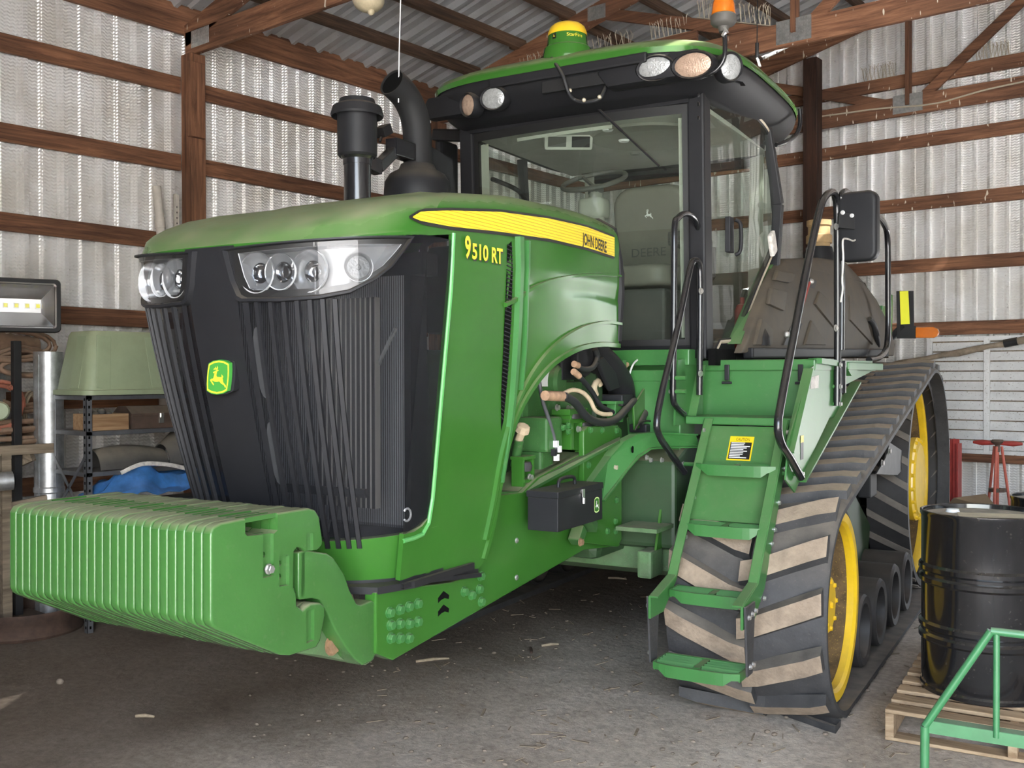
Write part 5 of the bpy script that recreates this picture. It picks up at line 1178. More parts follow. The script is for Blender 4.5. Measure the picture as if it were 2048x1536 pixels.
tp('tool_arm_bracket', MB().bar(P(1160,1055,x=0.50),P(1150,1085,x=0.50),0.06,0.05).bar(P(1185,1055,x=0.52),P(1172,1030,x=0.56),0.05,0.05), 'green_dirty', bevel=0.006)
bolt(TR, P(1160,1084,x=0.53), (1,0,0), 0.016, 0.016, 'bolt_rust')
# ---- black toolbox beside the frame
def tb(u, v): return P(u, v, x=0.66)
a = tb(1116,1065); b2 = tb(1205,1039); top = tb(1115,998)
y0, y1, z0, z1 = a.y, b2.y, a.z, top.z
bx = tp('toolbox', MB().box2((0.515,y0,z0),(0.66,y1,z1)), 'black_plastic', bevel=0.004)
lid = obj('toolbox_lid', MB().box2((0.511,y0-0.004,z1),(0.664,y1+0.004,z1+0.028)), 'black_plastic', bx, bevel=0.004)
obj('toolbox_handle', MB().tube(spline([V(0.59,y0+0.14,z1+0.03),V(0.59,y0+0.15,z1+0.06),V(0.59,(y0+y1)/2,z1+0.068),V(0.59,y1-0.15,z1+0.06),V(0.59,y1-0.14,z1+0.03)],4),0.008,8), 'black_plastic', bx, sm=40)
obj('toolbox_latch', MB().box((0.667,lerp(y0,y1,0.52),z1),(0.006,0.018,0.035)).tube([V(0.668,lerp(y0,y1,0.52),z1-0.02),V(0.668,lerp(y0,y1,0.52),z1-0.045)],0.007,8), 'zinc', bx)
sc0 = V(0.662, lerp(y0,y1,0.85), lerp(z0,z1,0.52))
for k, m_ in ((1.0,'decal_pale'),(0.86,'green')):
    obj('toolbox_emblem', MB().add([sc0+V(0.0006*(2-k*1.0),x*0.07*k,y*0.07*k) for x, y in SHIELD],[tuple(range(len(SHIELD)))]), m_, bx)
obj('toolbox_deer', deer_mb(lambda x, y: sc0+V(0.002,x*0.06,y*0.06)), 'decal_white', bx)

# ---- steps: side stringers, treads, rubber-hung bottom step
XLf, XRt = 0.852, 1.278
def lad(x, pts): return [(lambda p: (p.y, p.z))(P(u,v,x=x)) for u, v in pts]
Lp = [(1396,838),(1368,950),(1342,1145)]
topY, topZ = 4.99, 1.468; botY, botZ = 4.46, 0.75; footY, footZ = 4.225, 0.69
sprof = [(topY,topZ),(topY+0.09,topZ),(botY+0.10,botZ-0.04),(footY+0.16,footZ-0.10),(footY,footZ-0.10),(footY,footZ),(botY,botZ)]
for x, sg in ((XLf,-1),(XRt,1)):
    tp('step_stringer', MB().prism(sprof,'x',x-0.006,x+0.006).bar((x-sg*0.02,topY,topZ),(x-sg*0.02,botY,botZ),0.045,0.01,(0,-1,0.5)).bar((x-sg*0.02,botY,botZ),(x-sg*0.02,footY,footZ),0.045,0.01,(0,-1,0.5)), 'green_plate', bevel=0.002, seg=1)
    tp('step_hanger', MB().prism([(footY+0.005,footZ-0.0),(footY+0.15,footZ-0.0),(footY+0.11,0.38),(footY+0.035,0.38)],'x',x+sg*0.007,x+sg*0.017), 'rubber', bevel=0.002, seg=1)
    for dy, z in ((0.04,footZ-0.05),(0.09,footZ-0.045),(0.14,footZ-0.04),(0.06,0.42),(0.1,0.42)):
        bolt(TR, (x+sg*0.018,footY+dy,z), (sg,0,0), 0.010, 0.012, 'zinc')
def tread(y, z, depth=0.20, name='step_tread', bow=0.035):
    b = MB(); xs_ = [XLf+0.012+(XRt-XLf-0.024)*i/12 for i in range(13)]
    fr = lambda x: y-bow*(1-((x-(XLf+XRt)/2)/((XRt-XLf)/2))**4)
    b.grid(lambda x, j: V(x, fr(x), z-0.055*j*(1 if abs(x-(XLf+XRt)/2) < 0.16 else 0.55)), xs_, [0,1]); b.grid(lambda x, j: V(x, fr(x)+0.012*j, z), xs_, [0,1])
    b.box(((XLf+XRt)/2, y+depth/2, z-0.012),(0.03,depth,0.02))
    b.box2((XLf+0.012,y+depth-0.012,z-0.03),(XRt-0.012,y+depth,z)); 
    for x in (XLf+0.016, XRt-0.016): b.box((x,y+depth/2,z-0.018),(0.008,depth,0.04))
    o = tp(name, b, 'green_plate', solid=0.004)
    for k in range(4):
        yy = y+0.028+k*(depth-0.05)/3.3
        b = MB()
        for xa, xb in ((XLf+0.02,(XLf+XRt)/2-0.018),((XLf+XRt)/2+0.018,XRt-0.02)):
            b.grid(lambda x, j: V(x, yy+[-0.007,0,0.007][int(j)], z+[-0.014,0.003,-0.014][int(j)]), [xa+(xb-xa)*i/24 for i in range(25)], [0,1,2])
        obj('grip_bar', b, 'green_plate', o)
tread(footY+0.02, 0.395, 0.17); tread(4.45, 0.685, 0.11); tread(4.635, 0.975, 0.11); tread(4.82, 1.25, 0.12)
for x, sg in ((XLf,-1),(XRt,1)):
    for y, z in ((4.50,0.67),(4.68,0.96),(4.86,1.235),(4.75,1.08),(4.63,0.90),(4.90,1.41),(4.94,1.41)):
        bolt(TR, (x+0.007, y+0.04, z), (1,0,0), 0.010, 0.012, 'zinc')
# riser plates behind the upper treads, with the caution decal
def ry(z): return lerp(4.73, 5.02, (z-0.97)/0.46)
tp('riser_plate', MB().slab([(XLf+0.01,ry(0.98),0.98),(XRt-0.01,ry(0.98),0.98),(XRt-0.01,ry(1.43),1.43),(XLf+0.01,ry(1.43),1.43)],(0,-1,0.6),0.006), 'green_plate')
cp = P(1482,898,y=ry(1.35)-0.01)
def rp(dx_, dz): z = cp.z+dz; return V(cp.x+dx_, ry(z)-0.0045, z)
dco = tp('caution_decal', MB().add([rp(-0.062,-0.055),rp(0.062,-0.055),rp(0.062,0.062),rp(-0.062,0.062)],[(0,1,2,3)]), 'yellow_decal')
obj('decal_panel', MB().add([p+V(0,-0.001,0) for p in (rp(-0.055,-0.048),rp(0.055,-0.048),rp(0.055,0.034),rp(-0.055,0.034))],[(0,1,2,3)]), 'black_decal', dco)
for k in range(10):
    L_ = random.uniform(0.055,0.10); z_ = 0.028-k*0.0078
    obj('print_line', MB().add([p+V(0,-0.002,0) for p in (rp(-0.05,z_),rp(-0.05+L_,z_),rp(-0.05+L_,z_+0.004),rp(-0.05,z_+0.004))],[(0,1,2,3)]), 'decal_white', dco)
obj('decal_word', text_mb('CAUTION', lambda x, y, w: rp(-0.03+x/w*0.07, 0.041+y*0.014/0.7)+V(0,-0.0015,0)), 'black_decal', dco)
# top landing step, storage box front, lid, latches
tp('landing_step', MB().box2((0.74,5.0,1.437),(1.31,5.30,1.477)), 'green_plate', bevel=0.006)
tp('landing_side', MB().prism([(5.075,1.47),(5.26,1.47),(5.26,1.75),(5.22,1.75)],'x',0.735,0.745).bar((0.75,5.07,1.475),(0.75,5.225,1.745),0.05,0.008,(0,-1,0.4)), 'green_plate')
sb = tp('storage_box', MB().box2((0.72,5.30,1.45),(1.33,6.0,1.73)), 'green_plate', bevel=0.006)
obj('box_lid', MB().box2((0.70,5.275,1.715),(1.345,6.02,1.775)), 'green_plate', sb, bevel=0.008)
for u in (1454, 1601):
    q = P(u,745,y=5.265); lt = obj('rubber_latch', MB().box(q+V(0,0.0,0.0),(0.026,0.014,0.085)).box(q+V(0,-0.004,-0.055),(0.055,0.012,0.014)), 'black_plastic', sb, bevel=0.004)
tp('latch_strip', MB().bar(P(1392,722,x=0.70),P(1398,765,x=0.70),0.02,0.025), 'tape_white', bevel=0.004)
tp('left_side_plate', MB().slab([P(u,v,x=0.73) for u, v in ((1356,720),(1398,716),(1398,800),(1375,850),(1350,850))],(1,0,0),0.01), 'green_plate')
# right guard plate following the track
XG = 1.34
gp = [(1621,738),(1610,770),(1578,880),(1572,960),(1590,985),(1602,955),(1690,770),(1745,742),(1745,722),(1640,720)]
tp('side_guard', MB().prism([(lambda p: (p.y, p.z))(P(u,v,x=XG)) for u, v in gp],'x',XG-0.008,XG), 'green_plate')
tp('guard_flange', MB().bar(P(1600,962,x=XG),P(1712,765,x=XG),0.06,0.012,(0,-0.5,1)), 'green_plate')
tp('guard_front_flange', MB().bar(P(1578,905,x=XG),P(1617,738,x=XG),0.05,0.010,(0,-1,0.3)), 'green_plate')
q = P(1604,895,x=XG+0.002)
gd_ = tp('guard_decal', MB().add([q+V(0,a,c) for a, c in ((-0.03,-0.06),(0.03,-0.06),(0.03,0.06),(-0.03,0.06))],[(0,1,2,3)]), 'black_decal')
obj('decal_head', MB().add([q+V(0.001,a,c) for a, c in ((-0.03,0.025),(0.03,0.025),(0.03,0.06),(-0.03,0.06))],[(0,1,2,3)]), 'yellow_decal', gd_)
q = P(1638,750,x=XG-0.03); tp('serial_plate', MB().add([P(u,v,x=XG+0.002) for u, v in ((1622,754),(1638,750),(1637,776),(1621,778))],[(0,1,2,3)]), 'tape_white')
tp('platform_deck', MB().box2((0.72,5.95,1.72),(1.38,7.05,1.765)), 'green_plate', bevel=0.006)
tp('platform_tail', MB().prism([(lambda p: (p.y, p.z))(P(u,v,x=1.36)) for u, v in ((1640,716),(1748,730),(1748,742),(1712,740),(1700,752),(1690,735),(1640,727))],'x',1.30,1.37), 'green_plate')
# ---- handrails
def rail(pts, r=0.0165, k=6, m='black_paint', name='handrail'): return tp(name, MB().tube(spline(pts,k),r,10), m, sm=60)
X1 = 0.74
rail([P(1368,828,x=X1),P(1352,812,x=X1),P(1346,790,x=X1),P(1347,700,x=X1),P(1348,560,x=X1),P(1349,455,x=X1),P(1356,436,x=X1),P(1372,427,x=X1),P(1390,440,x=X1),P(1403,480,x=X1),P(1411,530,x=X1),P(1411,640,x=X1),P(1411,745,x=X1)])
X2 = 0.76
rail([P(1369,945,x=X2+0.02),P(1340,905,x=X2),P(1318,870,x=X2),P(1314,840,x=X2),P(1325,780,x=X2),P(1352,670,x=X2),P(1375,560,x=X2),P(1383,528,x=X2),P(1390,521,x=X2+0.01),P(1397,526,x=X2+0.02),P(1400,550,x=X2+0.02),P(1400,650,x=X2+0.02),P(1399,790,x=X2+0.02)], 0.0175)
X3 = 1.36
rail([P(1602,955,x=X3+0.01),P(1580,915,x=X3),P(1562,885,x=X3),P(1556,850,x=X3),P(1565,790,x=X3),P(1590,660,x=X3),P(1615,530,x=X3),P(1638,425,x=X3),P(1650,394,x=X3),P(1664,384,x=X3),P(1671,395,x=X3),P(1674,430,x=X3),P(1675,560,x=X3),P(1675,700,x=X3),P(1674,812,x=X3)], 0.0195)
rail([P(1683,700,x=X3+0.02),P(1684,560,x=X3+0.02),P(1683,420,x=X3+0.02),P(1682,392,x=X3+0.02),P(1690,382,x=X3+0.02),P(1702,390,x=X3+0.02)], 0.016)
X4 = 1.24
rail([P(1702,392,x=X4),P(1728,402,x=X4),P(1752,428,x=X4),P(1768,448,x=X4),P(1775,475,x=X4),P(1776,560,x=X4),P(1776,660,x=X4),P(1772,698,x=X4),P(1758,715,x=X4),P(1738,720,x=X4)], 0.022)
for x, pts in ((X1,((1346,756),(1346,783))),(X2,((1372,928),)),):
    for u, v in pts: q = P(u,v,x=x); tp('rail_standoff', MB().tube([q+V(-0.01,0,0), q+V(0.07,0.0,0)],0.011,8), 'green_plate', sm=40); bolt(TR, q+V(-0.012,0,0), (-1,0,0), 0.011, 0.01, 'zinc')
for u, v in ((1674,730),(1674,773),(1674,808),(1597,948)):
    q = P(u,v,x=X3); tp('rail_standoff', MB().tube([q+V(-0.09,0,0), q],0.011,8), 'green_plate', sm=40); bolt(TR, q+V(0.015,0,0), (1,0,0), 0.012, 0.012, 'zinc')
for u, v in ((1401,582),(1400,747)): bolt(TR, P(u,v,x=X2+0.036), (1,-0.3,0), 0.014, 0.012, 'zinc')
for u, v in ((1671,453),(1671,656)): bolt(TR, P(u,v,x=X3+0.02), (1,-0.3,0), 0.015, 0.012, 'zinc')
tp('rail_sleeve', MB().tube([P(1679,722,x=X3),P(1679,786,x=X3)],0.036,12), 'black_paint', sm=40)
# ---- near mirror seen from behind
mc = P(1716,453,x=1.47)
mo = tp('wing_mirror', MB().prism(rrect(0.215,0.385,0.05,5),'y',-0.03,0.05).xform(Matrix.Translation(mc) @ Matrix.Rotation(-0.12,4,'Z')), 'black_plastic', bevel=0.022, seg=3, sm=50)
obj('mirror_bracket', MB().bar(P(1676,440,x=X3+0.02),P(1714,446,x=1.46)+V(0,-0.04,0),0.02,0.085).lathe([(0,0.02),(0.045,0.02),(0.05,0)],P(1718,448,x=1.47)+V(0,-0.03,0),V(0,-1,0),18), 'black_matte', mo, bevel=0.003)
for u, v in ((1708,434),(1723,433),(1690,428)): bolt(TR, P(u,v,x=1.47)+V(0,-0.055,0), (0,-1,0), 0.009, 0.01, 'zinc')
obj('mirror_cable', MB().tube(spline([P(u,v,x=1.46)+V(0,-0.055,0) for u, v in ((1717,463),(1717,478),(1710,484),(1698,480),(1690,484),(1691,520),(1689,560),(1690,580),(1686,605))],4),0.005,6).sphere(P(1717,462,x=1.46)+V(0,-0.06,0),0.016,10,6), 'tape_white', mo, sm=50)

# ---- plastic fuel tank behind the platform
def tk(u, v, x): return P(u, v, x=x)
tf = [(1487,706),(1512,640),(1540,570),(1560,530),(1572,517),(1640,515),(1690,522),(1725,560),(1755,600),(1780,650),(1792,690),(1790,712)]
def tank_x(y, z): return 0.905+0.088*(y-5.5)-0.10*max(0, (z-2.15)/0.35)**1.5
def tx(u, v, o=0.0):
    x = 1.0
    for _ in range(14): p = P(u,v,x=x); x = 0.5*x+0.5*(tank_x(p.y, p.z)+o)
    return P(u,v,x=x)
rimp = [tx(u,v) for u, v in tf]; nn = len(rimp); cen = sum(rimp, V(0,0,0))/nn
b = MB(); Lv = []
for k, o in ((1.0,-0.055),(1.0,-0.02),(0.985,-0.004),(0.95,0.006),(0.75,0.010),(0.4,0.012),(0.0,0.012)):
    Lv.append([(lambda q: V(tank_x(q.y,q.z)+o, q.y, q.z))(cen.lerp(p, k)) for p in rimp])
b.grid(lambda i, j: Lv[int(j)][int(i) % nn], range(nn+1), range(7))
ft = tp('fuel_tank', b, 'tank_plastic', sm=50)
yb0 = 6.80
top_ = sorted([(p.y, p.z) for p in rimp[3:]]); yb1 = top_[-1][0]
b = MB(); b.grid(lambda Y, t: V(lerp(-0.95, tank_x(Y, 1.9)-0.05, t), Y, min(interp(top_, Y), 2.42)-0.02), [yb0+(yb1-yb0-0.03)*i/14 for i in range(15)], [0,0.25,0.5,0.75,1.0])
b.add([(-0.95,yb0,1.74),(tank_x(yb0,1.9)-0.05,yb0,1.74),(tank_x(yb0,1.9)-0.05,yb0,min(interp(top_,yb0),2.42)-0.02),(-0.95,yb0,min(interp(top_,yb0),2.42)-0.02)],[(0,1,2,3)])
obj('tank_body', b, 'tank_plastic', ft, sm=50, weld=False)
for poly in (((1558,540),(1592,546),(1588,562),(1580,566),(1552,560)),((1546,575),(1576,584),(1570,622),(1540,608)),((1526,636),(1548,660),(1546,690),(1512,690)),((1640,582),(1680,622),(1680,668),(1632,608)),((1625,640),(1655,690),(1612,690)),((1700,590),(1735,640),(1748,690),(1702,640))):
    # raised outline of each moulded pocket
    pts = [tx(u,v,0.026) for u, v in poly]
    obj('tank_pocket', MB().slab(pts,(1,0,0),0.03), 'tank_plastic', ft, bevel=0.010, seg=2, sm=50)
obj('sight_gauge_channel', MB().slab([tx(u,v,0.022) for u, v in ((1618,556),(1634,562),(1590,690),(1568,690))],(1,0,0),0.02), 'black_plastic', ft)
obj('sight_gauge', MB().tube([tx(1619,565,0.04),tx(1606,608,0.04)],0.009,8), 'red_paint', ft); obj('gauge_elbow', MB().sphere(tx(1622,563,0.02),0.02,8,6), 'zinc', ft); obj('drain_elbow', MB().sphere(tx(1573,669,0.02),0.022,8,6), 'zinc', ft)
obj('tank_base_rail', MB().bar(tx(1496,706),tx(1770,706),0.06,0.06), 'black_plastic', ft, bevel=0.01)
bx_ = tx(1522,684); obj('rubber_cone', MB().lathe([(0.055,-0.02),(0.05,0.03),(0.02,0.09),(0,0.1)],bx_,'z',16), 'black_matte', ft, sm=50)
fn = P(1638,520,x=0.72); tp('tan_filler_stack', MB().lathe([(0.10,-0.06),(0.10,0.0),(0.085,0.10),(0.085,0.13),(0.1,0.13),(0.1,0.19),(0.085,0.20),(0.085,0.26),(0.095,0.27),(0.095,0.31),(0.04,0.32),(0,0.32)],fn,'z',20), ['tan_duct'], sm=35)
tp('stack_collar', MB().lathe([(0.125,-0.10),(0.12,0.03),(0.10,0.10)],fn,'z',20), 'black_plastic', sm=40)
# green tail bracket, black hose, reflector and amber lamp
tp('tail_bracket', MB().bar(P(1765,612,x=1.12),P(1765,712,x=1.12),0.03,0.14).bar(P(1745,628,x=1.12),P(1765,628,x=1.12),0.03,0.06).bar(P(1783,590,x=1.14),P(1781,690,x=1.14),0.015,0.05), 'green_plate', bevel=0.003)
tp('breather_hose', MB().tube(spline([tx(1738,638,0.02),tx(1748,650,0.04),tx(1754,675,0.03),tx(1756,690,0.0)],5),0.022,8), 'hose_black', sm=50)
rp_ = P(1812,645,x=1.22)
ro_ = tp('marker_bracket', MB().prism([(lambda p: (p.x, p.z))(P(u,v,y=rp_.y)) for u, v in ((1793,582),(1827,582),(1828,652),(1832,652),(1832,677),(1794,677))],'y',rp_.y-0.01,rp_.y+0.012), 'black_matte')
obj('yellow_reflector', MB().prism([(lambda p: (p.x, p.z))(P(u,v,y=rp_.y)) for u, v in ((1800,583),(1817,582),(1820,648),(1802,649))],'y',rp_.y-0.014,rp_.y-0.009), 'reflector_yellow', ro_)
al = P(1852,665,y=rp_.y)
obj('amber_marker_lamp', MB().prism([(lambda p: (p.x, p.z))(P(u,v,y=rp_.y)) for u, v in ((1832,655),(1868,654),(1876,658),(1879,665),(1876,672),(1868,676),(1832,676))],'y',rp_.y-0.03,rp_.y+0.03), 'amber', ro_, bevel=0.006)
tp('marker_arm', MB().bar(rp_+V(-0.02,0.0,-0.02),V(0.95,rp_.y+0.05,1.85),0.03,0.05), 'black_matte')

# ---- undercarriage
IY, IZ, IR = 5.14, 0.5375, 0.4975      # front idler, belt inner radius
DY, DZ, DR = 8.374, 0.872, 0.832     # rear drive wheel
X0b, X1b = 0.785, 1.55
CT, LH = 0.040, 0.045                # belt carcass, lug height
def belt_path(off, n1=26, n2=34):
    """closed belt line (Y,Z) offset outward, running front idler -> top -> drive -> bottom"""
    d = V(DY-IY, DZ-IZ, 0); L = d.length; th = math.atan2(d.y, d.x); be = math.asin((DR-IR)/L)
    up = th+PI/2+be; lo = th-PI/2-be; o = []
    for i in range(n1+1):      # idler from bottom round the front to the top
        a = lo-(2*PI-(up-lo))*i/n1; o.append((IY+(IR+off)*math.cos(a), IZ+(IR+off)*math.sin(a)))
    m = 14
    p, q = o[-1], (DY+(DR+off)*math.cos(up), DZ+(DR+off)*math.sin(up))
    for i in range(1, m): o.append((lerp(p[0],q[0],i/m), lerp(p[1],q[1],i/m)))
    for i in range(n2+1):
        a = up-(up-lo)*i/n2; o.append((DY+(DR+off)*math.cos(a), DZ+(DR+off)*math.sin(a)))
    p, q = o[-1], o[0]
    for i in range(1, m): o.append((lerp(p[0],q[0],i/m), lerp(p[1],q[1],i/m)))
    return o
pin, pout = belt_path(0.0), belt_path(CT)
def make_belt(sg):
    b = MB(); n = len(pin); xs4 = [(X0b,0),(X0b,1),(X1b-0.02,1),(X1b,0.6),(X1b,0)]
    L = [[V(sg*x, lerp(pin[i][0],pout[i][0],k), lerp(pin[i][1],pout[i][1],k)) for x, k in xs4] for i in range(n)]
    b.grid(lambda i, j: L[int(i) % n][int(j) % 5], range(n+1), range(6))
    return tp('track_belt', b, 'rubber', sm=40)
bl = make_belt(1); br_ = make_belt(-1)
# arc-length walk on the outer face
cum = [0.0]
for i in range(len(pout)):
    a, c = pout[i], pout[(i+1) % len(pout)]; cum.append(cum[-1]+math.hypot(c[0]-a[0], c[1]-a[1]))
TOT = cum[-1]
def walk(s):
    s %= TOT
    for i in range(len(pout)):
        if s <= cum[i+1]:
            k = (s-cum[i])/(cum[i+1]-cum[i]); a, c = pout[i], pout[(i+1) % len(pout)]
            t = V(0, c[0]-a[0], c[1]-a[1]).normalized()
            return V(0, lerp(a[0],c[0],k), lerp(a[1],c[1],k)), t
    return V(0,*pout[0]), V(0,1,0)
NL = 44; PITCHL = TOT/NL; HALF = (X1b-X0b)/2; XC = (X0b+X1b)/2; SL = 0.43   # chevron lead of the outer end behind the inner end
def lug_mesh(side):
    """one chevron bar from the belt's middle to its edge: local x across, y along travel, z out of the belt"""
    b = MB(); w0, w1 = 0.136, 0.098; x0, x1 = 0.012*side-0.03*side, side*(HALF-0.012); lead = 0.17
    ys = lambda x: lead*(abs(x)/HALF)
    nst = 5; R_ = []
    for i in range(nst+1):
        x = lerp(x0, x1, i/nst); y = ys(x)
        hh = LH*(1.0 if i < nst else 0.72)
        R_.append([V(x,y-w0/2,-0.012), V(x,y-w1/2,hh), V(x,y+w1/2,hh), V(x,y+w0/2,-0.012)])
    for i in range(nst):
        for j, mi in ((0,0),(1,1),(2,0)):
            b.add([R_[i][j], R_[i+1][j], R_[i+1][j+1], R_[i][j+1]], [(0,1,2,3)], mi)
    b.add(R_[0], [(0,1,2,3)]); b.add(R_[-1], [(0,1,2,3)])
    return mesh_of('tread_lug', b, ['rubber','lug_top'])
lugm = {1: lug_mesh(1), -1: lug_mesh(-1)}
def place_lug(belt, sg, side, s):
    c, t = walk(s); nrm = V(0, t.z, -t.y)
    if nrm.dot(V(0, c.y-lerp(IY,DY,0.4), c.z-0.6)) < 0: nrm = -nrm
    t2 = -t; xv = V(1,0,0)
    R = Matrix((xv, nrm.cross(xv), nrm)).transposed()
    put('tread_lug', lugm[side], V(sg*XC, c.y, c.z), belt, R)
for k in range(NL):
    place_lug(bl, 1, 1, k*PITCHL+0.06); place_lug(bl, 1, -1, (k+0.5)*PITCHL+0.06)
for k in range(NL):
    place_lug(br_, -1, 1, k*PITCHL+0.06); place_lug(br_, -1, -1, (k+0.5)*PITCHL+0.06)
def under(sg):
    # front idler: yellow dished wheel with hub
    for xa, xb in ((0.80,1.08),(1.20,1.49)):
        w = MB(); w.lathe([(IR-0.004,xa),(IR-0.004,xb),(IR-0.03,xb),(IR-0.05,xb-0.03)] , (0,IY,IZ), 'x', 44)
        w.xform(Matrix.Scale(sg,4,V(1,0,0))); tp('idler_rim', w, 'rubber_inner', sm=30)
    w = MB(); w.lathe([(IR-0.02,1.485),(IR-0.03,1.50),(IR-0.075,1.50),(IR-0.09,1.485),(IR-0.09,1.45)], (0,IY,IZ), 'x', 44); w.xform(Matrix.Scale(sg,4,V(1,0,0)))
    iw = tp('front_idler', w, 'yellow', sm=40)
    w = MB(); w.lathe([(IR-0.085,1.46),(IR-0.10,1.36),(0.16,1.34),(0.13,1.34)], (0,IY,IZ), 'x', 40); w.xform(Matrix.Scale(sg,4,V(1,0,0))); obj('idler_dish', w, 'rust_drum', iw, sm=40)
    w = MB(); w.lathe([(0.15,1.30),(0.15,1.435),(0.135,1.45),(0.0,1.455)], (0,IY,IZ), 'x', 28); w.xform(Matrix.Scale(sg,4,V(1,0,0))); obj('idler_hub', w, 'yellow', iw, sm=30)
    for k in range(8):
        a = 2*PI*k/8; bolt(iw, (sg*1.452,IY+0.118*math.cos(a),IZ+0.118*math.sin(a)), (sg,0,0), 0.011, 0.012, 'yellow')
    bolt(iw, (sg*1.455,IY,IZ), (sg,0,0), 0.016, 0.014, 'yellow')
    # rear drive wheel: rubber-lagged drums with chevrons, yellow dish and planetary hub
    for xa, xb in ((0.84,1.10),(1.18,1.46)):
        w = MB(); w.lathe([(DR-0.09,xa),(DR-0.012,xa),(DR-0.012,xb),(DR-0.06,xb)], (0,DY,DZ), 'x', 60); w.xform(Matrix.Scale(sg,4,V(1,0,0)))
        dw = tp('drive_drum', w, 'black_void' if False else 'roller_rubber', sm=30)
        bars = MB(); nb_ = 30
        for k in range(nb_):
            R_ = []
            for i in range(5):
                x = lerp(xa, xb, i/4); a = 2*PI*k/nb_+0.55*(x-xa)*(1 if xa > 1.1 else -1)*1.2
                for da in (-0.032, 0.032): R_.append(V(sg*x, DY+(DR-0.002)*math.cos(a+da), DZ+(DR-0.002)*math.sin(a+da)))
            bars.add(R_, [(2*i,2*i+1,2*i+3,2*i+2) for i in range(4)])
        o_ = obj('drive_grip_bars', bars, 'drive_tread', dw, solid=0.01); o_['kind'] = 'stuff'
    w = MB(); w.lathe([(DR-0.055,1.30),(DR-0.055,1.385),(DR-0.075,1.395),(DR-0.115,1.395),(DR-0.125,1.38),(DR-0.125,1.34)], (0,DY,DZ), 'x', 60); w.xform(Matrix.Scale(sg,4,V(1,0,0)))
    dr = tp('drive_wheel', w, 'yellow', sm=40)
    w = MB(); w.lathe([(DR-0.12,1.36),(DR-0.14,1.18),(0.30,1.15)], (0,DY,DZ), 'x', 60); w.xform(Matrix.Scale(sg,4,V(1,0,0))); obj('drive_dish', w, 'rust_drum', dr, sm=40)
    w = MB(); w.lathe([(0.32,1.10),(0.32,1.13),(0.285,1.14),(0.285,1.36),(0.325,1.37),(0.325,1.41),(0.285,1.42),(0.27,1.435),(0.0,1.44)], (0,DY,DZ), 'x', 48); w.xform(Matrix.Scale(sg,4,V(1,0,0)))
    hb_ = obj('planetary_hub', w, 'yellow', dr, sm=25)
    fl_ = MB()
    for k in range(20):
        a = 2*PI*k/20; fl_.box((sg*1.25,DY+0.292*math.cos(a),DZ+0.292*math.sin(a)),(0.24,0.03,0.03),Matrix.Rotation(a,3,'X'))
    obj('hub_flutes', fl_, 'yellow', dr)
    for k in range(18):
        a = 2*PI*(k+0.5)/18; bolt(dr, (sg*1.41,DY+0.306*math.cos(a),DZ+0.306*math.sin(a)), (sg,0,0), 0.014, 0.022, 'yellow')
    # midrollers
    for y in (5.86,6.36,6.89,7.39):
        r = 0.203; z = 0.048+r; w = MB()
        w.lathe([(r-0.02,1.19),(r,1.2),(r,1.475),(r-0.012,1.49),(r-0.05,1.485),(r-0.055,1.40),(0.07,1.38),(0.07,1.43),(0.0,1.435)], (0,y,z), 'x', 32); w.xform(Matrix.Scale(sg,4,V(1,0,0)))
        mr = tp('midroller', w, 'roller_rubber', sm=35)
        w = MB(); w.lathe([(r-0.02,0.82),(r,0.83),(r,1.10),(r-0.02,1.11),(0.0,1.1)], (0,y,z), 'x', 28); w.xform(Matrix.Scale(sg,4,V(1,0,0))); obj('inner_roller', w, 'roller_rubber', mr, sm=35)
        for k in range(6):
            a = 2*PI*k/6; bolt(mr, (sg*1.385,y+0.105*math.cos(a),z+0.105*math.sin(a)), (sg,0,0), 0.010, 0.012, 'steel_grey')
    uf = tp('track_frame', MB().prism([(5.05,0.50),(5.30,0.42),(5.5,0.36),(7.5,0.36),(7.6,0.60),(6.9,0.95),(5.9,0.95),(5.4,0.82),(5.1,0.66)],'x',sg*1.10,sg*1.20), 'green_dark', bevel=0.012)
    obj('frame_flange', MB().box((sg*1.215,5.58,0.72),(0.05,0.05,0.42)).lathe([(0,0.0),(0.11,0.0),(0.12,0.02),(0.12,0.08),(0,0.08)],(sg*1.18,5.80,0.52),V(sg,0,0),20), 'green', uf, bevel=0.006)
    for k in range(6): bolt(uf, (sg*1.24,5.58,0.56+0.06*k), (sg,0,0), 0.014, 0.014, 'zinc')
    tp('drive_axle', MB().tube([(sg*0.5,DY,DZ),(sg*1.15,DY,DZ)],0.16,20), 'green_dark', sm=40); tp('idler_axle', MB().tube([(sg*0.6,IY,IZ),(sg*1.4,IY,IZ)],0.07,16), 'green_dark', sm=40)
    if sg > 0:
        tp('scraper_plate', MB().slab([P(u,v,x=1.42) for u, v in ((1753,948),(1772,915),(1780,885),(1818,910),(1806,938),(1796,950),(1776,950))],(1,0,0.2),0.012), 'shield_grey', bevel=0.003)
        for u, v in ((1777,902),(1763,926)): bolt(TR, P(u,v,x=1.425), (1,0,0), 0.018, 0.016, 'zinc')
        tp('scraper_arm', MB().box(P(1735,968,x=1.32),(0.08,0.22,0.16)), 'black_matte', bevel=0.01)
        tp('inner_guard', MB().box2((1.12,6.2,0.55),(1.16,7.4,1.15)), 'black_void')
under(1); _before = set(C.objects); under(-1)
for o_ in [o for o in C.objects if o not in _before and o.parent == TR]+[br_]: o_.location.x -= 0.33     # the far track stands wider, its inner edge just hidden by the frame
tp('rear_axle_case', MB().box2((-0.6,6.4,0.55),(0.6,8.8,1.55)), 'green_dark', bevel=0.06, seg=2)
tp('rear_platform', MB().box2((-0.9,6.75,1.60),(0.9,8.6,1.74)), 'black_matte', bevel=0.02)
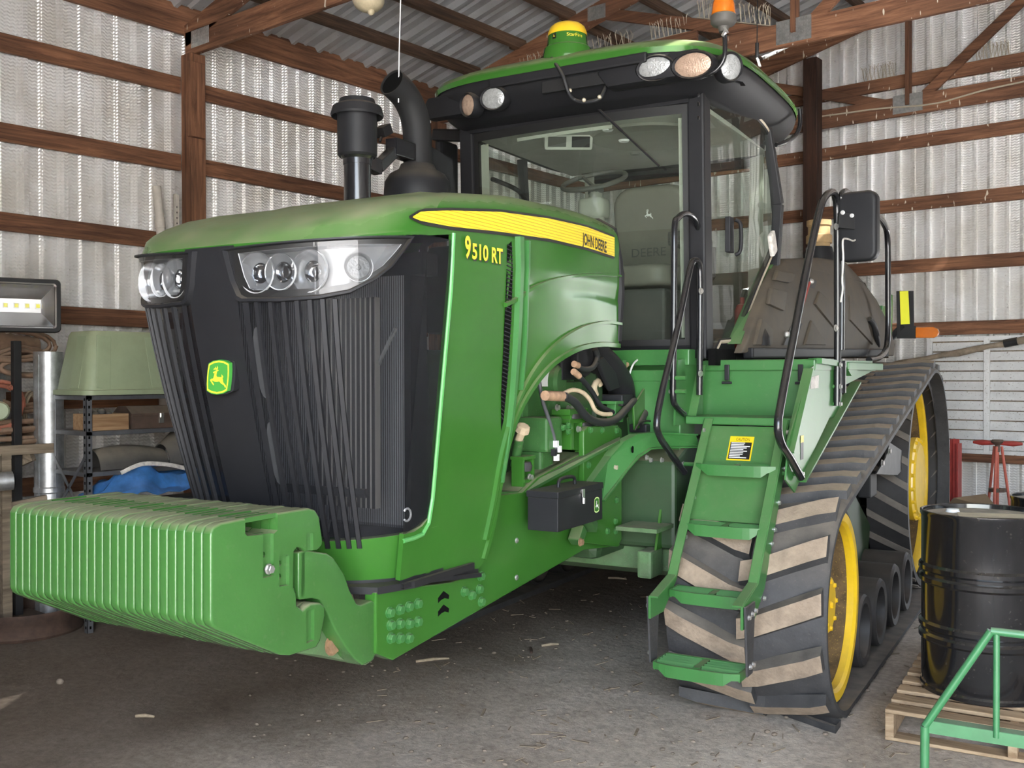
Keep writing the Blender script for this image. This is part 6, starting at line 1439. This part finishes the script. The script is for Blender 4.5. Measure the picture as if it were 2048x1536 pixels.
tp('rear_hitch', MB().box2((-0.35,8.8,0.5),(0.35,9.2,1.2)), 'green_dark', bevel=0.04)

# ------------------------------------------------------------------ things along the left wall
def gz(x, y): return fz(x, y)
# grey slotted-angle shelving
sx0, sx1, sy0, sy1 = -6.74, -6.29, 3.31, 4.75
sh = thing('shelving_unit', 'grey slotted steel shelving unit behind the front weights', 'shelf', ((sx0+sx1)/2,(sy0+sy1)/2,0))
for x in (sx0, sx1):
    for y in (sy0, sy1):
        dx1 = 1 if x == sx0 else -1; dy1 = 1 if y == sy0 else -1
        pb = MB().box2((x,y,0),(x+dx1*0.04,y+dy1*0.003,1.60)).box2((x,y,0),(x+dx1*0.003,y+dy1*0.04,1.60))
        up = obj('upright', pb, 'steel_grey', sh)
        hol = MB()
        for k in range(31): hol.box((x+dx1*0.020,y-dy1*0.0012,0.04+k*0.05),(0.012,0.002,0.018)); hol.box((x-dx1*0.0012,y+dy1*0.020,0.04+k*0.05),(0.002,0.012,0.018))
        ho = obj('slot_holes', hol, 'black_void', up); ho['kind'] = 'stuff'
for z in (0.25, 0.80, 1.06, 1.33, 1.565):
    obj('shelf_board', MB().box2((sx0,sy0,z-0.03),(sx1,sy1,z)), 'steel_grey', sh, bevel=0.003, seg=1)
for a, c in (((sx0+0.02,sy0-0.004,0.75),(sx1-0.02,sy0-0.004,1.15)),((sx1-0.02,sy0-0.004,0.75),(sx0+0.02,sy0-0.004,1.15))):
    obj('cross_brace', MB().bar(a,c,0.006,0.022), 'steel_grey', sh)
# upturned green tote
tx_, ty_ = -6.50, 3.62
def tote_ring(z, wx, wy, r): return [V(tx_+a, ty_+c, z) for a, c in rrect(wx, wy, r, 4)]
b = MB(); R_ = [tote_ring(1.568,0.50,0.66,0.07), tote_ring(1.60,0.50,0.66,0.07), tote_ring(1.602,0.46,0.62,0.07), tote_ring(1.97,0.37,0.50,0.07), tote_ring(1.995,0.34,0.47,0.06)]
n = len(R_[0]); b.grid(lambda i, j: R_[int(j)][int(i) % n], range(n+1), range(5)); b.add(R_[-1], [tuple(range(n))])
to = thing('storage_tote', 'pale green plastic tote upside down on top of the grey shelving', 'tote', (tx_,ty_,1.566))
obj('tote_shell', b, 'tote_green', to, sm=40)
for dy in (-0.20, 0.20):
    obj('tote_rib', MB().bar((tx_+0.226,ty_+dy,1.61),(tx_+0.182,ty_+dy*0.85,1.965),0.012,0.10), 'tote_green', to, bevel=0.005)
obj('tote_rib', MB().bar((tx_+0.05,ty_-0.305,1.61),(tx_+0.05,ty_-0.245,1.965),0.12,0.012), 'tote_green', to, bevel=0.005)
# shelf contents
wb = thing('wooden_crate', 'small open plywood box on the middle shelf', 'box', (-6.42,3.46,1.33))
for a, c in (((-6.56,3.36,1.332),(-6.30,3.375,1.44)),((-6.56,3.60,1.332),(-6.30,3.615,1.44)),((-6.56,3.375,1.332),(-6.545,3.60,1.44)),((-6.315,3.375,1.332),(-6.30,3.60,1.44)),((-6.545,3.375,1.332),(-6.315,3.60,1.342))):
    obj('crate_side', MB().box2(a,c), 'crate_wood', wb)
for k, w_ in enumerate(('leftmost','middle','rightmost')): tag(obj('scrap_part', MB().sphere((-6.40-0.03*k,3.43+0.062*k,1.43+0.02*(k % 2)),0.032,8,6,sc=(1,0.9,0.8)), 'plastic_grey', sm=50), w_+' grey scrap fitting poking out of the plywood box', 'scrap', 'scrap fittings in the box')
rb = thing('rusty_toolbox', 'brown rusty steel toolbox beside the plywood box on shelf', 'toolbox', (-6.42,3.93,1.33))
obj('box_body', MB().box2((-6.54,3.64,1.331),(-6.305,4.22,1.42)), 'rust_box', rb, bevel=0.004)
obj('box_lid', MB().prism([(-6.545,1.42),(-6.30,1.42),(-6.30,1.435),(-6.37,1.485),(-6.475,1.485),(-6.545,1.435)],'y',3.635,4.225), 'rust_box', rb)
obj('hasp', MB().box((-6.298,3.86,1.40),(0.012,0.035,0.07)).box((-6.290,3.86,1.42),(0.012,0.02,0.03)), 'zinc', rb)
hl_ = thing('plastic_scoop', 'grey curved plastic chute lying on the lower shelf', 'chute', (-6.42,3.72,1.06))
obj('chute_shell', MB().grid(lambda a, t: V(-6.44+0.13*math.cos(a)*(1-0.2*t),3.42+0.52*t,1.065+0.14*math.sin(a)*(0.55+0.55*math.sin(PI*min(1,0.25+0.6*t)))), [PI*i/12 for i in range(13)], [i/10 for i in range(11)]), 'plastic_grey', hl_, sm=60, solid=0.006)
obj('chute_mouth', MB().grid(lambda a, t: V(-6.44+(0.115+0.03*t)*math.cos(a),3.94+0.12*t,1.065+(0.14+0.10*t)*math.sin(a)), [PI*i/12 for i in range(13)], [0,0.5,1]), 'plastic_grey', hl_, sm=60, solid=0.006)
# blue tarp slumped on the bottom shelf
random.seed(11)
def tarp(i, j):
    u, v = i/30, j/16
    y = 3.36+1.35*u; x = -6.62+0.50*v
    env = math.sin(PI*min(1,max(0,u*1.0)))**0.5*(math.sin(PI*(0.10+0.80*v)))**0.8
    z = 0.805+env*(0.25+0.07*math.sin(5.5*u+1.0)+0.045*math.sin(17*u+6*v)+0.04*math.sin(23*v-9*u))+0.012*math.sin(41*u+13*v)+0.010*math.sin(37*v-21*u)
    return V(x+0.02*math.sin(19*u+4*v), y, max(0.803, z))
tag(obj('tarp', MB().grid(lambda i, j: tarp(i, j), range(31), range(17)), 'tarp_blue', sm=45, solid=0.004), 'crumpled blue tarpaulin on the shelf behind the front weights', 'tarp')
tag(obj('webbing_strap', MB().tube(spline([V(-6.20,3.50,1.05),V(-6.19,3.65,1.10),V(-6.20,3.85,1.08),V(-6.21,4.0,1.04),V(-6.22,4.2,0.98)],5),0.014,6,flat=0.25), 'tape_white'), 'white strap lying over the blue tarpaulin', 'strap')
# tall galvanised duct, with collars
def duct(x, y, r, z0, z1, lab, grp=None):
    t = thing('sheet_metal_duct', lab, 'duct', (x,y,z0), grp)
    obj('duct_pipe', MB().lathe([(0.0,z0),(r,z0),(r,lerp(z0,z1,0.48)),(r+0.006,lerp(z0,z1,0.485)),(r+0.006,lerp(z0,z1,0.5)),(r,lerp(z0,z1,0.505)),(r,z1),(r-0.008,z1),(r-0.008,z0+0.02),(0,z0+0.02)], (x,y,0), 'z', 28), 'galvanised', t, sm=30)
    obj('duct_seam', MB().box((x+r*0.35,y-r*0.937,(z0+z1)/2),(0.018,0.006,z1-z0-0.04)), 'galvanised', t)
    return t
d0 = B(98,900,x=-6.80); duct(d0.x, d0.y, 0.095, 0.0, 1.86, 'shiny galvanised duct standing beside the grey shelving')
d1 = B(148,900,x=-7.1); duct(-7.15, 3.05, 0.12, 0.0, 1.75, 'dull galvanised duct behind the shiny one')
tag(obj('ribbed_pipe', MB().tube([V(-7.25,2.62+0.03*i,1.98-0.0035*i) for i in range(28)],[0.085+0.010*(i % 2) for i in range(28)],16), 'hose_brown', sm=60), 'brown ribbed drain pipe on the wall behind the flood light', 'pipe')
# floor stand flood light: square post in a rusty wheel rim
fx, fy = -6.30, 2.90
q0 = B(36,1232,z=0.09); fx, fy = q0.x, q0.y
fs = thing('flood_light', 'black LED flood light on a square post standing in a rusty rim', 'light', (fx,fy,0.0))
obj('post', MB().box((fx,fy,1.0),(0.05,0.05,1.86)), 'black_matte', fs, bevel=0.003, seg=1)
obj('post_foot', MB().box((fx,fy,0.09),(0.26,0.26,0.02)), 'rust_steel', fs)
# lamp head faces the camera side
dirv = (V(0,0,EYE)-V(fx,fy,2.1)); fa = math.atan2(dirv.y, dirv.x)+0.10
Rf = Matrix.Rotation(fa, 4, 'Z')
LC = V(B(22,612,t=math.hypot(fx,fy)*0.985))
LC = V(fx, fy, B(40,612,x=fx).z)+V(math.cos(fa),math.sin(fa),0)*0.06
HW, HH = 0.265, 0.178
def lm(mb): return mb.xform(Matrix.Translation(LC) @ Rf)
def frame_loop(w, h, r, x): return [V(x, a, c) for a, c in rrect(w, h, r, 4)]
b = MB(); R_ = [frame_loop(HW*2,HH*2,0.03,-0.05), frame_loop(HW*2,HH*2,0.03,0.03), frame_loop(HW*2-0.01,HH*2-0.01,0.03,0.045), frame_loop(HW*2-0.055,HH*2-0.055,0.02,0.045), frame_loop(HW*2-0.055,HH*2-0.055,0.02,0.03)]
n = len(R_[0]); b.grid(lambda i, j: R_[int(j)][int(i) % n], range(n+1), range(5)); b.add(R_[0], [tuple(range(n))])
obj('lamp_case', lm(b), 'black_matte', fs, sm=30)
b = MB(); R_ = [frame_loop(HW*2-0.055,HH*2-0.055,0.02,0.034), frame_loop(HW*2-0.075,HH*2-0.075,0.015,0.03)]
b.grid(lambda i, j: R_[int(j)][int(i) % n], range(n+1), range(2)); obj('chrome_rim', lm(b), 'chrome', fs)
a1, c1, a2, c2 = HW-0.04, HH-0.04, HW-0.115, 0.045
q = [V(0.03,-a1,-c1),V(0.03,a1,-c1),V(0.03,a1,c1),V(0.03,-a1,c1),V(-0.03,-a2,-c2),V(-0.03,a2,-c2),V(-0.03,a2,c2),V(-0.03,-a2,c2)]
obj('reflector', lm(MB().add(q,[(0,1,5,4),(1,2,6,5),(2,3,7,6),(3,0,4,7)])), 'chrome', fs)
obj('led_board', lm(MB().add(q[4:],[(0,1,2,3)])), 'lamp_housing', fs)
for k in range(5):
    y = -0.13+0.065*k
    obj('led_chip', lm(MB().box((-0.026,y,0.0),(0.008,0.034,0.036))), 'decal_white', fs); obj('led_phosphor', lm(MB().box((-0.021,y,0.0),(0.006,0.022,0.024))), 'led_yellow', fs)
obj('cover_glass', lm(MB().add([V(0.036,-a1,-c1),V(0.036,a1,-c1),V(0.036,a1,c1),V(0.036,-a1,c1)],[(0,1,2,3)])), 'lamp_glass', fs)
rim = MB(); rr_ = 0.36
rim.lathe([(rr_*0.93,0.0),(rr_,0.0),(rr_*1.02,0.02),(rr_*0.97,0.06),(rr_*0.97,0.10),(rr_*1.02,0.15),(rr_,0.17),(rr_*0.96,0.165),(rr_*0.90,0.11),(rr_*0.90,0.055),(rr_*0.93,0.0)], (fx+0.05,fy+0.02,0.0), 'z', 40)
ri = thing('wheel_rim', 'rusty steel wheel rim lying on the floor around the flood light post', 'rim', (fx+0.05,fy+0.02,0.0)); obj('rim_band', rim, 'rust_steel', ri, sm=40)
obj('rim_disc', MB().lathe([(0.06,0.078),(rr_*0.9,0.07),(rr_*0.9,0.055),(0.06,0.06),(0.06,0.078)], (fx+0.05,fy+0.02,0.0), 'z', 40), 'rust_steel', ri, sm=40)
# wooden wall shelf with hoses
ws_ = thing('plank_shelf', 'rough plank shelf at the left edge holding coiled hoses', 'shelf', (-7.0,2.2,1.19))
pz = B(90,892,x=-6.75).z
ye_ = B(107,892,x=-6.70).y
obj('shelf_plank', MB().box2((-7.35,1.2,pz-0.03),(-6.70,ye_,pz+0.015)), 'plank_grey', ws_, bevel=0.003, seg=1)
obj('shelf_edge', MB().box2((-6.72,1.2,pz-0.045),(-6.69,ye_,pz+0.02)), 'plank_grey', ws_, bevel=0.003, seg=1)
obj('shelf_bearer', MB().bar((-7.3,ye_-0.5,pz-0.35),(-6.75,ye_-0.12,pz-0.06),0.05,0.07), 'plank_grey', ws_)
obj('shelf_leg', MB().box2((-6.74,ye_-0.35,0.0),(-6.68,ye_-0.29,pz-0.03)), 'plank_grey', ws_)
obj('low_plank', MB().bar((-6.72,1.2,0.62),(-6.72,3.25,0.86),0.03,0.06), 'plank_grey', ws_); obj('low_plank', MB().bar((-6.9,1.2,0.42),(-6.75,ye_+0.1,0.62),0.14,0.03), 'plank_grey', ws_)
random.seed(5)
def coil(c, rx, rz, turns, r, m, lab, grp, ax='x', name='hose_coil', tilt=0.0):
    c = V(c); pts = []; N = int(turns*20)
    for i in range(N+1):
        a = 2*PI*i/20; k = 1+0.10*math.sin(a*0.37+1)+0.05*math.sin(a*0.9)
        d = 0.012*i/20*turns*0.4
        if ax == 'x': pts.append(c+V(d*1.2-0.03+0.02*math.sin(a*0.53), rx*k*math.cos(a), rz*k*math.sin(a)))
        else: pts.append(c+V(rx*k*math.cos(a), rz*k*math.sin(a), d*1.6+0.012*math.sin(a*0.6)+tilt*math.cos(a)))
    return tag(obj(name, MB().tube(pts, r, 7), m, sm=60), lab, 'hose', grp)
GR = 'hoses along the left wall'
h1 = B(50,760,x=-7.05); coil(h1, 0.26, 0.20, 3.3, 0.014, 'hose_brown', 'brown hose coil hanging behind the flood light post', GR)
h2 = B(60,735,x=-7.0); coil(h2, 0.20, 0.055, 4.2, 0.016, 'hose_brown', 'flat bundle of brown hose below the flood light', GR)
h3 = B(5,815,x=-6.8); coil(h3, 0.14, 0.15, 2.2, 0.015, 'hose_red', 'reddish hose loop left of the flood light post', GR)
h4 = B(62,822,x=-7.1); coil(h4, 0.05, 0.12, 4.0, 0.008, 'rope', 'thin pale cord bundle hanging by the duct', GR)
h5 = B(45,868,x=-6.85); coil((h5.x-0.12,h5.y-0.05,pz+0.03), 0.17, 0.24, 4.3, 0.019, 'hose_brown', 'thick hose coil lying on the plank shelf', GR, 'z')
h6 = B(20,690,x=-6.95); coil(h6, 0.30, 0.10, 3.0, 0.013, 'hose_brown', 'dark hose loops under the flood light head', GR)
hk = thing('hose_rack', 'wooden peg board carrying the hoses on the left wall', 'rack', (-7.3,2.3,1.6))
obj('rack_board', MB().bar((-7.235,1.95,1.74),(-7.235,2.9,1.74),0.04,0.10), 'plank_grey', hk)
for y in (2.05, 2.3, 2.55, 2.8): obj('peg', MB().bar((-7.25,y,1.74),(-6.95,y,1.80),0.03,0.03), 'plank_grey', hk)
tag(obj('hose_reel', MB().lathe([(0.0,-0.02),(0.055,-0.02),(0.065,0.0),(0.055,0.02),(0,0.02)],B(-2,822,x=-6.72),V(0.9,-0.4,0),18), 'tote_green', sm=40), 'small pale green disc hanging at the left edge', 'disc')
tag(obj('chrome_cylinder', MB().lathe([(0,0),(0.06,0),(0.06,0.30),(0.0,0.30)], B(2,965,x=-6.62)+V(0,-0.25,0), V(0.25,1,0.05), 18), 'galvanised', sm=40), 'bright metal cylinder on the low plank at the left edge', 'cylinder')
pb_ = B(2,1045,x=-6.98)
tag(obj('paper_bag', MB().lathe([(0,0),(0.11,0.0),(0.125,0.06),(0.12,0.35),(0.10,0.5),(0.07,pb_.z-0.02),(0.09,pb_.z+0.05),(0.05,pb_.z+0.07),(0,pb_.z+0.06)],(pb_.x,pb_.y,0.0),'z',12), 'card', sm=60), 'brown paper sack under the plank shelf at the left edge', 'sack')
tag(obj('steel_locker', MB().box2((-7.27,2.15,0.0),(-6.95,2.75,0.50)), 'steel_grey', bevel=0.01), 'grey steel case on the floor behind the rusty rim', 'case')
# things on the left wall
pvp = [B(322,470,x=-7.36), B(318,425,x=-7.38), B(313,373,x=-7.40)]
tag(obj('plastic_pipe', MB().tube([pvp[0]+V(0.02,0,-1.4), pvp[0], pvp[1], pvp[2]],0.035,12).tube([pvp[0].lerp(pvp[1],0.3), pvp[0].lerp(pvp[1],0.75)],0.042,12), 'pvc', sm=40), 'pale plastic pipe leaning on the left wall beside the post', 'pipe')
an0, an1 = B(354,462,x=-7.40), B(352,388,x=-7.40)
pa = MB().box2((-7.42,an0.y-0.02,1.2),(-7.416,an0.y+0.03,an1.z)).box2((-7.42,an0.y-0.02,1.2),(-7.38,an0.y-0.016,an1.z))
ao = tag(obj('slotted_angle', pa, 'pvc'), 'pale slotted angle iron standing against the timber post', 'angle iron')
hh_ = MB()
for k in range(int((an1.z-1.3)/0.045)): hh_.box((-7.4155,an0.y+0.008,1.25+k*0.045),(0.002,0.012,0.014))
ho_ = obj('angle_holes', hh_, 'black_void', ao); ho_['kind'] = 'stuff'

# ------------------------------------------------------------------ things on the right
def drum(loc, lab, r=0.292, h=0.876):
    x, y, z = loc; t = thing('oil_drum', lab, 'drum', loc, 'black oil drums')
    pr = [(0.0,0.012),(r-0.012,0.012),(r-0.012,0.0),(r,0.002),(r,0.02),(r-0.006,0.03)]
    for k in (0.30, 0.365, 0.62, 0.685):
        pr += [(r-0.006,h*k-0.022),(r+0.006,h*k-0.010),(r+0.006,h*k+0.010),(r-0.006,h*k+0.022)]
    pr += [(r-0.006,h-0.03),(r,h-0.016),(r,h),(r-0.008,h+0.002),(r-0.014,h-0.002),(r-0.016,h-0.022)]
    obj('drum_body', MB().lathe(pr,(x,y,z),'z',56), 'drum_black', t, sm=30)
    obj('drum_head', MB().lathe([(r-0.014,h-0.022),(0.0,h-0.018)],(x,y,z),'z',40), 'drum_top', t)
    obj('drum_bung', MB().lathe([(0,0.016),(0.03,0.016),(0.034,0.0)],(x-0.19*0.8,y+0.02,z+h-0.02),'z',14), 'decal_white', t, sm=40)
    return t
dpos = B(1966,1400,z=0.145); ddist = 4.9
dd = V(B(1967,1390,t=4.93)); dx0, dy0 = dd.x, dd.y
dt = drum((dx0,dy0,0.146), 'glossy black oil drum standing on the wooden pallet')
obj('drum_label', MB().add([(dx0-0.06,dy0-0.2,0.146+0.862),(dx0+0.2,dy0-0.05,0.146+0.862),(dx0+0.16,dy0+0.1,0.146+0.862),(dx0-0.12,dy0-0.02,0.146+0.862)],[(0,1,2,3)]), 'pale_paper', dt)
drum((-1.38,7.45,0.0), 'black oil drum on the floor behind the pallet drum, at the right edge')
# pallet: built in tractor-aligned directions? it lies square to the barn's drum row
pa_ang = -0.62
pc = V(dx0+0.16, dy0+0.02, 0)
pl_ = thing('wooden_pallet', 'pale wooden pallet under the black oil drum', 'pallet', pc, None, DROT, org=(0,0,0))
for k in range(7):
    obj('deck_board', MB().box((-0.0,-0.50+k*0.165,0.136),(1.06,0.095,0.018)), 'pallet_wood', pl_, bevel=0.002, seg=1)
for x in (-0.51,0,0.51): obj('stringer', MB().box((x,0.0,0.072),(0.038,1.10,0.11)), 'pallet_wood', pl_, bevel=0.002, seg=1)
for y in (-0.50,0.0,0.5): obj('bottom_board', MB().box((0,y,0.010),(1.06,0.095,0.016)), 'pallet_wood', pl_, bevel=0.002, seg=1)
# green tube frame in the foreground
YG = 2.62
def gp_(u, v): return T2B(P(u, v, y=YG))
g = thing('tube_rack', 'green welded steel tube frame in the right foreground', 'rack', T2B(V(P(1850,1450,y=YG).x+0.25,YG,0)))
A_ = P(1850,1452,y=YG); Bt = P(1982,1262,y=YG); zt = Bt.z; zl = A_.z
def gl(name, pts, r=0.0095): return obj(name, MB().tube([T2B(p) for p in pts], r, 10), 'frame_green', g, sm=50)
xr = A_.x+0.95
gl('frame_leg', [A_, V(A_.x-0.006,YG,0.0)], 0.011); gl('frame_diagonal', [A_, Bt]); gl('frame_top', [Bt, V(xr-(Bt.x-A_.x),YG,zt)]); gl('frame_diagonal', [V(xr-(Bt.x-A_.x),YG,zt), V(xr,YG,zl)]); gl('frame_leg', [V(xr,YG,zl), V(xr,YG,0)], 0.011)
up_ = P(1993,1268,y=YG); gl('frame_upright', [V(up_.x,YG,zt), V(up_.x,YG,zl)], 0.0075)
ra = MB(); p0, p1 = V(A_.x,YG,zl), V(xr,YG,zl)
for dy, dz, w_, h_ in ((0.0,0.0,0.006,0.03),(0.016,0.013,0.034,0.005)):
    ra.bar(T2B(p0+V(0,dy,dz)), T2B(p1+V(0,dy,dz)), w_, h_)
obj('frame_rail', ra, 'frame_green', g)
for x in (A_.x, xr): obj('frame_foot', MB().bar(T2B(V(x,YG-0.20,0.012)), T2B(V(x,YG+0.20,0.012)), 0.03, 0.024), 'frame_green', g)
# red adjustable stand near the end wall
rs0 = B(1995,886,y=9.7)
rst = thing('adjustable_stand', 'red tripod stand with cross handle by the end wall', 'stand', (rs0.x,rs0.y,0.0))
zt_ = rs0.z
obj('stand_handle', MB().tube([V(rs0.x-0.205,rs0.y,zt_), V(rs0.x-0.13,rs0.y,zt_),V(rs0.x-0.03,rs0.y,zt_),V(rs0.x+0.03,rs0.y,zt_),V(rs0.x+0.13,rs0.y,zt_), V(rs0.x+0.205,rs0.y,zt_)],[0.012,0.026,0.018,0.018,0.026,0.012],12), 'red_paint', rst, sm=50)
obj('stand_cap', MB().lathe([(0,0.03),(0.045,0.03),(0.055,0.015),(0.05,0.0),(0.02,-0.02),(0.02,-0.08),(0,-0.08)],rs0,'z',16), 'rust_box', rst, sm=40)
obj('stand_screw', MB().tube([rs0, V(rs0.x,rs0.y,0.12)],0.014,10), 'red_orange', rst)
for k in range(3):
    a = 0.5+2*PI*k/3; obj('stand_leg', MB().tube([V(rs0.x+0.035*math.cos(a),rs0.y+0.035*math.sin(a),zt_-0.03), V(rs0.x+0.17*math.cos(a),rs0.y+0.17*math.sin(a),0.0)],0.012,8), 'red_orange', rst, sm=50)
obj('stand_collar', MB().lathe([(0.03,-0.03),(0.075,-0.03),(0.075,0.0),(0.03,0.0)],V(rs0.x,rs0.y,zt_*0.62),'z',12), 'rust_box', rst)
obj('leg_ring', MB().lathe([(0.03,-0.01),(0.14,-0.01),(0.14,0.0),(0.03,0.0)],V(rs0.x,rs0.y,0.2),'z',18), 'rust_box', rst)
rpx = B(1911,900,y=9.55)
rpo = thing('red_steel_post', 'dark red steel beam standing beside the rear of the track', 'beam', (rpx.x,9.6,0))
obj('beam_web', MB().box2((rpx.x-0.03,9.55,0.0),(rpx.x+0.03,9.57,rpx.z+0.10)), 'red_paint', rpo); obj('beam_flange', MB().box2((rpx.x-0.035,9.50,0.0),(rpx.x-0.022,9.62,rpx.z+0.10)).box2((rpx.x+0.022,9.50,0.0),(rpx.x+0.035,9.62,rpx.z+0.06)), 'red_paint', rpo)
cb = B(1950,1000,y=9.2)
cbx = thing('cardboard_box', 'torn open cardboard carton on the floor by the red stand', 'box', (cb.x,9.3,0.0))
obj('carton_body', MB().box2((cb.x-0.22,9.15,0.0),(cb.x+0.2,9.5,cb.z-0.06)), 'card', cbx)
obj('carton_flap', MB().slab([(cb.x-0.22,9.15,cb.z-0.06),(cb.x+0.20,9.15,cb.z-0.06),(cb.x+0.13,9.02,cb.z+0.08),(cb.x-0.12,9.0,cb.z+0.03)],(0,-1,0.3),0.005), 'card', cbx)
tag(obj('leaning_board', MB().bar((-2.02,YE-0.5,0.0),(-1.78,YE-0.15,1.25),0.22,0.02,(0,-1,0.3)), 'plank_grey'), 'grey board leaning on the end wall at the right edge', 'board')
# long mud-crusted pole resting across the slatted panel
pA, pB = B(1690,748,y=YE-0.16), B(2110,668,y=YE-0.16)
mp_ = thing('muddy_pole', 'long mud crusted pole hung slantwise across the white slatted panel', 'pole', ((pA.x+pB.x)/2,YE-0.16,pA.z))
obj('pole_shaft', MB().tube([pA.lerp(pB,i/14)+V(0,0,0.006*math.sin(i*2.1)) for i in range(15)],[0.030+0.006*math.sin(i*1.7) for i in range(15)],10), 'mud_pole', mp_, sm=60)
obj('pole_collar', MB().tube([pA.lerp(pB,0.78),pA.lerp(pB,0.84)],0.040,10), 'black_matte', mp_, sm=40)
for k in (0.25, 0.9):
    q = pA.lerp(pB,k); obj('pole_hook', MB().bar(q+V(0,0,-0.035),q+V(0,0.14,-0.02),0.02,0.02), 'rust_steel', mp_)
# ------------------------------------------------------------------ litter on the dirt floor
random.seed(3)
st_ = MB()
for k in range(260):
    u = random.uniform(700,1900); v = random.uniform(1130,1530)
    if u < 1000 and random.random() < 0.6: continue
    p = B(u, v, z=0.0); a = random.uniform(0,PI); L_ = random.choice((0.02,0.03,0.04,0.05,0.09)); z = fz(p.x,p.y)+0.006
    st_.bar((p.x-L_/2*math.cos(a),p.y-L_/2*math.sin(a),z),(p.x+L_/2*math.cos(a),p.y+L_/2*math.sin(a),z+random.uniform(0,0.008)),random.choice((0.004,0.006,0.012)),0.004)
so_ = tag(obj('straw_litter', st_, 'straw'), 'scattered straw and chaff on the dirt floor', 'straw'); so_['kind'] = 'stuff'
ch_ = MB()
for k in range(260):
    u = random.uniform(500,1750); v = random.uniform(1120,1530); p = B(u, v, z=0.0); s = random.uniform(0.005,0.016)
    ch_.sphere((p.x,p.y,fz(p.x,p.y)+s*0.3),s,6,4,sc=(1,random.uniform(0.6,1.4),0.5))
so_ = tag(obj('dirt_clods', ch_, 'stone', sm=60), 'small crumbs of dry dirt on the floor', 'dirt'); so_['kind'] = 'stuff'
for u, v, L_, a, m_, lab in ((865,1322,0.20,0.95,'rope','dry corn stalk on the floor behind the frame nose'),(1100,1290,0.11,0.9,'rope','short pale stick on the floor ahead of the track'),(1062,1302,0.10,2.3,'rust_steel','short dark stick on the floor ahead of the track'),(1235,1160,0.16,0.2,'rope','pale stalk on the floor beside the axle'),(290,1430,0.10,0.5,'rope','small straw piece on the dark floor below the weights')):
    p = B(u, v, z=0.0); z = fz(p.x,p.y)+0.01; d = V(math.cos(a),math.sin(a),0)*L_/2
    tag(obj('stalk', MB().tube([p+d*-1+V(0,0,z), p+V(0,0,z+0.006), p+d+V(0,0,z+0.003)],[0.008,0.010,0.006],7), m_, sm=60), lab, 'stick', 'sticks on the dirt floor')
p = B(120,1362,z=0.0); tag(obj('stone', MB().sphere((p.x,p.y,fz(p.x,p.y)+0.012),0.022,9,6,sc=(1.2,0.9,0.8)), 'stone', sm=60), 'small tan stone on the dark floor below the weights', 'stone')
portal('front_daylight', ((FO0+FO1)/2, YF-0.08, FOH/2), FO1-FO0, FOH, (0,1,0))
portal('door_daylight', ((DOOR0+DOOR1)/2, YE+0.12, DOORH/2), DOOR1-DOOR0, DOORH, (0,-1,0))
